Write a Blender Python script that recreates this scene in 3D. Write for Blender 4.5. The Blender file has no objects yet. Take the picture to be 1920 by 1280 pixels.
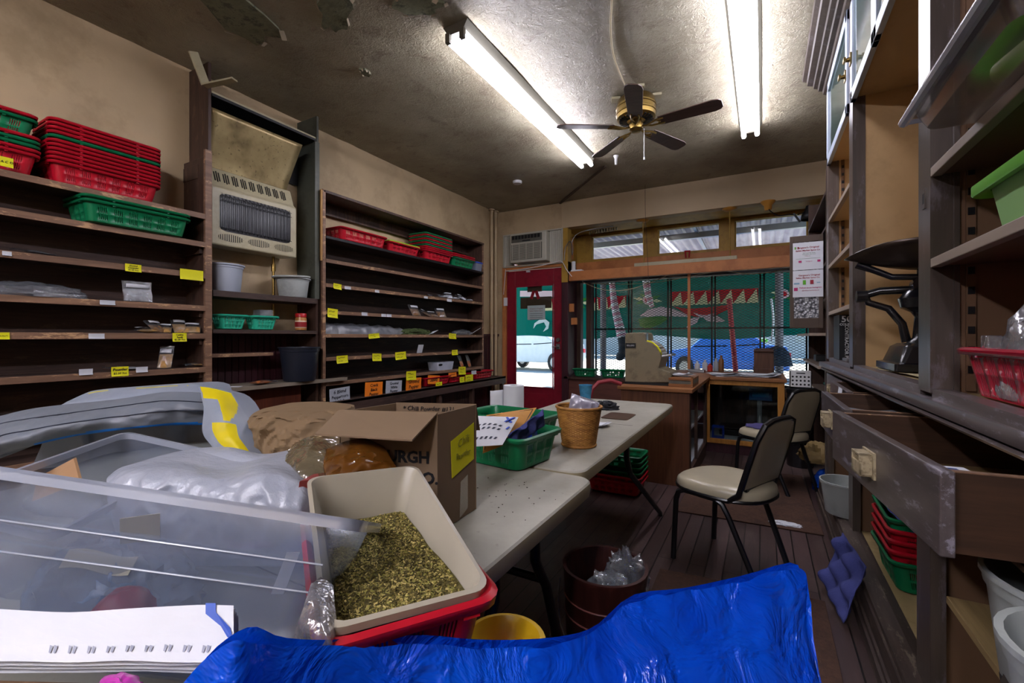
import bpy, math, random
from mathutils import Vector, Matrix, Euler, noise
from math import sin, cos, pi, radians, sqrt, atan2
rng = random.Random(11)
SC = bpy.context.scene
COL = SC.collection
H, F, CU, CV = 1.22, 840.0, 960.0, 632.0
TH = math.atan(470 / F)
cT, sT = cos(TH), sin(TH)

def at(u, v, X=None, Y=None, z=None, d=None):
    """point of the room seen at photograph pixel (u, v) on a known plane"""
    a, b = (u - CU) / F, (CV - v) / F
    r = Vector((a * cT - sT, a * sT + cT, b))
    k = X / r.x if X is not None else Y / r.y if Y is not None else (z - H) / r.z if z is not None else d
    return Vector((r.x * k, r.y * k, H + r.z * k))

# ---------------------------------------------------------------- meshes
def wmat(o):
    m = o.matrix_basis.copy()
    while o.parent:
        o = o.parent
        m = o.matrix_basis @ m
    return m

class MB:
    def __init__(s):
        s.v, s.f, s.m = [], [], []
    def add(s, vs, fs, mi=0, M=None):
        b = len(s.v)
        s.v += [M @ Vector(p) for p in vs] if M else [Vector(p) for p in vs]
        for f in fs:
            s.f.append(tuple(b + i for i in f)); s.m.append(mi)
        return s
    def box(s, x0, x1, y0, y1, z0, z1, mi=0, M=None):
        vs = [(x, y, z) for z in (z0, z1) for y in (y0, y1) for x in (x0, x1)]
        return s.add(vs, [(0, 2, 3, 1), (4, 5, 7, 6), (0, 1, 5, 4), (2, 6, 7, 3), (0, 4, 6, 2), (1, 3, 7, 5)], mi, M)
    def bar(s, p, q, w, h, mi=0, up=(0, 0, 1)):
        """a square bar from p to q, w wide and h high"""
        p, q = Vector(p), Vector(q); d = (q - p); L = d.length; d.normalize()
        x = d.cross(Vector(up))
        if x.length < 1e-4: x = d.cross(Vector((1, 0, 0)))
        x.normalize(); z = x.cross(d)
        M = Matrix((( x.x, d.x, z.x, p.x), (x.y, d.y, z.y, p.y), (x.z, d.z, z.z, p.z), (0, 0, 0, 1)))
        return s.box(-w / 2, w / 2, 0, L, -h / 2, h / 2, mi, M)
    def loft(s, loops, mi=0, cap0=True, cap1=True, closed=True):
        b = len(s.v); n = len(loops[0])
        for l in loops: s.v += [Vector(p) for p in l]
        for i in range(len(loops) - 1):
            for j in range(n if closed else n - 1):
                k = (j + 1) % n
                s.f.append((b + i * n + j, b + i * n + k, b + (i + 1) * n + k, b + (i + 1) * n + j)); s.m.append(mi)
        if cap0: s.f.append(tuple(b + j for j in reversed(range(n)))); s.m.append(mi)
        if cap1: s.f.append(tuple(b + (len(loops) - 1) * n + j for j in range(n))); s.m.append(mi)
        return s
    def tube(s, pts, r, n=6, mi=0, closed=False):
        pts = [Vector(p) for p in pts]; loops = []; x = None; N = len(pts)
        rr = r if isinstance(r, (list, tuple)) else [r] * N
        for i, p in enumerate(pts):
            a = pts[i - 1] if i or closed else p
            c = pts[(i + 1) % N] if i < N - 1 or closed else p
            t = (c - a)
            if t.length < 1e-9: t = Vector((0, 0, 1))
            t.normalize()
            if x is None:
                x = t.cross(Vector((0, 0, 1)))
                if x.length < 1e-3: x = t.cross(Vector((1, 0, 0)))
            else: x = x - t * x.dot(t)
            if x.length < 1e-6: x = t.orthogonal()
            x.normalize(); y = t.cross(x)
            loops.append([p + (x * cos(2 * pi * k / n) + y * sin(2 * pi * k / n)) * rr[i] for k in range(n)])
        if closed: loops.append(loops[0])
        return s.loft(loops, mi, not closed, not closed)
    def cyl(s, p, q, r, r2=None, n=16, mi=0):
        return s.tube([p, q], [r, r if r2 is None else r2], n, mi)
    def lathe(s, prof, n=24, c=(0, 0, 0), mi=0, M=None, cap0=True, cap1=True, sq=1.0):
        loops = [[Vector((c[0] + r * cos(2 * pi * k / n), c[1] + r * sq * sin(2 * pi * k / n), c[2] + z)) for k in range(n)] for r, z in prof]
        if M: loops = [[M @ p for p in l] for l in loops]
        return s.loft(loops, mi, cap0, cap1)
    def prism(s, poly, z0, z1, mi=0, M=None):
        a = [Vector((x, y, z0)) for x, y in poly]; b = [Vector((x, y, z1)) for x, y in poly]
        if M: a = [M @ p for p in a]; b = [M @ p for p in b]
        return s.loft([a, b], mi)
    def grid(s, nu, nv, fn, mi=0):
        b = len(s.v)
        for j in range(nv + 1):
            for i in range(nu + 1): s.v.append(Vector(fn(i / nu, j / nv)))
        for j in range(nv):
            for i in range(nu):
                a = b + j * (nu + 1) + i
                s.f.append((a, a + 1, a + nu + 2, a + nu + 1)); s.m.append(mi)
        return s
    def poly(s, pts, mi=0):
        return s.add(pts, [tuple(range(len(pts)))], mi)
    def mesh(s, name, mats, off=None, smooth=None, M=None):
        me = bpy.data.meshes.new(name)
        vs = [M @ p for p in s.v] if M else s.v
        if off is not None: vs = [p - off for p in vs]
        me.from_pydata([tuple(p) for p in vs], [], s.f)
        for m in mats if isinstance(mats, (list, tuple)) else [mats]: me.materials.append(m)
        me.polygons.foreach_set('material_index', s.m)
        if smooth:
            me.polygons.foreach_set('use_smooth', [True] * len(s.f))
            me.update()
            me.set_sharp_from_angle(angle=radians(smooth))
        me.update()
        return me

def link(name, me, parent=None):
    o = bpy.data.objects.new(name, me); COL.objects.link(o)
    if parent: o.parent = parent
    return o

def part(name, mb, mats, parent=None, smooth=None, bevel=0, solid=0, label=None, sub=0):
    """one mesh object; a part is given in the same frame its parent stands in"""
    if parent:
        o = link(name, mb.mesh(name, mats, M=wmat(parent).inverted(), smooth=smooth), parent)
    else:
        xs = [p.x for p in mb.v]; ys = [p.y for p in mb.v]; zs = [p.z for p in mb.v]
        off = Vector(((min(xs) + max(xs)) / 2, (min(ys) + max(ys)) / 2, min(zs)))
        o = link(name, mb.mesh(name, mats, off=off, smooth=smooth)); o.location = off
    if solid:
        m = o.modifiers.new('solid', 'SOLIDIFY'); m.thickness = solid; m.offset = 0
    if sub:
        m = o.modifiers.new('sub', 'SUBSURF'); m.levels = m.render_levels = sub
    if bevel:
        m = o.modifiers.new('bevel', 'BEVEL'); m.width = bevel; m.segments = 2; m.limit_method = 'ANGLE'; m.angle_limit = radians(40)
    if label: o['label'] = label
    return o

def tag(o, label, cat, group=None):
    o['label'] = label; o['category'] = cat
    if group: o['group'] = group
    return o

def thing(name, label, cat, loc=(0, 0, 0), group=None, rotz=0):
    o = bpy.data.objects.new(name, None); COL.objects.link(o)
    o.empty_display_size = .05
    o.location = loc; o.rotation_euler = (0, 0, rotz)
    return tag(o, label, cat, group)

def struct(name, mb, mats, parent=None, smooth=None, bevel=0):
    o = part(name, mb, mats, parent, smooth, bevel)
    if not parent: o['kind'] = 'structure'
    return o

def dup(root, loc, rot=None, label=None, group=None, scale=None):
    r = root.copy(); COL.objects.link(r); r.location = loc
    if rot is not None: r.rotation_euler = rot if isinstance(rot, (tuple, list, Euler)) else (0, 0, rot)
    if scale: r.scale = scale if isinstance(scale, (tuple, list)) else (scale,) * 3
    if label: r['label'] = label
    if group: r['group'] = group
    for ch in root.children:
        c = ch.copy(); COL.objects.link(c); c.parent = r
        for g in ch.children:
            e = g.copy(); COL.objects.link(e); e.parent = c
    return r

def place(o, loc, rot=0, first=[]):
    o.location = loc; o.rotation_euler = rot if isinstance(rot, (tuple, list, Euler)) else (0, 0, rot)
    return o

def frame(o, x, y):
    """matrix with origin o, x axis x, y axis near y"""
    x = Vector(x).normalized(); z = x.cross(Vector(y)).normalized(); y = z.cross(x); o = Vector(o)
    return Matrix(((x.x, y.x, z.x, o.x), (x.y, y.y, z.y, o.y), (x.z, y.z, z.z, o.z), (0, 0, 0, 1)))

def rrect(w, l, r, n=4, cx=0, cy=0):
    """rounded rectangle outline"""
    pts = []
    for sx, sy, a0 in ((1, 1, 0), (-1, 1, pi / 2), (-1, -1, pi), (1, -1, 1.5 * pi)):
        for k in range(n + 1):
            a = a0 + pi / 2 * k / n
            pts.append((cx + sx * (w / 2 - r) + r * cos(a), cy + sy * (l / 2 - r) + r * sin(a)))
    return pts

def tub(mb, levels, r, n=4, mi=0, M=None, cap0=True, cap1=True):
    """open box lofted through rounded rectangles (w, l, z)"""
    loops = [[Vector((x, y, z)) for x, y in rrect(w, l, max(.001, r + min(0, 0)), n)] for w, l, z in levels]
    if M: loops = [[M @ p for p in q] for q in loops]
    return mb.loft(loops, mi, cap0, cap1)

def nz(p, s=1.0, seed=0.0):
    return noise.noise(Vector((p[0] * s + seed, p[1] * s + seed * 1.7, p[2] * s - seed)))

def crumple(p, s, amp, seed=0.0):
    """faceted displacement like crumpled film"""
    q = Vector((p[0] * s + seed, p[1] * s - seed, p[2] * s + seed * .5))
    a = noise.noise(q); b = noise.noise(q * 2.1 + Vector((3, 1, 7))); c = noise.noise(q * 4.3)
    return amp * ((1 - 2.4 * abs(a)) + .5 * (1 - 2.4 * abs(b)) + .22 * c)

def blob(mb, c, size, nu=28, nv=18, s=8, amp=.15, seed=0, flat=.25, mi=0, M=None, fn=None):
    """crumpled closed lump resting on its flat underside"""
    cx, cy, cz = c
    def f(u, v):
        a = 2 * pi * u; t = pi * v
        d = Vector((sin(t) * cos(a), sin(t) * sin(a), cos(t)))
        k = 1 + crumple(d, s / 4, amp, seed)
        p = Vector((d.x * size[0] / 2 * k, d.y * size[1] / 2 * k, d.z * size[2] / 2 * k))
        z = max(p.z, -size[2] * (.5 - flat)) + size[2] * (.5 - flat)
        p = Vector((cx + p.x, cy + p.y, cz + z))
        if fn: p = fn(p)
        return M @ p if M else p
    return mb.grid(nu, nv, f, mi)

# ---------------------------------------------------------------- writing
def text_mb(s, size=.03, mi=0, M=None, depth=.0006, align='CENTER', mb=None, bold=0, shear=0, jit=0, sp=1.0):
    cu = bpy.data.curves.new('lettering', 'FONT')
    cu.body = s; cu.size = size; cu.align_x = align; cu.align_y = 'CENTER'; cu.extrude = depth; cu.offset = bold; cu.shear = shear
    cu.resolution_u = 2; cu.space_character = sp
    o = bpy.data.objects.new('lettering', cu); COL.objects.link(o)
    bpy.context.view_layer.update()
    me = bpy.data.meshes.new_from_object(o.evaluated_get(bpy.context.evaluated_depsgraph_get()))
    mb = mb or MB()
    vs = [v.co.copy() for v in me.vertices]
    if jit: vs = [Vector((p.x, p.y + jit * size * sin(p.x / size * 1.7) + jit * .6 * size * sin(p.x / size * 4.1), p.z)) for p in vs]
    mb.add(vs, [tuple(p.vertices) for p in me.polygons], mi, M)
    bpy.data.objects.remove(o); bpy.data.curves.remove(cu); bpy.data.meshes.remove(me)
    return mb

# ---------------------------------------------------------------- materials
def lin(c):
    if isinstance(c, str):
        c = c.lstrip('#'); c = [int(c[i:i + 2], 16) for i in (0, 2, 4)]
    return tuple((x / 255 / 12.92) if x / 255 <= .04045 else ((x / 255 + .055) / 1.055) ** 2.4 for x in c) + (1,)

class NT:
    def __init__(s, name):
        s.mat = bpy.data.materials.new(name); s.mat.use_nodes = True
        s.t = s.mat.node_tree; s.n = s.t.nodes; s.l = s.t.links
        s.b = s.n['Principled BSDF']; s.out = s.n['Material Output']
        s._c = None
    def node(s, ty, **kw):
        n = s.n.new(ty)
        for k, v in kw.items():
            if k in n.inputs: n.inputs[k].default_value = v
            else: setattr(n, k, v)
        return n
    def ln(s, a, b): s.l.new(a, b)
    def coord(s, scale=(1, 1, 1), kind='Object', loc=(0, 0, 0), rot=(0, 0, 0)):
        if not s._c: s._c = s.node('ShaderNodeTexCoord')
        m = s.node('ShaderNodeMapping'); m.inputs['Scale'].default_value = scale; m.inputs['Location'].default_value = loc; m.inputs['Rotation'].default_value = rot
        s.ln(s._c.outputs[kind], m.inputs[0]); return m.outputs[0]
    def noise(s, scale, vec=None, detail=3, rough=.6, dist=0):
        n = s.node('ShaderNodeTexNoise'); n.inputs['Scale'].default_value = scale; n.inputs['Detail'].default_value = detail
        n.inputs['Roughness'].default_value = rough; n.inputs['Distortion'].default_value = dist
        s.ln(vec if vec is not None else s.coord(), n.inputs['Vector']); return n.outputs[0]
    def ramp(s, fac, stops):
        r = s.node('ShaderNodeValToRGB'); e = r.color_ramp.elements
        while len(e) < len(stops): e.new(.5)
        for i, (p, c) in enumerate(stops):
            e[i].position = p; e[i].color = c if len(c) == 4 else tuple(c) + (1,)
        s.ln(fac, r.inputs[0]); return r.outputs[0]
    def mix(s, fac, a, b, bt='MIX'):
        m = s.node('ShaderNodeMix', data_type='RGBA', blend_type=bt)
        for k, x in ((0, fac), (6, a), (7, b)):
            if isinstance(x, (int, float, tuple)): m.inputs[k].default_value = x
            else: s.ln(x, m.inputs[k])
        return m.outputs[2]
    def math(s, op, a, b=0):
        m = s.node('ShaderNodeMath', operation=op)
        for k, x in ((0, a), (1, b)):
            if isinstance(x, (int, float)): m.inputs[k].default_value = x
            else: s.ln(x, m.inputs[k])
        return m.outputs[0]
    def bump(s, h, strength=.3, dist=.01):
        b = s.node('ShaderNodeBump'); b.inputs['Strength'].default_value = strength; b.inputs['Distance'].default_value = dist
        s.ln(h, b.inputs['Height']); s.ln(b.outputs[0], s.b.inputs['Normal']); return b.outputs[0]
    def col(s, c):
        if isinstance(c, tuple): s.b.inputs['Base Color'].default_value = c
        else: s.ln(c, s.b.inputs['Base Color'])
    def set(s, rough=.5, metal=0, spec=.5, trans=0, ior=1.45, alpha=1, coat=0):
        for k, v in (('Roughness', rough), ('Metallic', metal), ('Specular IOR Level', spec), ('Transmission Weight', trans), ('IOR', ior), ('Alpha', alpha), ('Coat Weight', coat)):
            s.b.inputs[k].default_value = v
        return s

def mk(name, c, rough=.5, var=.12, scale=6, metal=0, bump=0, bscale=40, spec=.4, coat=0, dirt=None, dirt_amt=.5, dscale=5, axis=None):
    """painted / plastic / cloth surface with soft mottling and optional worn patches"""
    t = NT(name); t.set(rough, metal, spec, coat=coat)
    b = lin(c); lo = tuple(x * (1 - var) for x in b[:3]) + (1,); hi = tuple(min(1, x * (1 + var)) for x in b[:3]) + (1,)
    v = t.coord(axis) if axis else None
    col = t.ramp(t.noise(scale, v), [(.3, lo), (.7, hi)])
    if dirt is not None:
        k = t.ramp(t.noise(dscale, v, 6, .7), [(.5, (0, 0, 0)), (.62, (1, 1, 1))])
        col = t.mix(t.math('MULTIPLY', k, dirt_amt), col, lin(dirt))
    t.col(col)
    if bump: t.bump(t.noise(bscale, v, 5, .6), bump, .01)
    return t.mat

def wood(name, c1, c2, axis='y', rough=.45, scale=6, stretch=14, spec=.4, bump=.15, wear=None, wear_amt=.6, wscale=9):
    """grained wood running along an axis"""
    t = NT(name); t.set(rough, 0, spec)
    sc = {'x': (1, stretch, stretch), 'y': (stretch, 1, stretch), 'z': (stretch, stretch, 1)}[axis]
    v = t.coord(tuple(x * .35 for x in sc))
    n1 = t.noise(scale * .5, v, 5, .65, .9); n2 = t.noise(scale * 3, v, 3, .6)
    f = t.math('ADD', t.math('MULTIPLY', n1, .7), t.math('MULTIPLY', n2, .3))
    col = t.ramp(f, [(.35, lin(c1)), (.52, tuple((a + b) / 2 for a, b in zip(lin(c1), lin(c2)))), (.66, lin(c2))])
    if wear:
        w2 = t.coord(tuple(x ** .5 for x in sc))
        k = t.ramp(t.noise(wscale, w2, 7, .75), [(.56, (0, 0, 0)), (.62, (1, 1, 1))])
        col = t.mix(t.math('MULTIPLY', k, wear_amt), col, lin(wear))
    t.col(col)
    if bump: t.bump(f, bump, .004)
    return t.mat

def clear(name, tint='#ffffff', gloss=.12, haze=0.0, hazecol='#e8ecf0', rough=.12, bump=0, bscale=30, facing=.55):
    """thin clear film or pane: see-through with highlights, some milky haze"""
    t = NT(name); t.n.remove(t.b)
    tr = t.node('ShaderNodeBsdfTransparent'); tr.inputs[0].default_value = lin(tint)
    gl = t.node('ShaderNodeBsdfGlossy'); gl.inputs['Roughness'].default_value = rough; gl.inputs[0].default_value = (1, 1, 1, 1)
    lw = t.node('ShaderNodeLayerWeight'); lw.inputs[0].default_value = facing
    if bump:
        b = t.node('ShaderNodeBump'); b.inputs['Strength'].default_value = bump; b.inputs['Distance'].default_value = .02
        t.ln(t.noise(bscale, None, 3, .6), b.inputs['Height'])
        t.ln(b.outputs[0], gl.inputs['Normal']); t.ln(b.outputs[0], lw.inputs['Normal'])
    base = tr.outputs[0]
    if haze:
        d = t.node('ShaderNodeBsdfDiffuse'); d.inputs[0].default_value = lin(hazecol)
        d2 = t.node('ShaderNodeBsdfTranslucent'); d2.inputs[0].default_value = lin(hazecol)
        m0 = t.node('ShaderNodeMixShader'); m0.inputs[0].default_value = .4
        t.ln(d.outputs[0], m0.inputs[1]); t.ln(d2.outputs[0], m0.inputs[2])
        m1 = t.node('ShaderNodeMixShader'); m1.inputs[0].default_value = haze
        t.ln(base, m1.inputs[1]); t.ln(m0.outputs[0], m1.inputs[2]); base = m1.outputs[0]
    k = t.math('POWER', lw.outputs['Facing'], 2.5); k = t.math('ADD', t.math('MULTIPLY', k, min(.8, gloss * 2.2)), gloss * .28)
    m = t.node('ShaderNodeMixShader'); t.ln(k, m.inputs[0]); t.ln(base, m.inputs[1]); t.ln(gl.outputs[0], m.inputs[2])
    t.ln(m.outputs[0], t.out.inputs[0])
    return t.mat

def glow(name, c, strength):
    t = NT(name); t.b.inputs['Base Color'].default_value = lin(c)
    t.b.inputs['Emission Color'].default_value = lin(c); t.b.inputs['Emission Strength'].default_value = strength
    return t.mat
# ================================================================ materials
M_wall = mk('tan_wall_paint', '#ae9978', .6, .07, 2, bump=.12, bscale=25, dirt='#6f5a3c', dirt_amt=.3, dscale=1.6)
M_head = mk('tan_header_paint', '#a99576', .55, .06, 2, bump=.05)
M_ochre = mk('ochre_woodwork', '#9c7a2e', .5, .15, 3, dirt='#6a4a1c', dirt_amt=.5, dscale=4)
M_orange = mk('orange_woodwork', '#b0703f', .5, .12, 4, dirt='#8a4d28', dirt_amt=.4, dscale=5)
M_red = mk('dark_red_door_paint', '#7a1526', .4, .1, 4, dirt='#4a0c16', dirt_amt=.4)
M_maroon = wood('maroon_beadboard', '#2c1417', '#45202a', 'z', .5)
M_dark = wood('dark_stained_wood', '#2a1f1b', '#4c3a33', 'y', .5, wear='#6d5648', wear_amt=.25, wscale=5)
M_darkz = wood('dark_stained_upright', '#2b1e18', '#523b30', 'z', .5, wear='#7a5f4a', wear_amt=.3, wscale=5)
M_edge = wood('worn_shelf_edge', '#5f4738', '#86664f', 'y', .5, wear='#cfa67a', wear_amt=.6, wscale=6)
M_black = mk('black_painted_metal', '#0d0d0f', .45, .2)
M_white = mk('white_plastic', '#c9cacb', .4, .05)
M_cream = mk('cream_enamel', '#a9a184', .35, .06, 5, dirt='#7d7457', dirt_amt=.3)
M_steel = mk('dull_steel', '#8b8b8e', .35, .1, metal=.9)
M_brass = mk('antique_brass', '#8c7440', .3, .15, metal=1)
M_wire = mk('cream_wire', '#b9ac8c', .5, .08)
M_yellow = mk('yellow_card', '#d2cf12', .6, .06)
M_ink = mk('black_marker_ink', '#101014', .6, .1)
M_paper = mk('white_paper', '#cdd0d6', .7, .04)

def ceiling_mat():
    t = NT('peeling_ceiling_paint'); t.set(.42, 0, .5)
    n1 = t.noise(1.2, None, 5, .6); n2 = t.noise(7, None, 6, .7, .6); n3 = t.noise(34, None, 5, .7, 1.2)
    col = t.ramp(n1, [(.3, lin('#7f7462')), (.5, lin('#989079')), (.7, lin('#b0aa94'))])
    k = t.ramp(n2, [(.56, (0, 0, 0)), (.66, (1, 1, 1))])
    col = t.mix(t.math('MULTIPLY', k, .45), col, lin('#5d4c3e'))
    t.col(col)
    h = t.math('ADD', t.math('MULTIPLY', n2, .9), t.math('MULTIPLY', n3, .55))
    t.bump(h, .8, .035)
    return t.mat
M_ceil = ceiling_mat()
M_patch = mk('bare_grey_plaster', '#7d8068', .8, .35, 12, bump=.6, bscale=14, dirt='#3d4038', dirt_amt=.8, dscale=12)
M_flake = mk('curled_paint_flake', '#a5977f', .5, .1)

def floor_mat():
    t = NT('worn_dark_floorboards'); t.set(.38, 0, .5)
    v = t.coord((1, 1, 1), rot=(0, 0, pi / 2))
    br = t.node('ShaderNodeTexBrick'); br.offset = .37; br.squash = 1
    for k, x in (('Scale', 1.0), ('Mortar Size', .0035), ('Brick Width', 2.3), ('Row Height', .083), ('Mortar Smooth', .2), ('Bias', 0)): br.inputs[k].default_value = x
    br.inputs['Color1'].default_value = lin('#41322f'); br.inputs['Color2'].default_value = lin('#6b5857'); br.inputs['Mortar'].default_value = lin('#100b0a')
    t.ln(v, br.inputs['Vector'])
    g = t.noise(5, t.coord((9, .6, 1)), 6, .7, .5)
    col = t.mix(.6, br.outputs[0], t.ramp(g, [(.3, lin('#1f1615')), (.55, lin('#5b4744')), (.75, lin('#8d7a70'))]), 'OVERLAY')
    w = t.ramp(t.noise(1.7, t.coord((1.6, .7, 1)), 6, .7), [(.5, (0, 0, 0)), (.66, (1, 1, 1))])
    col = t.mix(t.math('MULTIPLY', w, .3), col, lin('#7d6d66'))
    t.col(col)
    t.bump(t.math('ADD', t.math('MULTIPLY', br.outputs['Fac'], -1.0), t.math('MULTIPLY', g, .5)), .5, .006)
    return t.mat
M_floor = floor_mat()

# ================================================================ shell
XL, XR, YB, YF, CZ = -3.73, .88, 6.17, -6.2, 3.22
mb = MB(); mb.box(XL - .1, XR + .1, YF - .1, 6.85, -.08, 0)
struct('floor', mb, M_floor)
mb = MB()
nx, ny = 60, 150
def cz(u, v):
    x = XL - .05 + u * (XR - XL + .1); y = YF - .05 + v * (YB + .1 - YF)
    e = min(1, 6 * min(u, 1 - u, v, 1 - v) + .05)
    return (x, y, CZ - .004 + e * (.012 * nz((x, y, 0), 1.3, 4) + .004 * nz((x, y, 0), 5, 2)))
mb.grid(nx, ny, cz)
mb.box(XL - .05, XR + .05, YF - .05, YB + .6, CZ + .03, CZ + .1)
# bare plaster where the paint has come away, with curled rims
def flake_patch(cx, cy, rx, ry, seed, rot=0):
    pts = []
    for k in range(26):
        a = 2 * pi * k / 26; r = 1 + .55 * noise.noise(Vector((cos(a) * 1.6 + seed, sin(a) * 1.6, seed)))
        x, y = rx * r * cos(a), ry * r * sin(a)
        pts.append((cx + x * cos(rot) - y * sin(rot), cy + x * sin(rot) + y * cos(rot)))
    mb.prism(pts, CZ - .018, CZ + .01, 1)
    for k in range(26):
        if (k * 7 + int(seed)) % 4 == 1:
            p, q = pts[k], pts[(k + 1) % 26]
            o = [(p[0] + (p[0] - cx) * .12, p[1] + (p[1] - cy) * .12), (q[0] + (q[0] - cx) * .12, q[1] + (q[1] - cy) * .12)]
            h = .004 + .014 * rng.random()
            mb.poly([(p[0], p[1], CZ - .02 - h * .5), (q[0], q[1], CZ - .02 - h), (o[1][0], o[1][1], CZ - .012), (o[0][0], o[0][1], CZ - .012)], 2)
flake_patch(-2.78, 1.53, .17, .36, 3, .5)
flake_patch(-2.28, 1.86, .2, .09, 8, -.6)
flake_patch(-1.81, 2.05, .15, .075, 5, .45)
flake_patch(-2.6, 2.4, .03, .05, 9)
struct('ceiling', mb, [M_ceil, M_patch, M_flake], smooth=35)

def wl(u, v):
    y = YF + u * (YB - YF); z = v * CZ
    b = .012 * max(0, nz((0, y, z), 2.2, 9)) + (.02 * max(0, nz((0, y, z), 6, 3) - .1) if z > 2.3 else 0)
    return (XL + b, y, z)
mb = MB(); mb.grid(200, 60, wl); mb.box(XL - .12, XL - .02, YF, YB + .1, 0, CZ)
struct('wall_left', mb, M_wall, smooth=30)
mb = MB(); mb.box(XR, XR + .1, YF, 6.9, 0, CZ); struct('wall_right', mb, M_wall)
mb = MB(); mb.box(XL, XR, YF - .1, YF, 0, CZ); struct('wall_behind', mb, M_wall)
# the street wall: door opening, air conditioner opening and the window bay
mb = MB()
mb.box(XL - .1, -3.58, YB, YB + .14, 0, CZ)
mb.box(-3.58, -2.56, YB, YB + .14, 2.83, CZ)
mb.box(.62, XR + .05, YB, YB + .14, 0, CZ)
struct('wall_street', mb, M_wall)
mb = MB(); mb.box(-2.6, XR, YB - .03, YB + .12, 2.83, CZ); 
struct('trim_1', mb, M_head, bevel=.006)                       # boxed header over the bay
mb = MB(); mb.box(-2.62, .66, YB + .12, 6.98, 2.835, 2.9); struct('trim_2', mb, M_ochre)   # soffit
# bay cheeks with framed orange panels
for i, (x, s) in enumerate(((-2.62, 1), (.62, -1))):
    mb = MB(); mb.box(x - .03 if s > 0 else x, x if s > 0 else x + .03, YB + .1, 6.9, 0, 2.85, 0)
    xx = x if s > 0 else x - .02
    mb.box(xx, xx + .02, YB + .1, YB + .2, 2.36, 2.84, 0); mb.box(xx, xx + .02, 6.66, 6.8, 2.36, 2.84, 0)
    mb.box(xx, xx + .02, YB + .2, 6.66, 2.36, 2.44, 0); mb.box(xx, xx + .02, YB + .2, 6.66, 2.78, 2.84, 0)
    mb.box(xx, xx + .008, YB + .2, 6.66, 2.44, 2.78, 1)
    mb.box(xx, xx + .025, YB + .1, 6.8, 0, 2.33, 2)
    struct('trim_%d' % (3 + i), mb, [M_ochre, M_orange, M_maroon])
# orange lintel beam across the bay mouth and the deeper transom rail
mb = MB(); mb.box(-2.58, .62, YB + .02, YB + .1, 2.05, 2.19); struct('trim_5', mb, M_orange, bevel=.006)
mb = MB(); mb.box(-2.6, .62, 6.74, 6.9, 2.22, 2.4, 0); mb.box(-2.6, .62, 6.76, 6.9, 2.08, 2.22, 1)
struct('trim_6', mb, [M_orange, M_black], bevel=.004)
mb = MB(); mb.box(-2.6, .62, 6.7, 6.94, .45, .55, 0); mb.box(-2.6, .62, 6.86, 6.94, 0, .45, 1)
struct('trim_7', mb, [M_darkz, M_maroon])
# transom sashes
M_pane = clear('window_glass', '#f4f8f6', .1, rough=.01)
PANES = ((-2.355, -1.542), (-1.342, -.514), (-.329, .5))
mb = MB()
edges = [-2.6, -2.355, -1.542, -1.342, -.514, -.329, .5, .62]
for a, b in ((0, 1), (2, 3), (4, 5), (6, 7)): mb.box(edges[a], edges[b], 6.76, 6.86, 2.4, 2.835)
for a, b in PANES:
    mb.box(a, b, 6.76, 6.86, 2.4, 2.44); mb.box(a, b, 6.76, 6.86, 2.79, 2.835)
    for x0, x1 in ((a, a + .015), (b - .015, b)): mb.box(x0, x1, 6.79, 6.84, 2.44, 2.79)
struct('trim_8', mb, M_ochre, bevel=.003)
for i, (a, b) in enumerate(PANES):
    mb = MB(); mb.box(a, b, 6.805, 6.811, 2.44, 2.79); struct('window_%d' % (i + 1), mb, M_pane)
# display window: dark posts, narrow lite beside the door, wide pane
mb = MB()
for x0, x1 in ((-2.6, -2.53), (-2.44, -2.36), (.54, .62)): mb.box(x0, x1, 6.76, 6.88, .55, 2.1)
struct('trim_9', mb, M_darkz, bevel=.004)
mb = MB(); mb.box(-2.53, -2.44, 6.82, 6.826, .55, 2.1); struct('window_4', mb, M_pane)
mb = MB(); mb.box(-2.36, .54, 6.85, 6.856, .55, 2.1); struct('window_5', mb, M_pane)
# door casing
mb = MB()
mb.box(-3.62, -3.56, YB - .02, YB + .1, 0, 2.33, 0); mb.box(-2.6, -2.5, YB - .02, YB + .12, 0, 2.33, 1)
mb.box(-3.56, -2.5, YB - .02, YB + .1, 2.27, 2.345, 0)
mb.box(-2.6, -2.5, YB - .025, YB + .12, 2.03, 2.83, 2)
struct('trim_10', mb, [M_orange, M_maroon, M_ochre], bevel=.004)
mb = MB(); mb.box(-3.56, -2.6, YB - .03, YB + .2, 0, .02); struct('trim_11', mb, M_darkz)
# the red door
mb = MB(); y0, y1 = 6.19, 6.24
mb.box(-3.555, -3.405, y0, y1, .02, 2.26); mb.box(-2.745, -2.605, y0, y1, .02, 2.26)
mb.box(-3.405, -2.745, y0, y1, 2.02, 2.26); mb.box(-3.405, -2.745, y0, y1, .02, .44)
mb.box(-3.33, -2.82, y0 - .012, y0, .1, .36)
for a in ((-3.405, -3.385, .44, 2.02), (-2.765, -2.745, .44, 2.02), (-3.405, -2.745, .44, .46), (-3.405, -2.745, 2.0, 2.02)):
    mb.box(a[0], a[1], y0 - .01, y0, a[2], a[3])
door = struct('door_1', mb, M_red, bevel=.004)
mb = MB(); mb.box(-3.405, -2.745, 6.212, 6.218, .44, 2.02); struct('pane', mb, M_pane, door)
mb = MB(); mb.cyl((-2.67, y0, 1.18), (-2.67, y0 - .03, 1.18), .033, .028, 20); mb.box(-2.7, -2.64, y0 - .012, y0, 1.04, 1.12)
mb.cyl((-2.67, y0 - .01, 1.08), (-2.67, y0 - .05, 1.08), .012, .012); mb.bar((-2.67, y0 - .05, 1.08), (-2.75, y0 - .055, 1.075), .014, .014)
part('door_lock', mb, M_steel, door, 40, label='tarnished steel door lock and lever')
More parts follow.
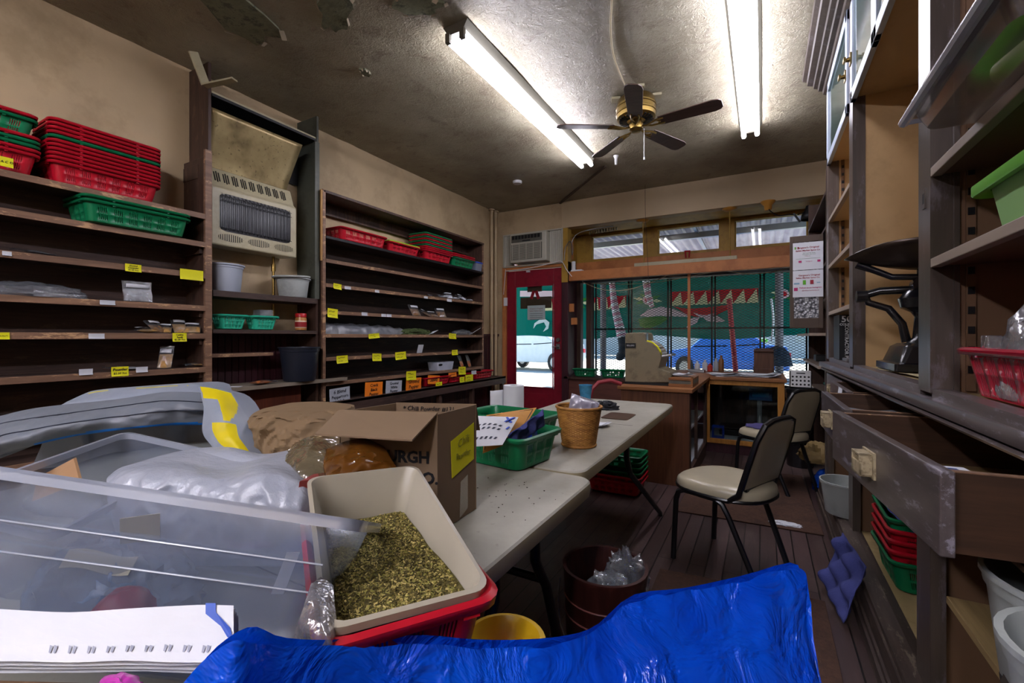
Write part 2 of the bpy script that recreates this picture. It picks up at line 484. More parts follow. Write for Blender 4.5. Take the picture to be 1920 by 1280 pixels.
mb = MB(); mb.box(-3.2, -3.14, y0 - .02, y0, 2.225, 2.25); part('door_contact', mb, M_white, door)
# beadboard dado on the left wall and in the corner
mb = MB()
y = YF
mb.box(XL, XL + .012, YF, YB, 0, 1.25, 0)
y = 5.2
while y < YB - .02:
    mb.box(XL + .01, XL + .022, y, y + .046, 0, 1.235, 0); y += .053
y = 1.72
while y < 2.62:
    mb.box(XL + .01, XL + .022, y, y + .046, 0, 1.235, 0); y += .053
mb.box(XL, XL + .04, 5.25, YB, 1.235, 1.27, 0)
struct('trim_12', mb, M_maroon)

# rubber mats: brown carpet runners on the boards
M_carpet = mk('brown_carpet', '#4a3328', .95, .25, 60, bump=.5, bscale=300, dirt='#2e211b', dirt_amt=.5, dscale=3)
def runner(pts, label):
    mb = MB(); mb.prism(pts, .0005, .009); return tag(part('floor_mat', mb, M_carpet, bevel=.003), label, 'mat', 'brown carpet runners')
runner([(-.53, 3.3), (.33, 3.33), (.3, 4.66), (-.52, 4.62)], 'flat brown carpet runner under the two chairs by the drawers')
runner([(-.47, 2.43), (.25, 2.5), (.24, .2), (-.45, .15)], 'dark brown carpet runner nearest the blue plastic bag')

# ================================================================ outside
M_street = mk('sunlit_concrete', '#b7b4ac', .8, .08, 3, bump=.1)
mb = MB(); mb.box(-24, 20, 6.85, 34, -.16, -.05); st = struct('street_ground', mb, M_street)
M_facade = mk('pale_building_front', '#b5b2ae', .8, .12, .8)
mb = MB(); mb.box(-26, 22, 30, 30.4, 0, 7)
for k in range(14):
    x = -24 + k * 3.2; mb.box(x, x + 1.2, 29.93, 30, 1.0, 2.6, 1)
struct('wall_opposite', mb, [M_facade, M_street])
def awning_mat():
    t = NT('corrugated_awning'); t.set(.5, 0, .4)
    w = t.node('ShaderNodeTexWave'); w.inputs['Scale'].default_value = 2.4; w.bands_direction = 'X'; w.inputs['Distortion'].default_value = .3
    t.ln(t.coord(), w.inputs['Vector'])
    t.col(t.ramp(t.noise(2, None, 4), [(.3, lin('#8d8298')), (.7, lin('#aca2b8'))])); t.bump(w.outputs[0], .3, .02)
    return t.mat
mb = MB(); N = 150
def aw(u, v):
    x = -6 + 11 * u; return (x, 6.98 + 5.6 * v, 3.16 - .12 * v + .02 * sin(u * N * 2 * pi / 2))
mb.grid(N * 4, 2, aw)
aw_ = part('street_awning', mb, awning_mat(), solid=.006)
tag(aw_, 'corrugated metal awning over the pavement outside the transom windows', 'awning')
mb = MB(); mb.bar((-6, 8.5, 3.02), (5, 8.5, 3.02), .09, .1); mb.bar((-6, 10.8, 2.93), (5, 10.8, 2.93), .08, .1)
for x in (-3.4, -1.0, 1.3, 3.4): mb.bar((x, 6.98, 3.11), (x, 10.8, 2.95), .05, .05)
part('frame', mb, M_steel, aw_)

# ================================================================ camera, lights, sky
cam = bpy.data.cameras.new('camera'); cam.sensor_width = 36; cam.lens = F / 1920 * 36; cam.shift_y = -8 / 1920; cam.clip_start = .02
co = bpy.data.objects.new('camera', cam); COL.objects.link(co); co.location = (0, 0, H); co.rotation_euler = (pi / 2, 0, TH)
SC.camera = co
w = bpy.data.worlds.new('sky'); SC.world = w; w.use_nodes = True
nt = w.node_tree; bg = nt.nodes['Background']
sky = nt.nodes.new('ShaderNodeTexSky'); sky.sky_type = 'HOSEK_WILKIE'; sky.turbidity = 3; sky.ground_albedo = .4
sky.sun_direction = Vector((-.3, .55, .85)).normalized()
nt.links.new(sky.outputs[0], bg.inputs[0]); bg.inputs[1].default_value = 3.8
sun = bpy.data.lights.new('sun', 'SUN'); sun.energy = 6; sun.angle = .02; sun.color = (1, .95, .88)
so = bpy.data.objects.new('sun', sun); COL.objects.link(so)
so.rotation_euler = Vector((.3, -.55, -.85)).to_track_quat('-Z', 'Y').to_euler()

M_tube = glow('lit_fluorescent_tube', '#f3f0ff', 11.5)
M_tubefill = glow('added_fill_tube', '#f3f0ff', 42)  # stronger glow, only for the added fill fixtures behind the camera
M_pan = mk('darkened_fixture_enamel', '#5f5d53', .4, .06, 4)  # white enamel darkened in colour so tube glare on the housing does not clip
def fixture(x, y0, y1, label, w=.13, tm=None):
    t = thing('fluorescent_light', label, 'ceiling light', (x, (y0 + y1) / 2, CZ - .02), 'twin tube ceiling fixtures')
    mb = MB(); prof = [(-w / 2 - .03, CZ - .012), (-w / 2, CZ - .06), (-.03, CZ - .075), (.03, CZ - .075), (w / 2, CZ - .06), (w / 2 + .03, CZ - .012)]
    mb.loft([[Vector((x + a, yy, b)) for a, b in prof] for yy in (y0, y1)], 0)
    part('housing', mb, M_pan, t)
    for y, s in ((y0, 1), (y1, -1)):
        for dx in (-.055, .055):
            mb = MB(); mb.box(x + dx - .017, x + dx + .017, y + s * .002 - .012, y + s * .002 + .014, CZ - .125, CZ - .06); part('socket', mb, M_pan, t, bevel=.003)
    for dx in (-.055, .055):
        mb = MB(); mb.cyl((x + dx, y0 + .014, CZ - .105), (x + dx, y1 - .014, CZ - .105), .019, None, 10); part('tube', mb, tm or M_tube, t, 60)
    return t
fixture(-1.7, 2.3, 4.74, 'lit twin tube fluorescent fixture crossing behind the ceiling fan')
fixture(-.1, 2.34, 4.78, 'lit twin tube fluorescent fixture on the ceiling beside the upper cabinets')
fixture(-1.7, -3.3, -.86, 'added twin tube fill light at the unseen rear, above the sacks', tm=M_tubefill)  # this pair is added out of view to fill the foreground with light
fixture(-.1, -3.3, -.86, 'added twin tube fill light at the unseen rear, by the cabinet wall', tm=M_tubefill)
SC.view_settings.view_transform = 'Standard'; SC.view_settings.look = 'None'; SC.view_settings.gamma = 1
SC.view_settings.exposure = 2.0
SC.cycles.max_bounces = 8; SC.cycles.transparent_max_bounces = 16; SC.cycles.diffuse_bounces = 4
SC.cycles.use_denoising = True
SC.cycles.caustics_reflective = False; SC.cycles.caustics_refractive = False
SC.cycles.sample_clamp_indirect = 6
# ================================================================ slotted plastic baskets
M_bred = mk('red_basket_plastic', '#a80f22', .35, .08, 5)
M_bgrn = mk('green_basket_plastic', '#08683f', .35, .08, 5)
M_bgrn2 = mk('teal_basket_plastic', '#2fae8c', .4, .06, 5)

def basket_mesh(L, W, Hh, mat, gl=6, gw=3, per=5, rows=((.022, .05), (.06, .09)), taper=.022, name='basket', corner=.035):
    """slotted crate: L along y, W along x; slots are open"""
    def side(n0, n1, groups, cnt):
        # positions 0..1 along a straight run plus a flag per interval: is it a slot column
        cuts, flags = [0.0], []
        gw_ = 1.0 / groups
        for g in range(groups):
            a = g * gw_ + gw_ * .23; b = (g + 1) * gw_ - gw_ * .23; st = (b - a) / (2 * cnt - 1)
            cuts.append(a); flags.append(0)
            for k in range(2 * cnt - 1):
                cuts.append(a + st * (k + 1)); flags.append(1 if k % 2 == 0 else 0)
        cuts.append(1.0); flags.append(0)
        return cuts, flags
    zs = [0.0, .006]
    zflag = [0]
    for a, b in rows:
        zs += [a, b]; zflag += [0, 1]
    zs += [Hh - .018, Hh - .004, Hh, Hh - .004, Hh - .016]; zflag += [0, 0, 0, 0, 0, 0]
    cl, fl = side(0, 1, gl, per); cw, fw = side(0, 1, gw, per)
    r = corner
    mb = MB(); loops = []
    n = None
    for i, z in enumerate(zs):
        k = min(1, z / Hh)
        t = taper * (1 - k) + (.008 if i == 0 else 0)
        ex = 0
        top = len(zs) - 1 - i
        if top == 3: ex = .002
        if top == 2: ex = .007
        if top == 1: ex = .013
        if top == 0: ex = .013
        w, l = W / 2 - t - .013 + ex, L / 2 - t - .013 + ex
        pts, fg = [], []
        def arc(cx, cy, a0):
            for q in range(1, 4):
                a = a0 + pi / 2 * q / 4; pts.append((cx + r * cos(a), cy + r * sin(a), z)); fg.append(0)
        for c, f in zip(cl, fl + [0]): pts.append((w, -l + r + c * 2 * (l - r), z)); fg.append(f)
        arc(w - r, l - r, 0)
        for c, f in zip(cw, fw + [0]): pts.append((w - r - c * 2 * (w - r), l, z)); fg.append(f)
        arc(-w + r, l - r, pi / 2)
        for c, f in zip(cl, fl + [0]): pts.append((-w, l - r - c * 2 * (l - r), z)); fg.append(f)
        arc(-w + r, -l + r, pi)
        for c, f in zip(cw, fw + [0]): pts.append((-w + r + c * 2 * (w - r), -l, z)); fg.append(f)
        arc(w - r, -l + r, 1.5 * pi)
        b = len(mb.v); mb.v += [Vector(p) for p in pts]; n = len(pts)
        if i:
            for j in range(n):
                if zflag[i - 1] and fg[j]: continue
                k2 = (j + 1) % n
                mb.f.append((b - n + j, b - n + k2, b + k2, b + j)); mb.m.append(0)
    mb.f.append(tuple(reversed(range(n)))); mb.m.append(0)
    for y in (-L * .25, L * .25):           # posts on the long sides
        for s in (-1, 1):
            mb.box(s * (W / 2 - .007) - .005, s * (W / 2 - .007) + .005, y - .006, y + .006, Hh - .021, Hh - .003)
    for s in (-1, 1):
        for q in (-1, 1):
            mb.box(q * W * .3 - .012, q * W * .3 + .012, s * (L / 2 - .007) - .005, s * (L / 2 - .007) + .005, Hh - .021, Hh - .003)
    return mb.mesh(name, mat, smooth=38)

ORD = ['lowest', 'second', 'third', 'fourth', 'fifth', 'sixth', 'seventh', 'eighth', 'ninth', 'tenth', 'eleventh', 'twelfth']
BASK = {}
def basket(mat, key, dims, loc, rot, label, group=None, scale=None, cat='basket', **kw):
    kk = (mat.name,) + tuple(dims)
    if kk not in BASK: BASK[kk] = basket_mesh(*dims, mat, **kw)
    o = link('basket', BASK[kk]); o.location = loc; o.rotation_euler = (0, 0, rot) if isinstance(rot, (int, float)) else rot
    m = o.modifiers.new('solid', 'SOLIDIFY'); m.thickness = .002; m.offset = -1
    return tag(o, label, cat, group)
def stack(cols, dims, loc, rot, pitch, what, group, wob=.0012):
    n = len(cols)
    for i, c in enumerate(cols):
        nm = {'r': 'red', 'g': 'green'}[c]
        where = ORD[i] if i < n - 1 else 'topmost'
        basket(M_bred if c == 'r' else M_bgrn, c, dims, (loc[0] + rng.uniform(-wob, wob), loc[1] + rng.uniform(-wob, wob), loc[2] + i * pitch), rot + rng.uniform(-.002, .002),
               '%s slotted basket, %s in %s' % (nm, where + (' from below' if 0 < i < n - 1 else ''), what), group)

# ================================================================ cards and price tags
M_orangecard = mk('orange_card', '#e07818', .6, .05)
M_greycard = mk('grey_card', '#9ea3ab', .6, .05)
M_slip = mk('white_label_slip', '#b9bcc2', .6, .08)
def scribble(mb, M, w, h, lines, mi=1, t=.0014, seed=0):
    r = random.Random(seed)
    for k in range(lines):
        y = h * (.5 - (k + .7) / (lines + .4)); x = -w * .36; e = w * r.uniform(.1, .38)
        pts = []
        while x < e:
            pts.append((x, y + h * .10 * r.uniform(-1, 1))); x += w * r.uniform(.03, .07)
        for p, q in zip(pts, pts[1:]):
            d = Vector((q[0] - p[0], q[1] - p[1])); nrm = Vector((-d.y, d.x)).normalized() * t / 2
            mb.add([(p[0] - nrm.x, p[1] - nrm.y, .0012), (q[0] - nrm.x, q[1] - nrm.y, .0012), (q[0] + nrm.x, q[1] + nrm.y, .0012), (p[0] + nrm.x, p[1] + nrm.y, .0012)], [(0, 1, 2, 3)], mi, M)
def card(u0, u1, v0, v1, X, mat, label, lines=None, name='price_tag', group=None, cat='price tag', tilt=0, scrib=2, curl=.004, size=None, flat=False):
    a, b = at(u0, v0, X=X), at(u1, v1, X=X)
    y0, y1, z1, z0 = a.y, b.y, a.z, b.z
    w, h = y1 - y0, z1 - z0
    c = Vector((X, (y0 + y1) / 2, (z0 + z1) / 2))
    M = Matrix.Translation(c) @ Euler((tilt, 0, 0)).to_matrix().to_4x4() @ Matrix(((0, 0, 1, 0), (1, 0, 0, 0), (0, 1, 0, 0), (0, 0, 0, 1)))
    mb = MB()
    def f(u, v, o=0): return M @ Vector(((u - .5) * w, (v - .5) * h, o + curl * ((v - .5) * 2) ** 2 * (1 if v < .5 else .3)))
    mb.grid(3, 6, lambda u, v: f(u, v, 0), 0); mb.grid(3, 6, lambda u, v: f(1 - u, v, -.0008), 0)
    if lines:
        n = len(lines)
        for i, s in enumerate(lines):
            y = h * (.5 - (i + .75) / (n + .5)); sz = size or min(h / (n + .4) * .95, 1.75 * w / max(4, len(s)))
            text_mb(s, sz, 1, M @ Matrix.Translation((0, y, .002)), .0004, mb=mb, bold=sz * .012, shear=.12, jit=.05)
    elif scrib: scribble(mb, M @ Matrix.Translation((0, 0, .001)), w, h, scrib, 1, max(.0016, w * .025), int(u0 * 7 + v0))
    return tag(part(name, mb, [mat, M_ink]), label, cat, group)

# ================================================================ spice packets
M_film = clear('clear_packet_film', '#f2f4f6', .3, .08, rough=.15, bump=.5, bscale=40)
M_film2 = clear('crinkled_clear_bag', '#eef1f5', .34, .16, '#dfe6f0', rough=.16, bump=.6, bscale=30)
M_spice = mk('ground_brown_spice', '#6b4c2c', .9, .3, 60, bump=.3, bscale=200)
M_tanspice = mk('tan_spice_seed', '#94703c', .9, .3, 60, bump=.3, bscale=200)
M_orspice = mk('orange_ground_spice', '#a55a22', .9, .2, 60)
M_herb = mk('dried_green_herb', '#3d4a26', .9, .5, 50, bump=.6, bscale=120)
def packet(name, label, loc, rot, w=.09, h=.13, t=.025, fill=M_spice, full=.62, lab=True, group=None, cat='packet', seed=0):
    """sealed film packet lying in its own x-y plane"""
    o = thing(name, label, cat, (0, 0, 0), group)
    mb = MB()
    for s in (1, -1):
        def f(u, v):
            k = max(0, sin(pi * u)) ** .6 * max(0, sin(pi * min(1, v / .86))) ** .55 if v < .86 else 0
            a = 1 + .25 * nz((u * 3, v * 3, s), 1.3, seed)
            return ((u - .5) * w * (1 if v < .86 else 1.02) + .004 * nz((u, v, 0), 5, seed), (v - .5) * h + .003 * nz((v, u, 0), 6, seed + 3), s * t / 2 * k * a + .006 * nz((u, v, 1), 2.5, seed) + (.012 * (v - .86) / .14 * nz((u, 0, 0), 4, seed) if v > .86 else 0))
        mb.grid(8, 10, f if s > 0 else (lambda u, v: f(1 - u, v)), 0)
    part('film', mb, M_film, o, 60)
    mb = MB()
    for s in (1, -1):
        def f(u, v):
            k = max(0, sin(pi * u)) ** .5 * max(0, sin(pi * v)) ** .45
            return ((u - .5) * w * .93, (v * full - .49) * h, s * (t / 2 - .003) * k * (1 + .2 * nz((u * 3, v * 3, s), 1.3, seed)))
        mb.grid(8, 8, f if s > 0 else (lambda u, v: f(1 - u, v)), 0)
    part('contents', mb, fill, o, 60)
    if lab:
        mb = MB(); mb.grid(4, 2, lambda u, v: ((u - .5) * w * .8, h * (.14 + .18 * v), t * .5 + .004 + .002 * sin(u * 5)))
        part('label', mb, M_slip, o, 60, solid=.0006)
    o.location = loc; o.rotation_euler = rot
    return o

# ================================================================ shelf case nearest the camera
SX, SF = -3.7, -3.42
def shelf_board(mb, y0, y1, z, x0=SX, x1=SF, t=.022, edge=.034):
    mb.box(x0, x1, y0, y1, z - t, z, 0)
    mb.box(x1 - .003, x1 + .016, y0, y1, z - edge, z + .003, 1)
A0, A1 = -.7, 1.69
caseA = thing('shelf_case', 'dark wooden shelf case under the stacked baskets, beside the wall heater', 'shelving', (-3.57, .5, 0), 'wall shelf cases')
mb = MB(); mb.box(XL + .02, SX + .03, A0, A1, .02, 2.06, 0); part('back_panel', mb, M_dark, caseA)
for k, z in enumerate((2.08, 1.882, 1.664, 1.437, 1.243, 1.009, .8, .55, .3)):
    mb = MB(); shelf_board(mb, A0, A1, z); part('shelf', mb, [M_dark, M_edge], caseA, bevel=.002)
    if k:
        mb = MB(); mb.box(-3.68, SF - .02, A1 - .022, A1, z - .075, z - .022); part('cleat', mb, M_darkz, caseA, bevel=.002)
mb = MB(); mb.box(SX, SF - .01, A1, A1 + .025, 0, 2.49, 0); mb.box(SX, -3.5, A1 - .004, A1 + .028, 2.35, 2.45, 0)
mb.box(SF - .012, SF + .012, A1 + .0, A1 + .045, 0, 2.54, 1); part('side_panel', mb, [M_darkz, M_edge], caseA, bevel=.002)

# ---------------------------------------------------------------- alcove with the heater
M_panelgreen = mk('grey_green_painted_board', '#494c42', .45, .12, 3, dirt='#2c2b26', dirt_amt=.5)
alc = thing('alcove_shelf_unit', 'tall dark alcove with four shelves under the wall heater', 'shelving', (-3.6, 2.2, 0))
mb = MB(); mb.box(XL + .01, -3.46, 1.735, 1.755, 0, CZ - .03); part('side_panel', mb, M_darkz, alc)
mb = MB(); mb.box(XL + .01, -3.45, 2.62, 2.64, 1.56, CZ - .04); mb.box(-3.46, -3.445, 2.6, 2.645, 1.56, 2.95)
part('side_panel', mb, M_panelgreen, alc, label='grey green side board of the alcove')
mb = MB(); mb.box(XL + .01, -3.46, 2.62, 2.645, 0, 1.56); part('side_panel', mb, M_darkz, alc)
mb = MB(); mb.box(XL + .02, -3.45, 1.757, 2.615, 2.955, 2.975, 0); mb.box(-3.47, -3.455, 1.757, 2.615, 2.955, 2.99, 1); mb.box(XL + .02, XL + .03, 1.757, 2.615, 2.6, 2.955, 0)
part('top_board', mb, [M_black, M_cream], alc, label='sooty black board over the hood')
for z, xf, y1 in ((1.56, -3.44, 2.62), (1.276, -3.44, 2.62), (.85, -3.36, 2.88)):
    mb = MB(); mb.prism([(-3.69, 1.757), (xf, 1.757), (xf, y1)] + ([(-3.402, y1), (-3.402, 2.618)] if z < 1 else []) + [(-3.69, 2.618)], z - (.045 if z > 1.5 else .028), z); part('shelf', mb, M_dark if z > 1 else mk('grey_worn_board', '#756a5c', .6, .12, 5), alc, bevel=.002)
mb = MB(); mb.box(-3.69, -3.5, 1.757, 2.25, 1.07, 1.095); part('shelf', mb, M_edge, alc, bevel=.002)
mb = MB(); mb.box(-3.56, -3.5, 1.757, 2.5, .02, .82, 0)
part('lower_panel', mb, wood('red_brown_panel', '#4a241a', '#6b3623', 'z', .45), alc)
mb = MB(); mb.bar(at(362, 97, X=-3.455), at(386, 160, X=-3.45), .012, .06, up=(0, 1, 0)); mb.bar(at(384, 161, X=-3.45), at(440, 149, z=3.02), .05, .012)
part('ceiling_strip', mb, M_cream, alc, label='loose pale strip of wood at the ceiling')

def hood_mat():
    t = NT('soot_stained_sheet_metal'); t.set(.42, .55, .5)
    v = t.coord(); n = t.noise(2.6, v, 4, .6); f = t.noise(48, v, 2, .5); 
    col = t.ramp(n, [(.32, lin('#5d4f33')), (.48, lin('#94825a')), (.7, lin('#b3a276'))])
    k = t.ramp(f, [(.64, (0, 0, 0)), (.70, (1, 1, 1))]); col = t.mix(t.math('MULTIPLY', k, .6), col, lin('#4a3f2a'))
    t.col(col); return t.mat
M_hood = hood_mat()
mb = MB()
def hd(u, v):
    y0, y1 = 1.76 + .02 * v, 2.50 - .06 * v
    x = -3.48 - .14 * sin(v * pi / 2) + .02 * sin(v * pi)
    return (x, y0 + (y1 - y0) * u, 2.885 - .41 * v)
mb.grid(12, 14, hd)
hood = tag(part('heat_deflector', mb, M_hood, smooth=60, solid=.004), 'soot-stained sheet metal hood leaning out above the wall heater', 'heater hood')
heater = thing('wall_heater', 'cream gas wall heater with caged dark window and slotted vents', 'heater', (-3.6, 2.12, 1.9))
hx = -3.5; hy0, hy1 = 1.772, 2.462
mb = MB()
prof = [(-3.72, 1.91), (hx, 1.9), (hx, 2.33), (hx - .03, 2.345), (-3.585, 2.49), (-3.72, 2.49)]
b = [[Vector((x, y, z)) for x, z in prof] for y in (hy0, hy1)]
mb.loft(b, 0); part('casing', mb, M_cream, heater, bevel=.012)
def yv(u): return at(u, 632, X=hx).y
mb = MB(); win = [(hx + .0015, hy0 + .06 + (hy1 - hy0 - .12) * ((x + .5)), 2.01 + .28 * (y + .5)) for x, y in rrect(1, 1, .1, 4)]
mb.poly(win); M_hglass = mk('dark_heater_glass', '#131218', .18, .1, spec=.35); part('window', mb, M_hglass, heater, label='dark glass window')
mb = MB()
for k in range(19):
    y = hy0 + .075 + (hy1 - hy0 - .15) * k / 18; mb.tube([(hx + .004, y, 2.02), (hx + .016, y, 2.04), (hx + .016, y, 2.27), (hx + .002, y, 2.29)], .0022, 5)
for z in (2.03, 2.235, 2.268): mb.tube([(hx + .016, hy0 + .06, z), (hx + .016, hy1 - .06, z)], .0025, 5)
part('wire_guard', mb, mk('dark_guard_wire', '#161618', .6, .1), heater)
mb = MB()
sl = (Vector((-3.585, 0, 2.49)) - Vector((hx - .03, 0, 2.345))); ez = sl.normalized(); nrm = Vector((ez.z, 0, -ez.x))
for g in range(9):
    for k in range(3):
        y = hy0 + .055 + g * .066 + k * .016; p0 = Vector((hx - .03, y, 2.345)) + ez * (.035 + .008 * abs(k - 1)) + nrm * .001; p1 = p0 + ez * (.09 - .016 * abs(k - 1))
        mb.bar(p0, p1, .008, .004, up=nrm)
part('top_vents', mb, M_black, heater)
for g, (ya, yb) in enumerate(((.05, .235), (.27, .45), (.485, .655))):
    mb = MB(); pts = []
    for x, y in rrect(1, 1, .48, 6): pts.append((hx + .001, hy0 + (ya + yb) / 2 + (yb - ya) * x * (1), 1.965 + .055 * y))
    mb.poly(pts, 0)
    n = 12
    for k in range(n):
        y = hy0 + ya + (yb - ya) * (k + .5) / n; hh = .026 * sqrt(max(.05, 1 - abs((k + .5) / n * 2 - 1) ** 4)); mb.box(hx + .001, hx + .005, y - .0035, y + .0035, 1.965 - hh, 1.965 + hh, 1)
    part('lower_vent', mb, [M_black, M_cream], heater)
mb = MB(); mb.tube([(-3.64, 2.34, 1.95), (-3.64, 2.34, 1.78), (-3.64, 2.34, 1.56)], .011, 10); mb.cyl((-3.64, 2.34, 1.84), (-3.64, 2.34, 1.78), .018); mb.cyl((-3.64, 2.34, 1.5), (-3.64, 2.34, 1.4), .014)
tag(part('gas_pipe', mb, M_brass, smooth=40), 'brass gas pipe dropping from the wall heater through the alcove shelf', 'pipe')

# ---------------------------------------------------------------- shelf case by the door
B0, B1 = 2.66, 5.27
M_oakstrip = wood('pale_raw_strip', '#8f6a3c', '#b58c57', 'z', .6)
caseB = thing('shelf_case', 'long dark wooden shelf case between the heater alcove and the red door', 'shelving', (-3.57, 3.96, 0), 'wall shelf cases')
mb = MB(); mb.box(XL + .02, SX + .02, B0, B1, .02, 2.12); part('back_panel', mb, M_dark, caseB)
for y, t in ((B0, 0), (B1, 1)):
    mb = MB(); mb.box(SX, SF - .005, y, y + .022, 0 if not t else .79, 2.535); 
    if not t: mb.box(SF - .012, SF + .012, y - .008, y + .022, 0, 2.54, 1)
    else: mb.box(SF - .01, SF + .005, y - .004, y + .022, .79, 2.535, 1)
    part('side_panel', mb, [M_darkz, M_edge], caseB, bevel=.002)
mb = MB(); mb.box(SF - .01, SF + .008, B0 - .022, B0 - .009, 1.9, 2.53); part('pale_strip', mb, M_oakstrip, caseB)
mb = MB(); mb.box(SX, SF + .012, B0, B1 + .02, 2.512, 2.537); mb.box(SX, SX + .02, B0, B1, 2.4, 2.51); part('top_board', mb, M_darkz, caseB, bevel=.003)
for k, z in enumerate((2.127, 1.92, 1.70, 1.457, 1.247, 1.037, .812)):
    mb = MB(); shelf_board(mb, B0 + .022, B1, z, edge=.03 if k else .022); part('shelf', mb, [M_dark, M_edge if k else M_black], caseB, bevel=.002)
    if k:
        mb = MB(); mb.box(-3.68, SF - .02, B1 - .02, B1, z - .07, z - .022); part('cleat', mb, M_darkz, caseB, bevel=.002)
mb = MB(); mb.box(SX, -3.38, B0 + .02, 5.85, .605, .635, 0); mb.box(-3.40, -3.38, B0 + .02, 5.85, .53, .638, 0); part('ledge', mb, M_dark, caseB, bevel=.003)
mb = MB()
for y in (3.4, 4.3, 5.0, 5.8): mb.box(-3.46, -3.41, y, y + .05, 0, .6)
mb.box(-3.6, -3.58, B0, 5.2, .02, .6); part('lower_frame', mb, M_darkz, caseB)

# corner pipes
for i, (u, lb) in enumerate(((932, 'painted riser pipe in the corner, beside the shelf case'), (940, 'painted riser pipe in the corner, beside the air conditioner'))):
    y = 5.93 + i * .12
    mb = MB(); mb.tube([(XL + .05, y, .04), (XL + .05, y, CZ - .02)], .026, 14); mb.cyl((XL + .05, y, CZ - .03), (XL + .05, y, CZ - .012), .05)
    mb.cyl((XL + .05, y, .0), (XL + .05, y, .05), .04)
    tag(part('riser_pipe', mb, M_wall, smooth=40), lb, 'pipe', 'corner riser pipes')

# ================================================================ baskets on the cases
DA = (.53, .30, .115)
xs = -3.545
stack('rrrrrrgrrrr', DA, (xs, 1.165, 2.084), 0, .0235, 'the tall red stack on the top shelf', 'baskets in the tall red stack')
stack('rrggr', DA, (xs, .61, 2.084), 0, .0235, 'the short mixed stack', 'baskets in the short mixed stack')
basket(M_bgrn, 'g', DA, (xs, .60, 2.084 + .0235 * 4 + .09), .01, 'green slotted basket standing deep above the short mixed stack', 'baskets in the short mixed stack')
basket(M_bred, 'r', DA, (xs, .60, 2.084 + .0235 * 5 + .09), .0, 'red slotted basket holding a clear bag atop the short mixed stack', 'baskets in the short mixed stack')
stack('gg', (.56, .31, .125), (-3.50, 1.30, 1.887), .02, .027, 'the green pair pushed onto the second shelf', 'green basket pair on the second shelf')
DB = (.60, .29, .118)
basket(M_bred, 'r', DB, (-3.53, 3.13, 2.131), 0, 'red slotted basket alone at the heater end of the top shelf', 'baskets on the long case')
basket(M_bred, 'r', (.5, .28, .1), (-3.535, 3.71, 2.131), 0, 'red slotted basket carrying a lime lid on the top shelf', 'baskets on the long case')
mb = MB(); mb.prism(rrect(.27, .48, .03), 0, .012); o = tag(part('plastic_cover', mb, mk('lime_plastic', '#8fb526', .4), bevel=.003), 'flat lime lid lying across a red basket on the top shelf', 'lid'); o.location = (-3.535, 3.71, 2.232)
stack('rrrgrgrgrg', (.53, .28, .105), (-3.522, 4.28, 2.131), 0, .0225, 'the tall mixed stack on the long case', 'baskets in the tall mixed stack')
stack('grr', (.5, .28, .11), (-3.535, 4.82, 2.131), 0, .024, 'the low stack beside the blue lidded box', 'baskets in the low stack')
for i, (y, x, lb) in enumerate(((4.3, -3.49, 'red basket on the ledge, nearest the orange cards'), (4.78, -3.5, 'red basket in the middle of the ledge with two yellow tags'), (5.34, -3.5, 'red basket on the ledge nearest the door'))):
    basket(M_bred, 'r', (.5, .17, .105), (x, y, .639), 0, lb, 'red baskets on the ledge')
t = thing('storage_box', 'small clear box with blue lid at the end of the top shelf', 'box', (-3.5, 5.18, 2.131))
mb = MB(); tub(mb, [(.16, .14, 2.131), (.18, .16, 2.235)], .02, cap1=False); 
for p in mb.v: p.x += -3.5; p.y += 5.18
part('body', mb, clear('frosted_box', '#dfe6ee', .2, .45, '#b9c6dc'), t, 40)
mb = MB(); mb.prism([(x - 3.5, y + 5.18) for x, y in rrect(.195, .175, .025)], 2.235, 2.255); part('lid', mb, mk('blue_lid', '#1d3fa0', .35), t, bevel=.003)
# clear bag lying in the red basket on the short stack
mb = MB(); blob(mb, (-3.55, .66, 2.20), (.24, .5, .22), s=9, amp=.14, seed=4, flat=.5); tag(part('clear_bag', mb, M_film2, smooth=50), 'crinkled clear bag piled in the topmost basket of the short stack', 'plastic bag')

# price tags on the case nearest the camera
TX = -3.398
YG, GG = 'yellow price tags', 'grey label slips'
card(0, 25, 292, 316, -3.395, M_yellow, 'yellow card reading ACO on the lowest basket of the short stack', ['A C O'], group=YG)
card(234.5, 265, 493.5, 511, TX, M_yellow, 'yellow tag reading Ground Coriander on a shelf edge', ['Ground', 'Coriander', '$2.00 3oz'], group=YG)
card(337.5, 381, 503, 527, TX, M_yellow, 'large plain yellow tag at the heater end of a shelf edge', scrib=0, group=YG)
card(-4, 18, 623, 636, TX, M_yellow, 'yellow tag cut by the picture edge, on a worn shelf', scrib=1, group=YG)
card(323.5, 350, 624, 640, TX, M_yellow, 'yellow tag reading Celery Seeds on a shelf edge', ['Celery', 'Seeds', '$2.00 3oz'], group=YG)
card(208.7, 241, 688, 704, TX, M_yellow, 'yellow tag reading 2.50 on the lowest visible shelf edge', ['Powder', '$2.50 3oz'], group=YG)
for u0, u1, v0, v1, lb in ((4, 22, 470, 480, 'grey slip on the shelf edge above the hanging bag, near the picture edge'), (187, 216, 562, 572, 'grey slip beside the hanging clear bag on its shelf edge'),
        (166, 196, 625, 635, 'grey slip midway along the shelf with five packets'), (148, 174, 692, 702, 'grey slip before the 2.50 tag on the lowest visible shelf'), (255, 277, 688, 697, 'grey slip just past the 2.50 tag on the lowest visible shelf')):
    card(u0, u1, v0, v1, TX, M_slip, lb, name='label_slip', cat='label slip', group=GG, scrib=0)
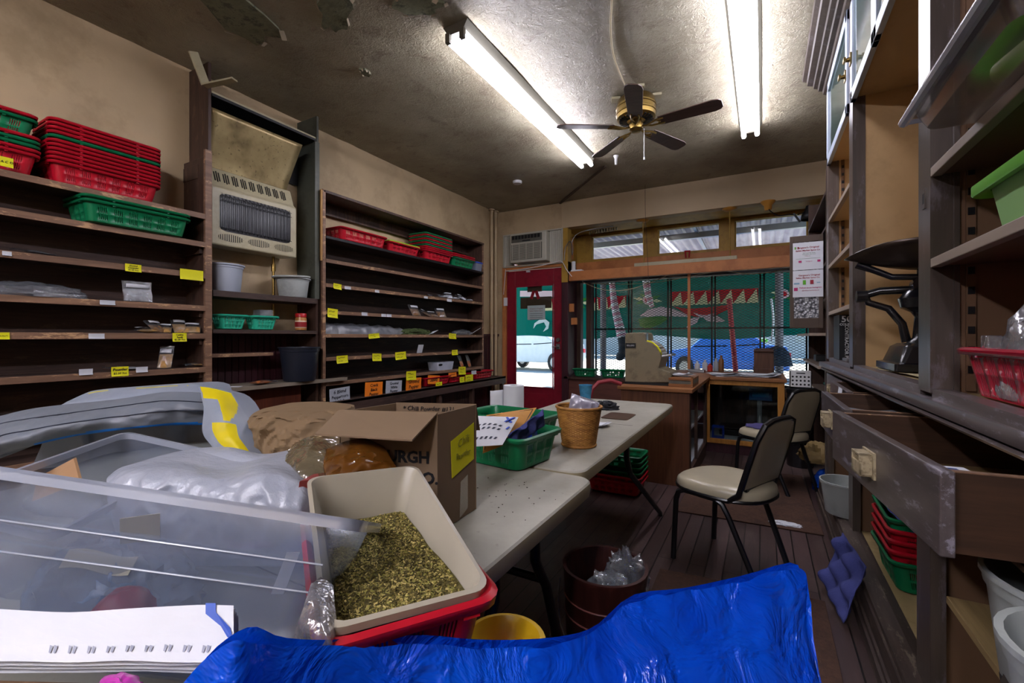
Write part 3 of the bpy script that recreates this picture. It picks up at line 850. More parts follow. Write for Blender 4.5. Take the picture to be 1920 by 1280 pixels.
# price tags on the long case
for u0, u1, v0, v1, lb in ((625, 640, 531, 543, 'yellow tag alone on the highest tagged shelf of the long case'), (614, 633, 578, 596, 'tall yellow tag at the heater end, above the bag roll'),
        (691, 711, 625, 634, 'yellow tag under the bag roll, nearer the heater'), (841.6, 855, 625, 635, 'yellow tag under the bag roll, nearer the door'),
        (631, 652, 667, 680, 'yellow tag nearest the heater on the four-tag shelf'), (698, 715, 663, 676, 'second yellow tag from the heater on the four-tag shelf'), (741, 761, 660, 673, 'third yellow tag from the heater on the four-tag shelf'), (847, 858, 656, 665, 'small yellow tag nearest the door on the four-tag shelf'),
        (761.6, 780, 696.5, 711, 'yellow tag just above the fuller orange card'), (859.6, 873, 688, 701, 'yellow tag below the two orange packets')):
    card(u0, u1, v0, v1, TX, M_yellow, lb, group=YG, scrib=2, tilt=rng.uniform(-.08, .08), curl=.008)
for u0, u1, v0, v1, lb in ((646, 658, 536, 543, 'white slip beside the highest yellow tag of the long case'), (678, 689, 585, 592, 'white slip alone above the bag roll'), (715, 724, 588, 594, 'first of two adjoining white slips above the bag roll'), (725, 734, 588.5, 594.5, 'second of two adjoining white slips above the bag roll'),
        (703, 711, 543, 549, 'small white slip midway along the highest tagged shelf'), (795, 802, 555, 560, 'small white slip below the loose white bags'), (838, 847, 560, 566, 'white slip below the heap of white bags'), (884, 893, 695, 701, 'white slip on the lowest shelf beside the red ledge baskets')):
    card(u0, u1, v0, v1, TX, M_slip, lb, name='label_slip', cat='label slip', group=GG, scrib=0)
SXX = -3.41
card(618, 656, 729, 757, SXX, M_greycard, 'grey card reading 6 Blend Peppercorn on the ledge', ['6 Blend', 'Peppercorn', '$2.50 3oz'], 'price_card', 'large price cards', 'price card', .04)
card(684, 717, 718, 750, SXX, M_orangecard, 'orange card reading Crack Black Pepper on the ledge', ['Crack', 'Black', 'Pepper', '$2.50 3oz'], 'price_card', 'large price cards', 'price card', -.05)
card(723, 753, 715, 743, SXX, M_greycard, 'grey card reading Ground White Pepper on the ledge', ['Ground', 'White', 'Pepper', '$1.50 3oz'], 'price_card', 'large price cards', 'price card', -.06)
card(761, 789.5, 709.7, 739, SXX, M_orangecard, 'orange card reading Ground Pepper beside a yellow tag', ['Ground', 'Pepper', '$2.50 3oz'], 'price_card', 'large price cards', 'price card', -.04)
card(802, 824, 704.7, 718, -3.41, M_orangecard, 'small orange card above the first red ledge basket', ['Seed'], 'price_card', 'large price cards', 'price card', -.1)
card(841, 856, 699, 705, -3.41, M_orangecard, 'orange strip of card above the middle ledge basket', None, 'price_card', 'large price cards', 'price card', 0, 1)
for u0, u1, v0, v1, lb in ((817, 829, 717, 727, 'yellow tag on the first red ledge basket'), (862, 871, 707, 716, 'smaller yellow tag on the middle red ledge basket'), (872.6, 887, 703, 716, 'larger yellow tag on the middle red ledge basket')):
    card(u0, u1, v0, v1, -3.388, M_yellow, lb, group=YG, scrib=2)

# packets on the case nearest the camera
def onshelf(u, z, x=-3.52): return at(u, 632, X=x).y
PG = 'spice packets on the shelves'
def pk(u, z, label, lying=True, fill=M_spice, x=-3.47, w=.085, h=.12, t=.03, yaw=None, lean=.9, seed=None, lab=True, full=.62):
    seed = seed or u * .13; y = onshelf(u, z, x)
    yaw = rng.uniform(-.5, .5) if yaw is None else yaw
    rot = Euler((.08, -.05, pi / 2 + yaw)) if lying else Euler((lean, 0, pi / 2 + yaw))
    zz = z + (.02 if lying else h / 2 * sin(lean) + .008)
    return packet('spice_packet', label, (x, y, zz), rot, w, h, t, fill, full, lab, PG, seed=seed)
pk(272, 1.243, 'foil spice packet lying flat at the near end of the five packets', True, M_tanspice, w=.09, h=.13, yaw=.2)
pk(291, 1.243, 'upright spice packet with pale label, second of the five packets', False, M_spice, lean=.7, yaw=.3)
pk(308, 1.243, 'spice packet slumped in the middle of the five packets', False, M_tanspice, lean=.45, yaw=-.5, x=-3.48)
pk(336, 1.243, 'tan spice packet leaning behind the Celery Seeds tag', False, M_tanspice, lean=.9, yaw=-.1, x=-3.5)
pk(360, 1.243, 'brown spice packet propped against the heater end of its shelf', False, M_tanspice, lean=.6, yaw=-.5, x=-3.47, w=.1)
pk(232, 1.009, 'flat pale packet lying behind the 2.50 tag', True, M_slip, w=.1, h=.19, t=.02, yaw=1.45, lab=False)
pk(311, 1.009, 'standing brown packet with twisted top on the lowest visible shelf', False, M_tanspice, lean=1.1, yaw=-.7, h=.16, w=.08)
pk(366, 1.009, 'flat tan packet at the heater end of the lowest visible shelf', True, M_tanspice, w=.06, h=.14, t=.02, yaw=1.5, lab=False)
pk(66, 1.664, 'flat silvery packet on the shelf with the Ground Coriander tag', True, M_slip, w=.08, h=.18, t=.012, yaw=1.5, lab=False)
pk(258, 1.437, 'empty clear packet with white header standing on a shelf', False, M_film, lean=1.35, yaw=0, w=.15, h=.13, t=.02, x=-3.43)
mb = MB(); blob(mb, (-3.48, .84, 1.44), (.14, .42, .11), s=10, amp=.25, seed=9, flat=.4); tag(part('clear_bag', mb, M_film2, smooth=50), 'slack clear bag lying at the picture edge of a shelf', 'plastic bag')
# packets on the long case
for k, u in enumerate((828, 840, 852, 864, 877)):
    pk(u, 1.70, 'white packet, %s of the five heaped on the highest stocked shelf' % ORD[k].replace('lowest', 'first'), k % 2 == 0, M_slip, lean=.5, w=.11, h=.15, t=.035, yaw=rng.uniform(-.8, .8), lab=True)
pk(806, 1.70, 'single small white packet beside the white heap', True, M_slip, w=.05, h=.07, t=.015)
for k, (u, ln) in enumerate(((777, .9), (796, .5), (810, .35), (826, .8))):
    pk(u, 1.457, 'spice packet, %s of the four with pale labels above the herb bag' % ORD[k].replace('lowest', 'first'), False, M_spice, lean=ln, w=.12, h=.16, t=.04, yaw=rng.uniform(-.5, .5))
mb = MB()
def roll(u, v):
    y = 2.70 + 1.05 * u; a = pi * v
    return (-3.55 + .09 * cos(a) + .012 * nz((y * 6, a, 0), 2, 1), y, 1.25 + .105 * sin(a) * (1 - .25 * u) + .02 * nz((y * 9, a * 2, 3), 1.5, 2) * sin(a))
mb.grid(60, 14, roll); tag(part('bag_roll', mb, clear('milky_film', '#dfe3ea', .25, .55, '#a9adb5', rough=.3, bump=.5, bscale=25), smooth=50), 'long slack roll of milky plastic bags along a shelf', 'bag roll')
mb = MB(); blob(mb, (-3.50, onshelf(778, 0, -3.5), 1.25), (.16, .5, .1), s=12, amp=.25, seed=2, flat=.4); tag(part('herb_bag', mb, M_herb, smooth=30), 'dark green bag of dried herbs on the shelf below the spice packets', 'bag')
mb = MB(); blob(mb, (-3.50, onshelf(866, 0, -3.5), 1.25), (.15, .36, .1), s=12, amp=.25, seed=6, flat=.4); tag(part('clear_bag', mb, M_film2, smooth=50), 'small clear bag near the door end of the bag roll shelf', 'plastic bag')
mb = MB(); mb.box(-.07, .07, -.12, .12, 0, .003); o = tag(part('paper_card', mb, M_slip), 'pale card leaning at the door end of the bag roll shelf', 'card'); o.location = (-3.47, onshelf(888, 0, -3.47), 1.285); o.rotation_euler = (.3, -.5, 0)
mb = MB(); mb.box(-.06, .06, -.1, .1, 0, .003); o = tag(part('paper_card', mb, M_paper), 'white card lying beside the herb bag', 'card'); o.location = (-3.46, onshelf(808, 0, -3.46), 1.27); o.rotation_euler = (.2, -.25, .3)
mb = MB(); mb.box(-.05, .05, -.045, .045, 0, .002); o = tag(part('paper_card', mb, M_slip), 'small grey card standing on the four-tag shelf', 'card'); o.location = (-3.46, onshelf(788, 0, -3.46), 1.085); o.rotation_euler = (0, -1.3, 0)
t = thing('carry_tray', 'pale grey handled tray on the lowest shelf of the long case', 'tray', (-3.47, onshelf(829, 0), .815))
mb = MB(); y = onshelf(829, 0, -3.47); tub(mb, [(.15, .3, .815), (.17, .33, .915), (.165, .325, .915), (.145, .295, .822)], .02, cap1=True)
for p in mb.v: p.x -= 3.49; p.y += y
part('body', mb, mk('pale_grey_plastic', '#a9aebb', .4), t, 40, bevel=.002)
mb = MB(); mb.poly([(-3.404, y - .13 + .04 * cos(a) + .015, .885 + .014 * sin(a)) for a in [2 * pi * k / 14 for k in range(14)]]); part('handle_slot', mb, M_black, t)
for u, lb in ((864, 'orange spice packet standing on the lowest shelf, nearer the tray'), (878, 'orange spice packet standing on the lowest shelf, nearer the door')):
    pk(u, .812, lb, False, M_orspice, lean=1.25, yaw=.2, w=.1, h=.17, t=.03, lab=False, full=.5)

# alcove contents
M_bucket = mk('bluish_white_bucket', '#a3abb8', .45, .05, 4)
M_bucket2 = mk('worn_white_bucket', '#a5aba8', .5, .06, 4, dirt='#7d807a', dirt_amt=.4)
def bucket(name, label, c, r0, r1, h, mat, cat='bucket', group=None, rim=.012, lid=None, bail=None, n=32, label_mat=None):
    t = thing(name, label, cat, c, group)
    mb = MB(); x, y, z = c
    w = .004
    mb.lathe([(r0 * .96, 0), (r0, .006), (r0 + (r1 - r0) * .86, h * .86), (r0 + (r1 - r0) * .86 + .004, h * .865), (r1 + .002, h * .9), (r1 + .003, h - .012), (r1 + rim, h - .01), (r1 + rim, h), (r1 - .001, h), (r1 - w, h - .01), (r0 - w, .012)], n, (x, y, z))
    part('body', mb, mat, t, 40)
    return t
bucket('bucket', 'bluish white tub standing beside the shelf post under the heater', (-3.56, 1.90, 1.562), .105, .122, .205, M_bucket)
t = bucket('bucket', 'white tub with its lid askew below the heater pipe', (-3.55, 2.46, 1.562), .11, .13, .165, M_bucket2)
mb = MB(); mb.lathe([(0, 0), (.14, 0), (.152, .006), (.152, .016), (.14, .02), (0, .014)], 32, (0, 0, 0), M=Matrix.Translation((-3.545, 2.44, 1.728)) @ Euler((.07, .03, 0)).to_matrix().to_4x4(), cap0=False, cap1=False); part('lid', mb, M_bucket2, t, 40)
def basket_small(y, label):
    o = basket(M_bgrn2, 't', (.23, .16, .11), (-3.54, y, 1.279), .05, label, 'small teal baskets', gl=5, gw=3, per=2, rows=((.012, .036), (.042, .064), (.07, .09)), corner=.02)
basket_small(1.92, 'small teal basket nearest the shelf post'); basket_small(2.17, 'small teal basket nearer the peanut butter jar, clear box on it')
mb = MB(); mb.box(-3.6, -3.5, 2.14, 2.25, 1.392, 1.44); tag(part('clear_box', mb, M_film2, bevel=.004), 'little clear plastic box resting on a small teal basket', 'box')
jx, jy, jz = -3.5, 2.5, 1.28
t = thing('peanut_butter_jar', 'small jar of nut butter with a red lid on the alcove shelf', 'jar', (jx, jy, jz))
mb = MB(); mb.lathe([(.04, 0), (.046, .004), (.046, .1), (.04, .115), (.04, .118), (0, .118)], 24, (jx, jy, jz), cap1=False); part('body', mb, mk('nut_butter', '#a5703a', .3), t, 40)
mb = MB(); mb.lathe([(.0465, .02), (.0472, .021), (.0472, .082), (.0465, .083)], 24, (jx, jy, jz), cap0=False, cap1=False)
mb.lathe([(.0474, .028), (.0476, .03), (.0476, .07), (.0474, .072)], 24, (jx, jy, jz), 1, cap0=False, cap1=False)
part('label', mb, [mk('cream_jar_label', '#cbb89a', .5), mk('red_label_print', '#8c1b1e', .5)], t, 40)
mb = MB(); mb.lathe([(.044, .112), (.045, .113), (.045, .142), (.042, .146), (0, .147)], 28, (jx, jy, jz), cap1=False); part('lid', mb, mk('red_jar_lid', '#a3161c', .35), t, 40)
t = bucket('waste_bin', 'dark slate plastic bin standing on the grey alcove board', (-3.44, 2.445, .852), .125, .155, .285, mk('slate_plastic', '#20242f', .35, .1), 'bin')
packet('spice_packet', 'packet of reddish spice lying on the grey alcove board', (-3.43, 2.13, .868), Euler((0, 0, .2)), .11, .2, .03, M_orspice, .7, False, PG, seed=3)
mb = MB(); mb.box(0, .08, 0, .05, 0, .002); o = tag(part('paper_scrap', mb, M_paper), 'white paper scrap on the grey alcove board', 'paper'); o.location = (-3.42, 1.9, .852); o.rotation_euler = (0, 0, .5)
# ================================================================ built-in cabinet wall on the right
M_cab = wood('plum_brown_cabinet_paint', '#3b332e', '#574c44', 'z', .3, scale=3, spec=.6, bump=.12, wear='#8c8694', wear_amt=.2, wscale=4)
M_caby = wood('plum_brown_counter_paint', '#433b3a', '#635a59', 'y', .28, scale=4, spec=.6, bump=.3, wear='#a9a4b4', wear_amt=.45, wscale=7)
M_tanin = mk('tan_cabinet_interior', '#b5966a', .55, .06, 3, dirt='#8a6d48', dirt_amt=.3, dscale=2)
M_brownin = mk('brown_cabinet_interior', '#664c37', .55, .08, 3)
M_shelfw = mk('beige_shelf_edge', '#8f8072', .5, .08, 4)
M_creamboard = mk('cream_painted_board', '#a08c62', .6, .06, 4, dirt='#6f5d3c', dirt_amt=.4)
FX, BX = .42, .87
DIV = ((.45, .56), (1.71, 1.82), (2.98, 3.09), (3.99, 4.10))
cab = thing('built_in_cabinet', 'tall brown painted cabinet wall with counter, open bays and glazed upper doors', 'cabinet', (.64, 2.3, 0))
mb = MB(); mb.box(BX - .012, BX, -1.2, 4.1, .18, 3.18, 0); part('back_panel', mb, M_tanin, cab)
mb = MB(); mb.box(BX - .02, BX - .013, -1.2, 1.78, 1.07, 3.18, 0); part('back_panel', mb, M_brownin, cab)
for k, (y0, y1) in enumerate(DIV):
    mb = MB()
    mb.box(FX, FX + .03, y0, y1, 1.06, 3.1, 0)                                     # stile
    mb.box(FX + .03, BX - .02, y0 + .004, y1 - .02, 1.06, 3.1, 1 if k in (2, 3) else 2); mb.box(FX + .03, FX + .055, y0 + .001, y0 + .006, 1.07, 2.5, 0)   # divider board
    if k != 2: mb.box(FX + .05, FX + .062, y0 - .004, y0 + .006, 1.07, 3.1, 0)                 # bead
    if k != 2: mb.box(FX + .075, FX + .095, y0 - .003, y0 + .006, 1.07, 2.5, 2)
    z = 1.12 if k != 2 else 9
    while z < 2.45:
        mb.box(FX + .078, FX + .092, y0 - .006, y0, z, z + .02, 3); z += .055
    part('divider', mb, [M_cab, M_tanin, M_brownin, M_black], cab)
    mb = MB(); mb.box(FX, FX + .035, y0 - .0, y1 + .02, .18, .79, 0); mb.box(FX + .035, BX - .02, y0 + .03, y1 - .02, .18, .79, 1); mb.box(FX - .003, FX, y0 + .03, y0 + .05, .66, .71, 2)
    part('base_post', mb, [M_cab, M_brownin, M_black], cab, bevel=.002)
# lock plate on the near stile
mb = MB(); mb.box(FX - .004, FX, 1.745, 1.77, 1.60, 1.66, 0); mb.box(FX - .0045, FX - .003, 1.75, 1.765, 1.615, 1.645, 1); part('strike_plate', mb, [M_cab, M_black], cab)
# shelves
for y0, y1, zs, m in ((.56, 1.708, (1.445, 1.705, 1.97), M_brownin), (-.6, .448, (1.445, 1.705, 1.97), M_brownin), (3.092, 3.988, (1.405, 1.745, 2.083), M_tanin)):
    for z in zs:
        mb = MB(); mb.box(FX + .02, BX - .022, y0, y1, z - .022, z - .001, 0); mb.box(FX + .0, FX + .025, y0, y1, z - .026, z, 1); part('shelf', mb, [m, M_shelfw], cab, bevel=.002)
# counter: worn nosed top with a raised sill behind it
mb = MB()
def cx(y): return .361 + (3.86 - y) * .0206
mb.loft([[Vector((cx(y) + a, y, z)) for a, z in ((.0, 1.045), (-.004, 1.03), (0, 1.012), (.012, 1.008), (.5, 1.008), (.5, 1.045))] for y in (-1.2, 1.2, 2.5, 3.93)], 0)
mb.loft([[Vector((cx(y) + a, y, z)) for a, z in ((.008, 1.004), (.002, .998), (.008, .99), (.03, .985), (.1, .985), (.1, 1.006))] for y in (-1.2, 1.2, 2.5, 3.9)], 0)
for a, b in ((-1.2, .45), (.56, 1.71), (1.82, 2.98), (3.09, 3.99)):
    mb.box(FX + .004, FX + .05, a, b, 1.045, 1.072, 0); mb.box(FX + .05, BX - .02, a, b, 1.046, 1.064, 1)
part('counter_top', mb, [M_caby, M_creamboard], cab, 40)
# upper glazed cupboards
mb = MB(); mb.box(FX + .01, BX - .02, 1.825, 4.0, 2.5, 2.525); part('cupboard_floor', mb, M_tanin, cab)
M_sash = mk('bluish_grey_sash_paint', '#a9b3c2', .35, .08, 5)
M_aqua = clear('greenish_cabinet_glass', '#b8d2cd', .35, .35, '#83a9a4', rough=.08)
for y0, y1 in ((1.83, 2.4), (2.4, 2.975), (3.095, 3.985)):
    mb = MB(); a, b = FX - .012, FX + .012; wz = .05
    mb.box(a, b, y0, y0 + wz, 2.47, 3.05); mb.box(a, b, y1 - wz, y1, 2.47, 3.05); mb.box(a, b, y0, y1, 2.47, 2.525); mb.box(a, b, y0, y1, 2.99, 3.05)
    d = part('cupboard_door', mb, M_sash, cab, bevel=.003)
    mb = MB(); mb.box(FX - .002, FX + .002, y0 + wz, y1 - wz, 2.525, 2.99); part('pane', mb, M_aqua, d)
    if y1 > 2.9:
        mb = MB(); y = y0 + .03 if y0 > 3 else y1 - .03; mb.box(a - .006, a, y - .02, y + .02, 2.66, 2.72); mb.cyl((a - .006, y, 2.69), (a - .03, y, 2.69), .012, .009, 12); mb.box(a - .034, a - .024, y - .02, y + .02, 2.68, 2.70)
        part('latch', mb, M_brass, d, 40)
mb = MB()
cp = [(0, 3.05), (-.02, 3.06), (-.025, 3.085), (-.05, 3.09), (-.055, 3.11), (-.08, 3.118), (-.085, 3.14), (-.12, 3.15), (-.125, 3.18), (-.15, 3.19), (-.155, 3.212), (.1, 3.212), (.1, 3.05)]
mb.loft([[Vector((FX + a, y, z)) for a, z in cp] for y in (-1.2, 4.12)], 0); part('cornice', mb, M_cab, cab)
# base: moulded plinth, cream floor boards, inner shelf
mb = MB()
pp = [(.353, 0), (.353, .05), (.362, .055), (.362, .075), (.37, .08), (.37, .15), (.376, .156), (.376, .178), (.43, .186), (.46, .186), (.46, 0)]
mb.loft([[Vector((x, y, z)) for x, z in pp] for y in (-1.2, 4.08)], 0); part('plinth', mb, wood('worn_plinth', '#2f2724', '#4c4039', 'y', .45, wear='#8f8371', wear_amt=.4), cab)
mb = MB(); mb.box(.43, BX - .01, -1.2, 4.05, .165, .184); part('base_floor', mb, M_creamboard, cab)
for y0, y1 in ((.6, 1.695), (-.6, .44)):
    mb = MB(); mb.box(.45, BX - .02, y0, y1, .474, .494); part('base_shelf', mb, wood('pale_pine_shelf', '#7d6844', '#a48b5e', 'y', .55), cab, bevel=.002)
mb = MB(); mb.box(FX + .01, BX - .02, -1.2, 4.05, .775, .787, 0); part('drawer_deck', mb, M_brownin, cab)
mb = MB(); mb.box(FX - .01, BX - .012, 4.085, 4.11, 0, 1.0); part('end_panel', mb, M_cab, cab)
# drawers: some pulled open and askew
M_drin = wood('raw_drawer_wood', '#2c1d13', '#4a3120', 'x', .6)
def drawer(y0, y1, xf, rot, label, closed=False):
    d = thing('cabinet_drawer', label, 'drawer', (xf, (y0 + y1) / 2, .80), 'cabinet drawers', rot)
    W2 = (y1 - y0) / 2; L = min(.54, .80 - xf)
    M = wmat(d)
    mb = MB(); mb.box(0, .024, -W2, W2, 0, .165, 0, M); fr = part('front', mb, M_caby, d, bevel=.003)
    for s in (-1, 1):
        mb = MB(); mb.box(.022, L if not closed else .4, s * (W2 - .025) - .009, s * (W2 - .025) + .009, .005, .16, 0, M); mb.box(.022, L if not closed else .4, s * (W2 - .025) - .008, s * (W2 - .025) + .008, .16, .162, 1, M); part('side', mb, [M_drin, M_edge], d)
    mb = MB(); mb.box(.022, L if not closed else .4, -W2 + .03, W2 - .03, .01, .018, 0, M); part('bottom', mb, wood('drawer_bottom', '#5c482c', '#8a6f45', 'x', .6), d)
    mb = MB(); y = 0.0; a = .034
    mb.box(-.006, 0, -.045, .045, .045, .115, 0, M)
    for t0, t1 in ((.05, .056), (.104, .11)): mb.box(-.034, -.004, -a, a, t0, t1, 0, M)
    mb.box(-.034, -.028, -a, a, .05, .086, 0, M); mb.box(-.034, -.004, -a, -a + .006, .05, .11, 0, M); mb.box(-.034, -.004, a - .006, a, .05, .11, 0, M)
    mb.box(-.007, -.005, -a + .008, a - .008, .06, .104, 1, M)
    part('pull', mb, [mk('chipped_cream_pull', '#a89a7c', .4, .1, 20, dirt='#5a4d38', dirt_amt=.6, dscale=60), M_black], fr, bevel=.0015, label='chipped cream box pull')
    return d
dn = drawer(1.145, 1.915, .254, .108, 'wide brown drawer pulled far open, nearest the camera')
df = drawer(1.965, 2.565, .248, .017, 'brown drawer pulled open behind the nearest open drawer, grey papers inside')
drawer(2.6, 3.2, .345, .0, 'slightly open drawer with a white sheet hanging out')
drawer(3.24, 3.95, .405, 0, 'closed drawer at the end of the row, under the contractor bag box', True)
drawer(.42, 1.09, .405, 0, 'closed drawer just short of the nearest open one', True)
def inside(d, mb): return [d.matrix_basis @ p for p in mb.v]
mb = MB(); M = wmat(dn)
o = MB(); o.box(.12, .30, -.22, -.12, .019, .075, 0, M); tag(part('wood_block', o, wood('pine_block', '#8a6534', '#b58a4d', 'x', .6), bevel=.002), 'pale pine offcut in the nearest open drawer', 'wood')
o = MB(); o.box(.08, .27, -.08, .2, .019, .034, 0, M); tag(part('wood_board', o, wood('pine_block2', '#85663a', '#ab8650', 'x', .6), bevel=.002), 'flat pine board lying in the nearest open drawer', 'wood')
o = MB(); o.tube([M @ Vector((.11, .03, .05)), M @ Vector((.3, -.07, .05))], .013, 8); tag(part('wood_rod', o, wood('rod', '#6e5433', '#8d6f47', 'x', .6)), 'short wooden rod resting on the pine board', 'wood')
o = MB(); o.box(.03, .11, -.34, -.2, .13, .134, 0, M); o.box(.05, .09, -.33, -.28, .134, .135, 1, M); o.box(.05, .09, -.27, -.22, .134, .135, 2, M); o.box(.03, .11, -.34, -.2, .019, .13, 0, M); tag(part('label_card', o, [M_paper, mk('red_print', '#8a2020', .6), mk('blue_print', '#28407c', .6)]), 'printed card box in the corner of the nearest drawer', 'card')
M = wmat(df); o = MB()
def pap(u, v): return M @ Vector((.05 + .4 * u, -.24 + .48 * v, .1 + .03 * nz((u, v, 0), 3, 2)))
o.grid(10, 10, pap); o.box(.06, .42, -.22, .22, .019, .08, 0, M); tag(part('paper_pile', o, mk('grey_blue_papers', '#6d747c', .6, .1), smooth=30), 'grey sheets filling the second open drawer', 'papers')
o = MB(); o.grid(3, 8, lambda u, v: (.335 - .012 * v, 2.66 + .12 * u, .97 - .13 * v + .0)); tag(part('paper_sheet', o, M_paper, solid=.001), 'white sheet hanging over the slightly open drawer', 'paper')

# ================================================================ things on the cabinet
# clear lid-like tray sticking out of the shelf
M_tray = clear('scratched_clear_plastic', '#d6d0cc', .25, .26, '#8f827a', rough=.15)
t = thing('clear_tray', 'shallow clear plastic tray jutting out over the lime green tub', 'tray', (.52, 1.18, 1.706))
mb = MB(); tub(mb, [(.40, .44, 1.707), (.445, .48, 1.76), (.47, .50, 1.76), (.47, .50, 1.752)], .03, cap1=False)
for p in mb.v: p.x += .533; p.y += 1.18
part('body', mb, M_tray, t, 40, solid=.002)
mb = MB(); mb.tube([(.302, .935, 1.745), (.302, 1.43, 1.745)], .011, 8); mb.tube([(.302, 1.43, 1.745), (.76, 1.43, 1.745)], .006, 8); part('rim', mb, clear('silvery_plastic_rim', '#dfe2ea', .5, .85, '#b4bac8', rough=.2), t)
bt = thing('squeeze_bottle', 'dull green bottle lying in the clear tray', 'bottle', (.47, 1.16, 1.712))
mb = MB(); mb.lathe([(.0, 0), (.028, .004), (.03, .14), (.012, .17), (.012, .19)], 18, M=Matrix.Translation((.42, 1.25, 1.742)) @ Euler((pi / 2, 0, .2)).to_matrix().to_4x4()); part('body', mb, mk('dull_green_plastic', '#6a6f1c', .4), bt, 40)
mb = MB(); mb.box(.45, .56, 1.0, 1.3, 1.711, 1.75); tag(part('white_box', mb, M_white, bevel=.012), 'white box lying beside the green bottle in the clear tray', 'box')
mb = MB(); mb.box(.62, .7, 1.1, 1.2, 1.711, 1.82); tag(part('blue_packet', mb, mk('blue_packet', '#1c4fa8', .4), bevel=.01), 'blue packet standing in the clear tray', 'packet')
mb = MB(); mb.box(.5, .8, .75, 1.2, 1.975, 2.05); tag(part('carton', mb, mk('brown_carton', '#7a5b3c', .7), bevel=.004), 'brown carton on the shelf above the clear tray', 'box')
# lime tub
t = thing('lime_tub', 'pale lime green plastic tub with a flared rim on the lower open shelf', 'tub', (.62, 1.2, 1.446))
M_lime = mk('pale_lime_plastic', '#8fc07a', .4, .06, 3); M_lime2 = mk('lime_rim_plastic', '#5fae2c', .35, .06)
mb = MB(); tub(mb, [(.30, .48, 1.447), (.33, .52, 1.56), (.325, .515, 1.56), (.295, .475, 1.455)], .03)
for p in mb.v: p.x += .62; p.y += 1.19
part('body', mb, M_lime, t, 40)
mb = MB(); tub(mb, [(.335, .525, 1.556), (.38, .57, 1.548), (.385, .575, 1.552), (.385, .575, 1.572), (.33, .52, 1.568), (.325, .515, 1.556)], .035, cap0=False, cap1=False)
for p in mb.v: p.x += .62; p.y += 1.19
part('rim', mb, M_lime2, t, 40)
# translucent red basket with bag
M_bred2 = mk('glossy_red_basket', '#b01a36', .18, .08, 5, coat=.5)
basket(M_bred2, 'r', (.54, .31, .125), (.605, 1.36, 1.067), .02, 'glossy red basket on the counter sill, beside the black scale', 'baskets in the cabinet wall', gl=6, rows=((.02, .06), (.066, .1)))
M_bag3 = clear('milky_bag', '#e6e6e8', .3, .42, '#c7c9cf', rough=.2, bump=.5, bscale=14)
mb = MB(); blob(mb, (.545, 1.44, 1.08), (.115, .26, .36), nu=36, nv=26, s=7, amp=.2, seed=3, flat=.46); tag(part('plastic_bag', mb, M_bag3, smooth=40), 'tall crumpled milky bag standing in the glossy red basket', 'plastic bag')
mb = MB(); mb.box(.49, .52, 1.56, 1.60, 1.08, 1.225); tag(part('clear_box', mb, M_film2, bevel=.004), 'clear plastic box edge poking from the glossy red basket', 'box')
# base bay: tubs on the pine shelf
bucket('food_tub', 'large white tub on the pine shelf below the nearest open drawer', (.570, 1.262, .495), .145, .172, .255, M_bucket2, 'tub', 'white tubs in the cabinet base', rim=.008)
bucket('food_tub', 'white tub at the corner of the picture, in front of the larger one', (.462, .955, .495), .112, .138, .272, M_bucket2, 'tub', 'white tubs in the cabinet base', rim=.01)
mb = MB(); blob(mb, (.570, 1.262, .51), (.26, .26, .2), s=9, amp=.15, seed=7, flat=.4); tag(part('dark_bag', mb, mk('dark_film', '#3c3733', .25, .3), smooth=40), 'dark bag inside the large white tub', 'bag')
# basket stack on the base floor
for i, c in enumerate('grrrg'):
    basket(M_bred if c == 'r' else M_bgrn, c, (.41, .36, .13), (.648, 2.50, .187 + i * .042), pi / 2 + .02 - .01 * i,
           ('green basket at the bottom of', 'lowest red basket of', 'middle red basket of', 'upper red basket of', 'green basket topping')[i] + ' the five-basket stack under the counter', 'baskets under the counter')
# pulp egg trays
M_pulp = mk('purple_pulp', '#3f457f', .95, .12, 14, bump=.3, bscale=120)
def egg_tray(name, label, M, nx=5, ny=3, pitch=.062, amp=.03, seed=0, w=None, h=None):
    mb = MB(); w = nx * pitch; h = ny * pitch * 1.5
    def f(u, v):
        x, y = (u - .5) * w, (v - .5) * h
        k = sin(pi * u * nx) * sin(pi * v * ny * 1.5)
        e = min(1, 12 * min(u, 1 - u, v, 1 - v))
        return M @ Vector((x + .004 * nz((x, y, 1), 30, seed), y, amp * e * abs(k) * (1 if k > 0 else -.45) + .006 * nz((x, y, 0), 14, seed)))
    mb.grid(nx * 8, ny * 12, f)
    return tag(part(name, mb, M_pulp, smooth=50, solid=.004), label, 'egg tray', 'purple egg trays')
egg_tray('egg_tray', 'purple egg tray leaning on the plinth below the basket stack', frame((.315, 2.49, .15), (.10, -1, .0), (.30, .03, .95)), 4, 2, pitch=.088, amp=.042, seed=1)
egg_tray('egg_tray', 'purple egg tray lying inside the topmost basket under the counter', frame((.66, 2.50, .455), (1, .1, .1), (0, 1, .05)), 5, 3, seed=2)
bucket('bucket', 'white bucket with a small paper label standing in the cabinet base', (.43, 3.252, .187), .105, .128, .19, M_bucket2, rim=.006)
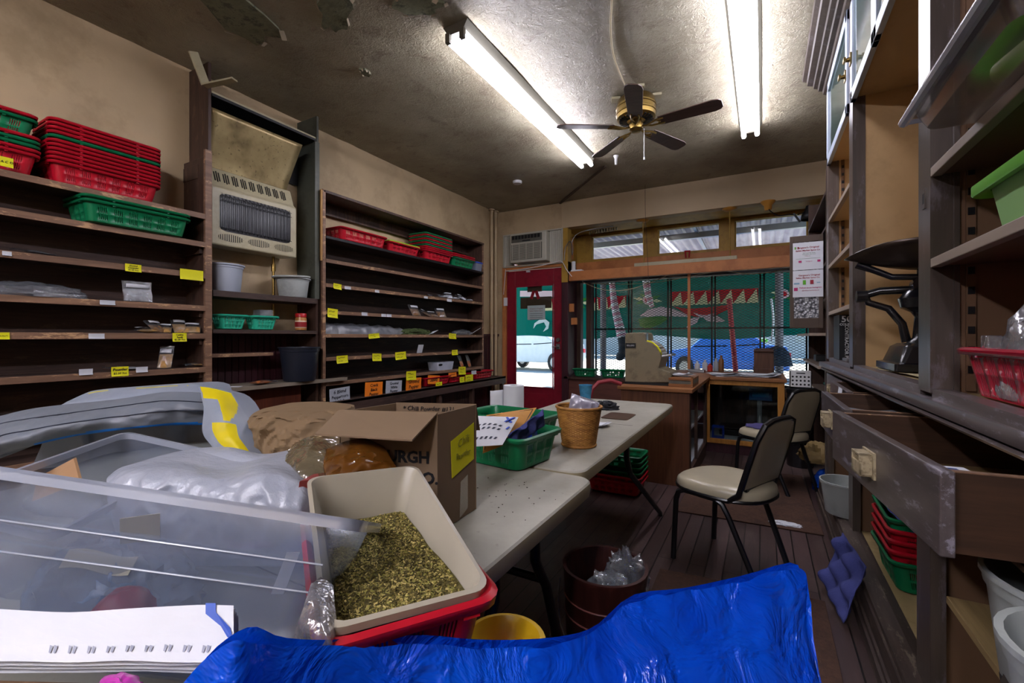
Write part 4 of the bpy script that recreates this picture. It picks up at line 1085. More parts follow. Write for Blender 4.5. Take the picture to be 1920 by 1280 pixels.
# antique counter scale
M_iron = mk('black_cast_iron', '#121217', .22, .2, 8, spec=.7, bump=.1)
sc = thing('counter_scale', 'antique black counter scale with a dark scoop pan on the sill', 'scale', (.62, 2.58, 1.066))
mb = MB(); x, y, z = .625, 2.56, 1.079
mb.loft([[Vector((x + a, y + b, z + h)) for a, b in rrect(w, l, r, 5)] for w, l, h, r in ((.30, .36, 0, .01), (.30, .36, .03, .01), (.26, .32, .035, .02), (.22, .28, .10, .03), (.18, .22, .115, .03))]); part('base', mb, M_iron, sc, 40)
mb = MB(); mb.lathe([(.06, 0), (.035, .03), (.028, .12), (.04, .14), (.075, .16), (.085, .20), (.06, .23), (.03, .25)], 24, (x - .02, y, z + .11)); part('column', mb, M_iron, sc, 40)
mb = MB()
mb.tube([(x - .07, y + .02, z + .12), (x - .085, y + .02, z + .2), (x - .13, y + .03, z + .27), (x - .2, y + .04, z + .30), (x - .215, y + .04, z + .34)], [.018, .016, .016, .015, .014], 10)
mb.tube([(x - .23, y + .04, z + .33), (x - .16, y + .03, z + .35), (x + .1, y, z + .35), (x + .2, y, z + .34)], .018, 10)
mb.tube([(x - .24, y + .04, z + .48), (x - .19, y + .03, z + .45), (x - .12, y + .02, z + .41), (x, y, z + .40), (x + .18, y, z + .41)], [.022, .015, .014, .014, .016], 10)
mb.tube([(x - .02, y, z + .3), (x - .02, y, z + .45)], .02, 10); mb.cyl((x - .245, y + .04, z + .33), (x - .205, y + .04, z + .33), .028, .028, 14); mb.cyl((x - .03, y - .03, z + .37), (x - .03, y + .03, z + .37), .03, .03, 14)
part('beam', mb, M_iron, sc, 40)
mb = MB(); mb.tube([(x + .03, y + .12 + .17 * sin(a), z + .29 + .17 * cos(a)) for a in [2 * pi * k / 32 for k in range(32)]], .008, 8, closed=True); part('dial_ring', mb, M_steel, sc, 40)
mb = MB(); mb.lathe([(.0, 0), (.166, 0), (.166, .004), (0, .004)], 32, M=Matrix.Translation((x + .032, y + .12, z + .29)) @ Euler((0, pi / 2, 0)).to_matrix().to_4x4(), cap0=False, cap1=False); part('dial_glass', mb, clear('dial_glass', '#d8d8c8', .3, .15, rough=.05), sc)
mb = MB()
def pan(u, v):
    a = 2 * pi * u; r = v
    ex = (.315 if cos(a) < 0 else .19) * cos(a) * r; ey = .175 * sin(a) * r * (1 - .35 * max(0, -cos(a)) ** 3)
    return (x + .02 + ex, y + .01 + ey, z + .435 + .115 * r ** 2.4 - (.05 * max(0, -cos(a)) ** 4 * r ** 4))
mb.grid(40, 10, pan); part('scoop_pan', mb, mk('tarnished_dark_pan', '#3a302a', .3, .2, 8, metal=.6), sc, 60, solid=.004)
mb = MB(); mb.lathe([(.045, 0), (.058, .12), (.06, .125), (.055, .12), (.042, .004)], 24, (.66, 2.83, 1.067)); tag(part('paper_cup', mb, mk('white_paper_cup', '#b9bdb6', .5, .05, 20, dirt='#9fae6a', dirt_amt=.6, dscale=30), smooth=40), 'white paper cup with green marks behind the black scale', 'cup')
mb = MB(); mb.grid(10, 6, lambda u, v: (.49 + .28 * v + .02 * sin(u * 7), 1.95 + .95 * u, 1.0735 + .004 * nz((u, v, 0), 6, 1))); tag(part('paper_liner', mb, mk('yellowed_paper', '#b3ab86', .8, .06), solid=.001), 'yellowed paper liner under the black scale', 'paper')
# contractor bag box
t = thing('contractor_bag_box', 'black box of contractor bags standing on end in the far bay', 'box', (.47, 3.7, 1.066))
mb = MB(); mb.box(.432, .508, 3.56, 3.82, 1.073, 1.365, 0); mb.box(.508, .524, 3.56, 3.82, 1.073, 1.365, 1); mb.box(.5085, .5245, 3.559, 3.56, 1.12, 1.17, 2); part('carton', mb, [mk('black_carton', '#0e0f14', .4), mk('yellow_carton', '#c9a415', .5), mk('red_carton', '#b52a20', .5)], t, bevel=.002)
mb = MB(); TM = lambda x, z, r=0, y=3.558: Matrix.Translation((x, y, z)) @ Euler((pi / 2, 0, 0)).to_matrix().to_4x4() @ Euler((0, 0, r)).to_matrix().to_4x4()
text_mb('50', .056, 0, TM(.470, 1.335), mb=mb, bold=.001); text_mb('COUNT', .02, 0, TM(.470, 1.302), mb=mb, bold=.0006); text_mb('CONTRACTOR PA', .0275, 0, TM(.470, 1.185, -pi / 2), mb=mb, bold=.0007)
part('lettering', mb, M_white, t)
mb = MB(); mb.lathe([(.02, 0), (.045, .004), (.045, .10), (.05, .104), (.05, .115), (0, .116)], 20, (.56, 3.35, 1.746)); tag(part('glass_jar', mb, M_film2, smooth=40), 'lidded clear jar on the middle shelf of the far bay', 'jar')
mb = MB(); mb.lathe([(.02, 0), (.04, .004), (.04, .13), (.015, .17), (.015, .2), (0, .2)], 20, (.55, 3.3, 1.406)); o = tag(part('clear_bottle', mb, M_film2, smooth=40), 'clear bottle with yellow label in the far bay', 'bottle')
mb = MB(); mb.lathe([(.041, .03), (.041, .11)], 20, (.55, 3.3, 1.406), cap0=False, cap1=False); part('label', mb, M_yellow, o, 40)
mb = MB(); mb.box(.43, .5, 3.25, 3.42, 1.074, 1.094); tag(part('flat_tool', mb, M_steel, bevel=.004), 'flat metal tool on the sill beside the contractor bag box', 'tool')

# ================================================================ open shelves and hinged door beyond the cabinets
fs = thing('corner_shelf_unit', 'dark open shelf unit in the corner by the display window', 'shelving', (.62, 5.2, 0))
mb = MB(); mb.box(.45, .86, 6.02, 6.05, 0, 2.7, 0); part('side_panel', mb, M_darkz, fs)
mb = MB(); mb.box(.45, .86, 4.42, 4.45, .4, 2.6, 0); part('side_panel', mb, M_darkz, fs)
mb = MB(); mb.box(.84, .86, 4.45, 6.02, 0, 2.7, 0); part('back_panel', mb, M_maroon, fs)
for z, x0 in ((2.42, .45), (2.15, .46), (1.85, .46), (1.55, .46), (1.255, .34), (.98, .40), (.7, .46)):
    mb = MB(); mb.box(x0, .85, 4.45, 6.02, z - .022, z); part('shelf', mb, [M_dark, M_shelfw][0 if z > 1.3 else 1], fs)
hd_ = thing('hinged_panel', 'brown framed door with textured glass and two printed flyers', 'door panel', (.32, 4.6, 1.3))
x0, x1, z0, z1 = .207, .447, 1.30, 2.095
mb = MB()
for a in ((x0, x0 + .03, z0, z1), (x1 - .03, x1, z0, z1), (x0 + .03, x1 - .03, z0, z0 + .085), (x0 + .03, x1 - .03, z1 - .055, z1)): mb.box(a[0], a[1], 4.595, 4.615, a[2], a[3])
part('frame', mb, mk('dull_brown_frame', '#4a3d33', .5), hd_, bevel=.002)
def pebble_mat():
    t = NT('pebbled_glass'); t.set(.2, 0, .8)
    vo = t.node('ShaderNodeTexVoronoi'); vo.inputs['Scale'].default_value = 55; t.ln(t.coord(), vo.inputs['Vector'])
    t.col(t.ramp(vo.outputs['Distance'], [(.1, lin('#c9cacd')), (.5, lin('#8b8d92')), (.8, lin('#3f4146'))])); t.bump(vo.outputs['Distance'], .8, .01); return t.mat
M_pebble = pebble_mat()
mb = MB(); mb.box(x0 + .03, x1 - .03, 4.602, 4.606, z0 + .085, z1 - .055); part('textured_glass', mb, M_pebble, hd_)
M_flyer_red = mk('flyer_red', '#8e2233', .6); M_flyer_green = mk('flyer_green', '#2c6b3c', .6); M_flyer_grn2 = mk('flyer_lime', '#5aa52c', .6); M_flyer_blue = mk('flyer_blue', '#7fa0b8', .6); M_flyer_pink = mk('flyer_pink', '#b3336d', .6)
def TF(x, z, y=4.5915): return Matrix.Translation((x, y, z)) @ Euler((pi / 2, 0, 0)).to_matrix().to_4x4()
for k, (za, zb) in enumerate(((1.80, 2.035), (1.565, 1.795))):
    mb = MB(); mb.box(x0 + .022, x1 - .0, 4.592, 4.594, za, zb, 0)
    cx_ = (x0 + x1) / 2 + .01
    if k == 0:
        text_mb("Gargano's Original", .0215, 1, TF(cx_, 1.99), .0003, mb=mb, bold=.0004); text_mb('Italian Market Spice Co', .0185, 1, TF(cx_, 1.965), .0003, mb=mb, bold=.0004)
        text_mb('949 South 9th Street', .0105, 2, TF(cx_ + .01, 1.943), .0003, mb=mb); text_mb('Philadelphia, PA 19147', .0105, 2, TF(cx_ + .01, 1.93), .0003, mb=mb); text_mb('Follow us', .01, 1, TF(cx_, 1.917), .0003, mb=mb)
        mb.box(x0 + .035, x0 + .045, 4.591, 4.592, 1.98, 2.0, 3); mb.box(x0 + .058, x0 + .066, 4.591, 4.592, 1.98, 2.0, 1)
        mb.box(cx_ - .085, cx_ + .09, 4.5913, 4.592, 1.894, 1.896, 2)
        for xx in (cx_ - .055, cx_ + .08): mb.box(xx - .011, xx + .011, 4.591, 4.592, 1.862, 1.88, 5)
        text_mb('Instagram', .012, 5, TF(cx_ + .01, 1.871), .0003, mb=mb)
    else:
        text_mb("Gargano's Original", .0205, 1, TF(cx_ + .01, 1.752), .0003, mb=mb, bold=.0004); text_mb('Italian Market Spice Co', .018, 1, TF(cx_, 1.73), .0003, mb=mb, bold=.0004)
        mb.box(cx_ - .035, cx_ - .013, 4.591, 4.592, 1.672, 1.71, 3); mb.box(cx_ + .018, cx_ + .042, 4.591, 4.592, 1.674, 1.71, 1); mb.box(cx_ - .1, cx_ - .06, 4.591, 4.592, 1.676, 1.69, 4); mb.box(cx_ + .065, cx_ + .09, 4.591, 4.592, 1.682, 1.69, 4)
        text_mb('Follow us on Instagram', .017, 5, TF(cx_ + .02, 1.645), .0003, mb=mb, bold=.0003); text_mb('@italianmarketspice', .015, 1, TF(cx_ + .02, 1.622), .0003, mb=mb); mb.box(x0 + .03, x0 + .058, 4.591, 4.592, 1.62, 1.648, 5)
    o = part('flyer', mb, [M_paper, M_flyer_red, M_flyer_green, M_flyer_grn2, M_flyer_blue, M_flyer_pink])
    tag(o, ('upper printed flyer with small green lines taped to the hinged panel', 'lower printed flyer with green and red marks taped to the hinged panel')[k], 'flyer', 'flyers on the hinged panel')
# black phone-like box and clutter on the corner shelves
mb = MB(); mb.box(.42, .6, 4.9, 5.1, 1.0, 1.06); tag(part('device', mb, M_black, bevel=.01), 'small black device with a cable on the corner shelves', 'device')
mb = MB(); mb.lathe([(.03, 0), (.032, .1), (.012, .13), (.012, .15), (.02, .155), (.02, .17), (0, .17)], 16, (.47, 4.35, 1.01)); 
# ================================================================ folding tables
def table_mat():
    t = NT('speckled_grey_table_plastic'); t.set(.5, 0, .4)
    col = t.ramp(t.noise(2.2, None, 6, .7), [(.3, lin('#8c897c')), (.7, lin('#a9a69a'))])
    k = t.ramp(t.noise(45, None, 4, .6), [(.66, (0, 0, 0)), (.70, (1, 1, 1))]); col = t.mix(t.math('MULTIPLY', k, .35), col, lin('#6a675b'))
    k2 = t.ramp(t.noise(6, t.coord((1, .25, 1)), 5, .7), [(.55, (0, 0, 0)), (.7, (1, 1, 1))]); col = t.mix(t.math('MULTIPLY', k2, .35), col, lin('#77746a'))
    t.col(col); t.bump(t.noise(260, None, 2), .08, .002)
    return t.mat
M_table = table_mat(); M_tedge = mk('beige_table_edge', '#8f8468', .5, .05)
def folding_table(x0, x1, y0, y1, label, legs):
    t = thing('folding_table', label, 'table', ((x0 + x1) / 2, (y0 + y1) / 2, 0), 'white plastic folding tables')
    mb = MB()
    w, l = x1 - x0, y1 - y0; cx_, cy_ = (x0 + x1) / 2, (y0 + y1) / 2
    loops = []
    for dz, ins in ((.69, .012), (.692, .004), (.722, .0), (.734, .002), (.739, .007), (.74, .014)):
        loops.append([Vector((cx_ + a, cy_ + b, dz)) for a, b in rrect(w - 2 * ins, l - 2 * ins, .06 - ins * .5, 6)])
    mb.loft(loops[:4], 1, True, False); mb.loft(loops[3:], 0, False, True)
    mb.box(x0 + .06, x1 - .06, cy_ - .0015, cy_ + .0015, .7395, .7405, 2)
    part('tabletop', mb, [M_table, M_tedge, M_ink], t, 30)
    for yt, yb in legs:
        if yb is None:      # this pair is folded flat against the underside
            for x in (x0 + .12, x1 - .12):
                mb = MB(); mb.tube([(x, yt, .672), (x, y0 + .1, .668)], .015, 10); part('leg', mb, M_black, t, 40)
            continue
        s = 1 if yb > yt else -1
        for x in (x0 + .055, x1 - .055):
            mb = MB(); mb.tube([(x, yt, .70), (x, yt, .60), (x, yt + s * .03, .55), (x - .0, yt + s * .07, .50), (x, yb - s * .02, .03), (x, yb, .0)], .015, 10); part('leg', mb, M_black, t, 40)
        mb = MB(); z = .52; mb.tube([(x0 + .055, yt + s * .055, z), (x1 - .055, yt + s * .055, z)], .012, 8); mb.bar((cx_, yt - s * .3, .66), (cx_, yt + s * .055, z), .02, .02); mb.tube([(x0 + .055, yt, .685), (x1 - .055, yt, .685)], .012, 8); part('brace', mb, M_black, t, 40)
    return t
folding_table(-1.262, -.498, -.36, 1.475, 'white folding table holding the cardboard box and red basket', ((1.12, 1.40), (.90, .42)))
folding_table(-1.32, -.556, 1.497, 3.385, 'white folding table holding the wicker basket and paper towel roll', ((2.30, 3.17), (2.1, None)))
folding_table(-2.09, -1.285, -.36, 1.475, 'white folding table buried under the grey sacks', ((1.12, 1.5), (.3, -.2)))
# crumbs on the near tables
mb = MB()
for k in range(48):
    x, y = -.72 + rng.gauss(0, .1), 1.18 + rng.gauss(0, .13)
    if x > -.53 or (x < -.68 and y < 1.08): continue
    s = rng.uniform(.0007, .0019); mb.box(x - s, x + s, y - s, y + s * .6, .7402, .7402 + s)
o = part('spice_crumbs', mb, mk('dark_crumbs', '#2c2318', .9)); o['kind'] = 'stuff'; tag(o, 'dark spice crumbs scattered on the near folding table', 'crumbs')

# ================================================================ counter, display cabinet and what stands on them
M_ctr = wood('walnut_counter_laminate', '#4a2c1c', '#6f4630', 'z', .4, scale=4, stretch=18)
M_oak = wood('honey_oak_frame', '#8a5a22', '#b07a34', 'z', .45)
M_oakx = wood('counter_edge_oak', '#6b4326', '#936139', 'x', .4)
ct = thing('shop_counter', 'walnut laminate counter under the old cash register', 'counter', (-.79, 4.5, 0))
mb = MB(); mb.box(-1.075, -.515, 3.86, 3.885, .0, .77); part('front_panel', mb, M_ctr, ct, bevel=.002)
mb = MB(); mb.box(-1.075, -1.05, 3.885, 5.17, 0, .77); part('side_panel', mb, M_ctr, ct)
mb = MB(); mb.box(-.54, -.515, 3.885, 3.95, .0, .77, 0); mb.box(-.54, -.515, 5.05, 5.15, .1, .77, 0); mb.box(-.54, -.515, 3.95, 5.05, .0, .12, 0); mb.box(-.54, -.515, 4.35, 4.38, .12, .77, 0); part('open_frame', mb, M_darkz, ct)
mb = MB(); mb.box(-1.04, -.54, 3.89, 5.15, .12, .14, 0); mb.box(-1.04, -.54, 3.89, 5.15, .42, .44, 0); part('inner_shelf', mb, M_slip, ct)
mb = MB(); mb.prism([(-1.1, 3.83), (-.49, 3.83), (-.49, 5.17), (.21, 5.17), (.21, 6.1), (-1.1, 6.1)], .77, .80, 0); part('counter_top', mb, M_oakx, ct, bevel=.003)
mb = MB(); mb.prism([(-.515 - .0, 0), (-.56, 0), (-.515, .16)], 3.848, 3.86, 0, Matrix(((1, 0, 0, 0), (0, 0, 1, 0), (0, 1, 0, 0), (0, 0, 0, 1)))); part('chipped_corner', mb, mk('raw_chipboard', '#9c8a55', .8), ct)
dc = thing('display_cabinet', 'oak-framed glass-fronted cabinet with scales inside, below the window', 'cabinet', (-.17, 5.5, 0))
mb = MB()
for a in ((-.545, -.49, .10, .765), (.13, .19, .10, .765)): mb.box(a[0], a[1], 5.19, 5.22, a[2], a[3])
mb.box(-.49, .13, 5.19, 5.22, .72, .765); mb.box(-.49, .13, 5.19, 5.22, .10, .15)
part('frame', mb, M_oak, dc, bevel=.003)
mb = MB(); mb.box(-.545, -.52, 5.22, 6.0, .0, .765); mb.box(.165, .19, 5.22, 6.0, 0, .765); mb.box(-.52, .165, 5.98, 6.0, 0, .765); part('carcass', mb, M_darkz, dc)
mb = MB(); mb.box(-.52, .165, 5.22, 5.98, .12, .14); part('cabinet_floor', mb, M_slip, dc)
mb = MB(); mb.box(-.545, .19, 5.21, 5.23, 0, .10); part('toe_board', mb, M_maroon, dc)
mb = MB(); mb.box(-.49, .13, 5.203, 5.207, .15, .72); part('glass_front', mb, clear('dark_cabinet_glass', '#dde2e0', .07, rough=.02), dc)
M_blk = mk('dark_appliance', '#15181c', .4, .1); M_teal = mk('dark_teal_casing', '#1b3134', .4, .08); M_keys = mk('pale_keypad', '#8fa3b4', .5)
t = thing('digital_scale', 'dark digital scale with pale keypad and display post inside the cabinet', 'scale', (.0, 5.45, .141))
mb = MB(); mb.box(-.14, .14, 5.34, 5.62, .15, .21, 0); mb.box(-.15, .15, 5.36, 5.64, .235, .25, 1); mb.box(-.12, .12, 5.38, 5.6, .21, .235, 0); part('body', mb, [M_teal, M_teal], t, bevel=.006)
mb = MB(); mb.add([(-.13, 5.335, .155), (.13, 5.335, .155), (.13, 5.345, .21), (-.13, 5.345, .21)], [(0, 1, 2, 3)], 0)
for i in range(12):
    for j in range(4): x = -.12 + i * .0195; mb.box(x, x + .013, 5.328, 5.342, .16 + j * .012, .168 + j * .012, 1)
part('keypad', mb, [mk('blue_keypad', '#3f8cc4', .5), M_keys], t)
mb = MB(); mb.tube([(-.03, 5.62, .15), (-.03, 5.62, .56)], .024, 14); part('post', mb, M_slip, t, 40)
mb = MB(); mb.box(-.13, .09, 5.58, 5.63, .53, .66, 0); mb.box(-.1, .06, 5.575, 5.58, .57, .62, 1); part('display', mb, [mk('blue_display_case', '#1f5f96', .4), mk('display_panel', '#3a93c8', .3)], t, bevel=.004)
t = thing('digital_scale', 'low black scale behind the small blue stand inside the cabinet', 'scale', (-.3, 5.6, .141))
mb = MB(); mb.box(-.42, -.16, 5.46, 5.74, .142, .2, 0); mb.box(-.43, -.15, 5.46, 5.74, .215, .23, 0); mb.box(-.36, -.22, 5.5, 5.7, .2, .215, 0); part('body', mb, M_blk, t, bevel=.006)
mb = MB()
for z in (.142, .255): mb.box(-.475, -.36, 5.235, 5.33, z, z + .014)
for x in (-.475, -.375):
    for y in (5.235, 5.316): mb.box(x, x + .015, y, y + .014, .156, .255)
tag(part('blue_stand', mb, mk('bright_blue_plastic', '#0d3fb4', .4)), 'small bright blue stand in the front corner of the display cabinet', 'stand')

# old cash register: side profile with stepped curved front
M_reg = mk('worn_beige_register', '#7d735c', .45, .06, 6, dirt='#4c4436', dirt_amt=.5, dscale=7)
rg = thing('cash_register', 'old beige mechanical cash register with curved key deck', 'cash register', (-.9, 4.15, .80))
def RP(u, v): p = at(u, v, Y=4.03); return (p.x, p.z)
prof = [(1172, 717), (1172, 628), (1175, 624), (1206, 623), (1209, 626), (1211, 640), (1222, 643), (1231, 651), (1237, 661), (1240, 671), (1235, 690), (1257, 698), (1259, 717)]
mb = MB(); q = [RP(*p) for p in prof]
mb.loft([[Vector((x, y, z)) for x, z in q] for y in (4.03, 4.36)]); part('casing', mb, M_reg, rg, bevel=.006)
mb = MB(); mb.box(q[0][0] - .005, q[-1][0] + .0, 4.025, 4.37, .8005, .822); part('base', mb, M_black, rg)
mb = MB(); a, b = RP(1173, 643), RP(1192, 652); mb.box(a[0], b[0], 4.024, 4.03, b[1], a[1], 0)
text_mb('SELLERS', .02, 1, Matrix.Translation(((a[0] + b[0]) / 2, 4.0235, (a[1] + b[1]) / 2)) @ Euler((pi / 2, 0, 0)).to_matrix().to_4x4(), mb=mb); part('name_plate', mb, [M_black, M_slip], rg)
mb = MB()
for i in range(6):
    for j in range(5):
        mb = MB(); t_ = (i + .5) / 6; p0 = RP(1214 + 24 * t_, 642 + 26 * t_ ** 1.6); mb.cyl((p0[0], 4.07 + j * .06, p0[1] - .01), (p0[0] + .006, 4.07 + j * .06, p0[1] + .018), .012, .011, 10, mi=(1 if j == 0 else 0)); part('key', mb, [M_slip, M_yellow], rg, 40)
mb = MB()
a = RP(1196, 624); mb.box(a[0], a[0] + .075, 4.04, 4.1, a[1] - .085, a[1] + .005); part('receipt_window', mb, clear('perspex', '#e4e8ec', .3, .2), rg)
mb = MB(); a = RP(1240, 668); mb.tube([(a[0], 4.06, a[1]), (a[0] + .07, 4.06, a[1] + .012), (a[0] + .075, 4.25, a[1] + .012)], .011, 8); part('lever', mb, M_steel, rg, 40)
mb = MB(); mb.tube([RP(u, v)[:1] + (4.05,) + RP(u, v)[1:] for u, v in ((1212, 639), (1222, 642), (1232, 650), (1238, 660))], .009, 6); part('yellow_tape', mb, M_yellow, rg)
cd = thing('cash_tray', 'worn wooden cash tray stacked with slips beside the register', 'cash drawer', (-.6, 4.15, .8))
mb = MB(); mb.box(-.70, -.505, 3.98, 4.35, .802, .826, 0); mb.box(-.70, -.505, 3.98, 4.35, .858, .875, 0); mb.box(-.70, -.505, 4.0, 4.35, .826, .858, 1); mb.box(-.52, -.505, 3.97, 4.0, .80, .89, 0); part('tray', mb, [M_oakx, mk('dull_tray_metal', '#6f716b', .5)], cd)
def papers(name, label, cx_, cy_, z, w, l, n, seed, cat='papers', m=None):
    mb = MB(); r = random.Random(seed)
    for k in range(n):
        a = r.uniform(-.5, .5); M = Matrix.Translation((cx_ + r.uniform(-.02, .02), cy_ + r.uniform(-.02, .02), z + .004 * k)) @ Euler((0, 0, a)).to_matrix().to_4x4()
        cu = r.uniform(.0, .03)
        mb.grid(6, 4, lambda u, v: M @ Vector(((u - .5) * w, (v - .5) * l, .0012 + cu * (2 * u - 1) ** 4 * (1 if u > .5 else .3) + .003 * nz((u, v, k), 3, seed))), 0)
    return tag(part(name, mb, m or M_paper, solid=.0008, smooth=40), label, cat, 'loose papers on the counters')
papers('papers', 'loose slips heaped on the cash tray', -.61, 4.15, .877, .15, .1, 6, 1)
papers('papers', 'crumpled receipts on the counter behind the cash tray', -.76, 4.75, .802, .2, .2, 8, 5)
papers('papers', 'stack of white papers on the counter above the blue stand', -.37, 5.4, .802, .26, .2, 6, 2)
papers('papers', 'fanned white papers on the counter above the digital scale', -.03, 5.45, .802, .34, .24, 7, 3)
# wooden box and sill clutter
t = thing('wooden_box', 'tall narrow wooden dispenser box standing at the window', 'box', (-.02, 5.98, .8))
mb = MB(); mb.box(-.09, .11, 5.9, 5.92, .802, 1.05, 0); mb.box(-.09, -.075, 5.92, 6.06, .802, 1.08, 0); mb.box(.095, .11, 5.92, 6.06, .802, 1.08, 0); mb.box(-.075, .095, 6.04, 6.06, .802, 1.09, 0); mb.box(-.075, .095, 5.885, 5.9, .802, .86, 0)
part('body', mb, wood('old_brown_box', '#3d2619', '#5f4030', 'z', .5), t, bevel=.004)
mb = MB(); mb.box(-.09, .11, 5.88, 6.06, 1.05, 1.075); part('lid', mb, wood('old_box_lid', '#33201a', '#523628', 'x', .5), t, bevel=.006)
cl = [(-.5, 6.02, .16, '#8b8f94'), (-.44, 6.0, .2, '#6c4a2e'), (-.62, 5.98, .14, '#b9bcc2'), (-.56, 5.95, .1, '#a3342c'), (-.71, 6.0, .12, '#c2c5c9')]
for k, (x, y, h, c) in enumerate(cl):
    mb = MB(); mb.lathe([(.02, 0), (.032, .004), (.03, h * .7), (.014, h * .82), (.013, h), (0, h)], 16, (x, y, .801))
    tag(part('bottle', mb, mk('clutter_%d' % k, c, .3), smooth=40), '%s bottle among the clutter behind the register' % ('grey', 'brown', 'white', 'small red', 'pale')[k], 'bottle', 'bottles behind the register')
mb = MB(); mb.box(-.78, -.6, 5.7, 5.86, .801, .83); tag(part('book', mb, M_steel, bevel=.003), 'flat grey pad on the counter behind the register', 'pad')
# steel bin with white perforated crate on top
t = thing('waste_bin', 'black and steel waste bin under a white perforated crate', 'bin', (.30, 5.28, 0))
mb = MB(); mb.lathe([(.105, 0), (.11, .01), (.11, .68), (.105, .7)], 28, (.31, 5.05, 0)); part('body', mb, mk('dark_steel', '#4a4a4d', .25, .05, metal=.9), t, 40)
mb = MB(); mb.lathe([(.112, .69), (.115, .7), (.115, .73), (.1, .74), (0, .745)], 28, (.31, 5.05, 0), cap1=False); part('lid', mb, M_black, t, 40)
mb = MB(); cols = []
x0, x1, y0, y1, z0, z1 = .225, .395, 4.97, 5.13, .748, .90
mb.box(x0, x1, y0, y1, z0, z0 + .006, 0); mb.box(x0, x1, y1 - .006, y1, z0, z1, 0); mb.box(x0, x0 + .006, y0, y1, z0, z1, 0); mb.box(x1 - .006, x1, y0, y1, z0, z1, 0)
mb.box(x0, x1, y0, y0 + .006, z0, z1, 0)
for i in range(5):
    for j in range(3): x = x0 + .022 + i * .0315; z = z0 + .03 + j * .036; mb.lathe([(0, 0), (.009, 0), (.009, .001), (0, .001)], 12, M=Matrix.Translation((x, y0 - .0005, z)) @ Euler((pi / 2, 0, 0)).to_matrix().to_4x4(), mi=1, cap0=False, cap1=False)
mb.box(x0 + .05, x1 - .05, y0 - .001, y0, z1 - .022, z1 - .012, 1)
tag(part('perforated_crate', mb, [M_white, M_ink]), 'white perforated crate sitting on the steel waste bin', 'crate')
basket(mk('green_wire_basket', '#0c5a44', .4), 'w', (.3, .16, .12), (.54, 4.62, .705), 0, 'green mesh basket on the corner shelf behind the second chair', 'small teal baskets', gl=8, gw=4, per=3, rows=((.012, .036), (.042, .064), (.07, .095)), corner=.02)

# ================================================================ green crates in the window and red stacks in the counter
basket(M_bgrn, 'g', (.36, .18, .11), (-2.28, 6.28, .645), pi / 2, 'green crate on the window ledge, nearer the red door', 'green crates on the window ledge')
basket(M_bgrn, 'g', (.36, .18, .11), (-1.86, 6.28, .645), pi / 2, 'green crate on the window ledge, nearer the cash register', 'green crates on the window ledge')
mb = MB(); mb.box(-2.56, -1.1, 6.15, 6.6, .61, .64, 0); mb.box(-2.56, -1.1, 6.5, 6.55, 0, .61, 1); mb.box(-2.56, -1.1, 6.19, 6.21, .3, .61, 2); mb.box(-2.56, -1.1, 6.19, 6.21, .0, .28, 2)
tag(part('window_bench', mb, [M_darkz, M_maroon, wood('reddish_bench_board', '#4d2c24', '#6b4138', 'x', .5)]), 'low reddish wooden bench under the display window', 'bench')
stack('rrrrr', (.5, .3, .11), (-.80, 4.72, .442), 0, .036, 'the red stack inside the walnut counter', 'baskets inside the counter')
stack('rrgggg', (.44, .3, .11), (-1.02, 3.55, .001), pi / 2, .04, 'the floor stack beside the walnut counter', 'baskets on the floor by the counter')

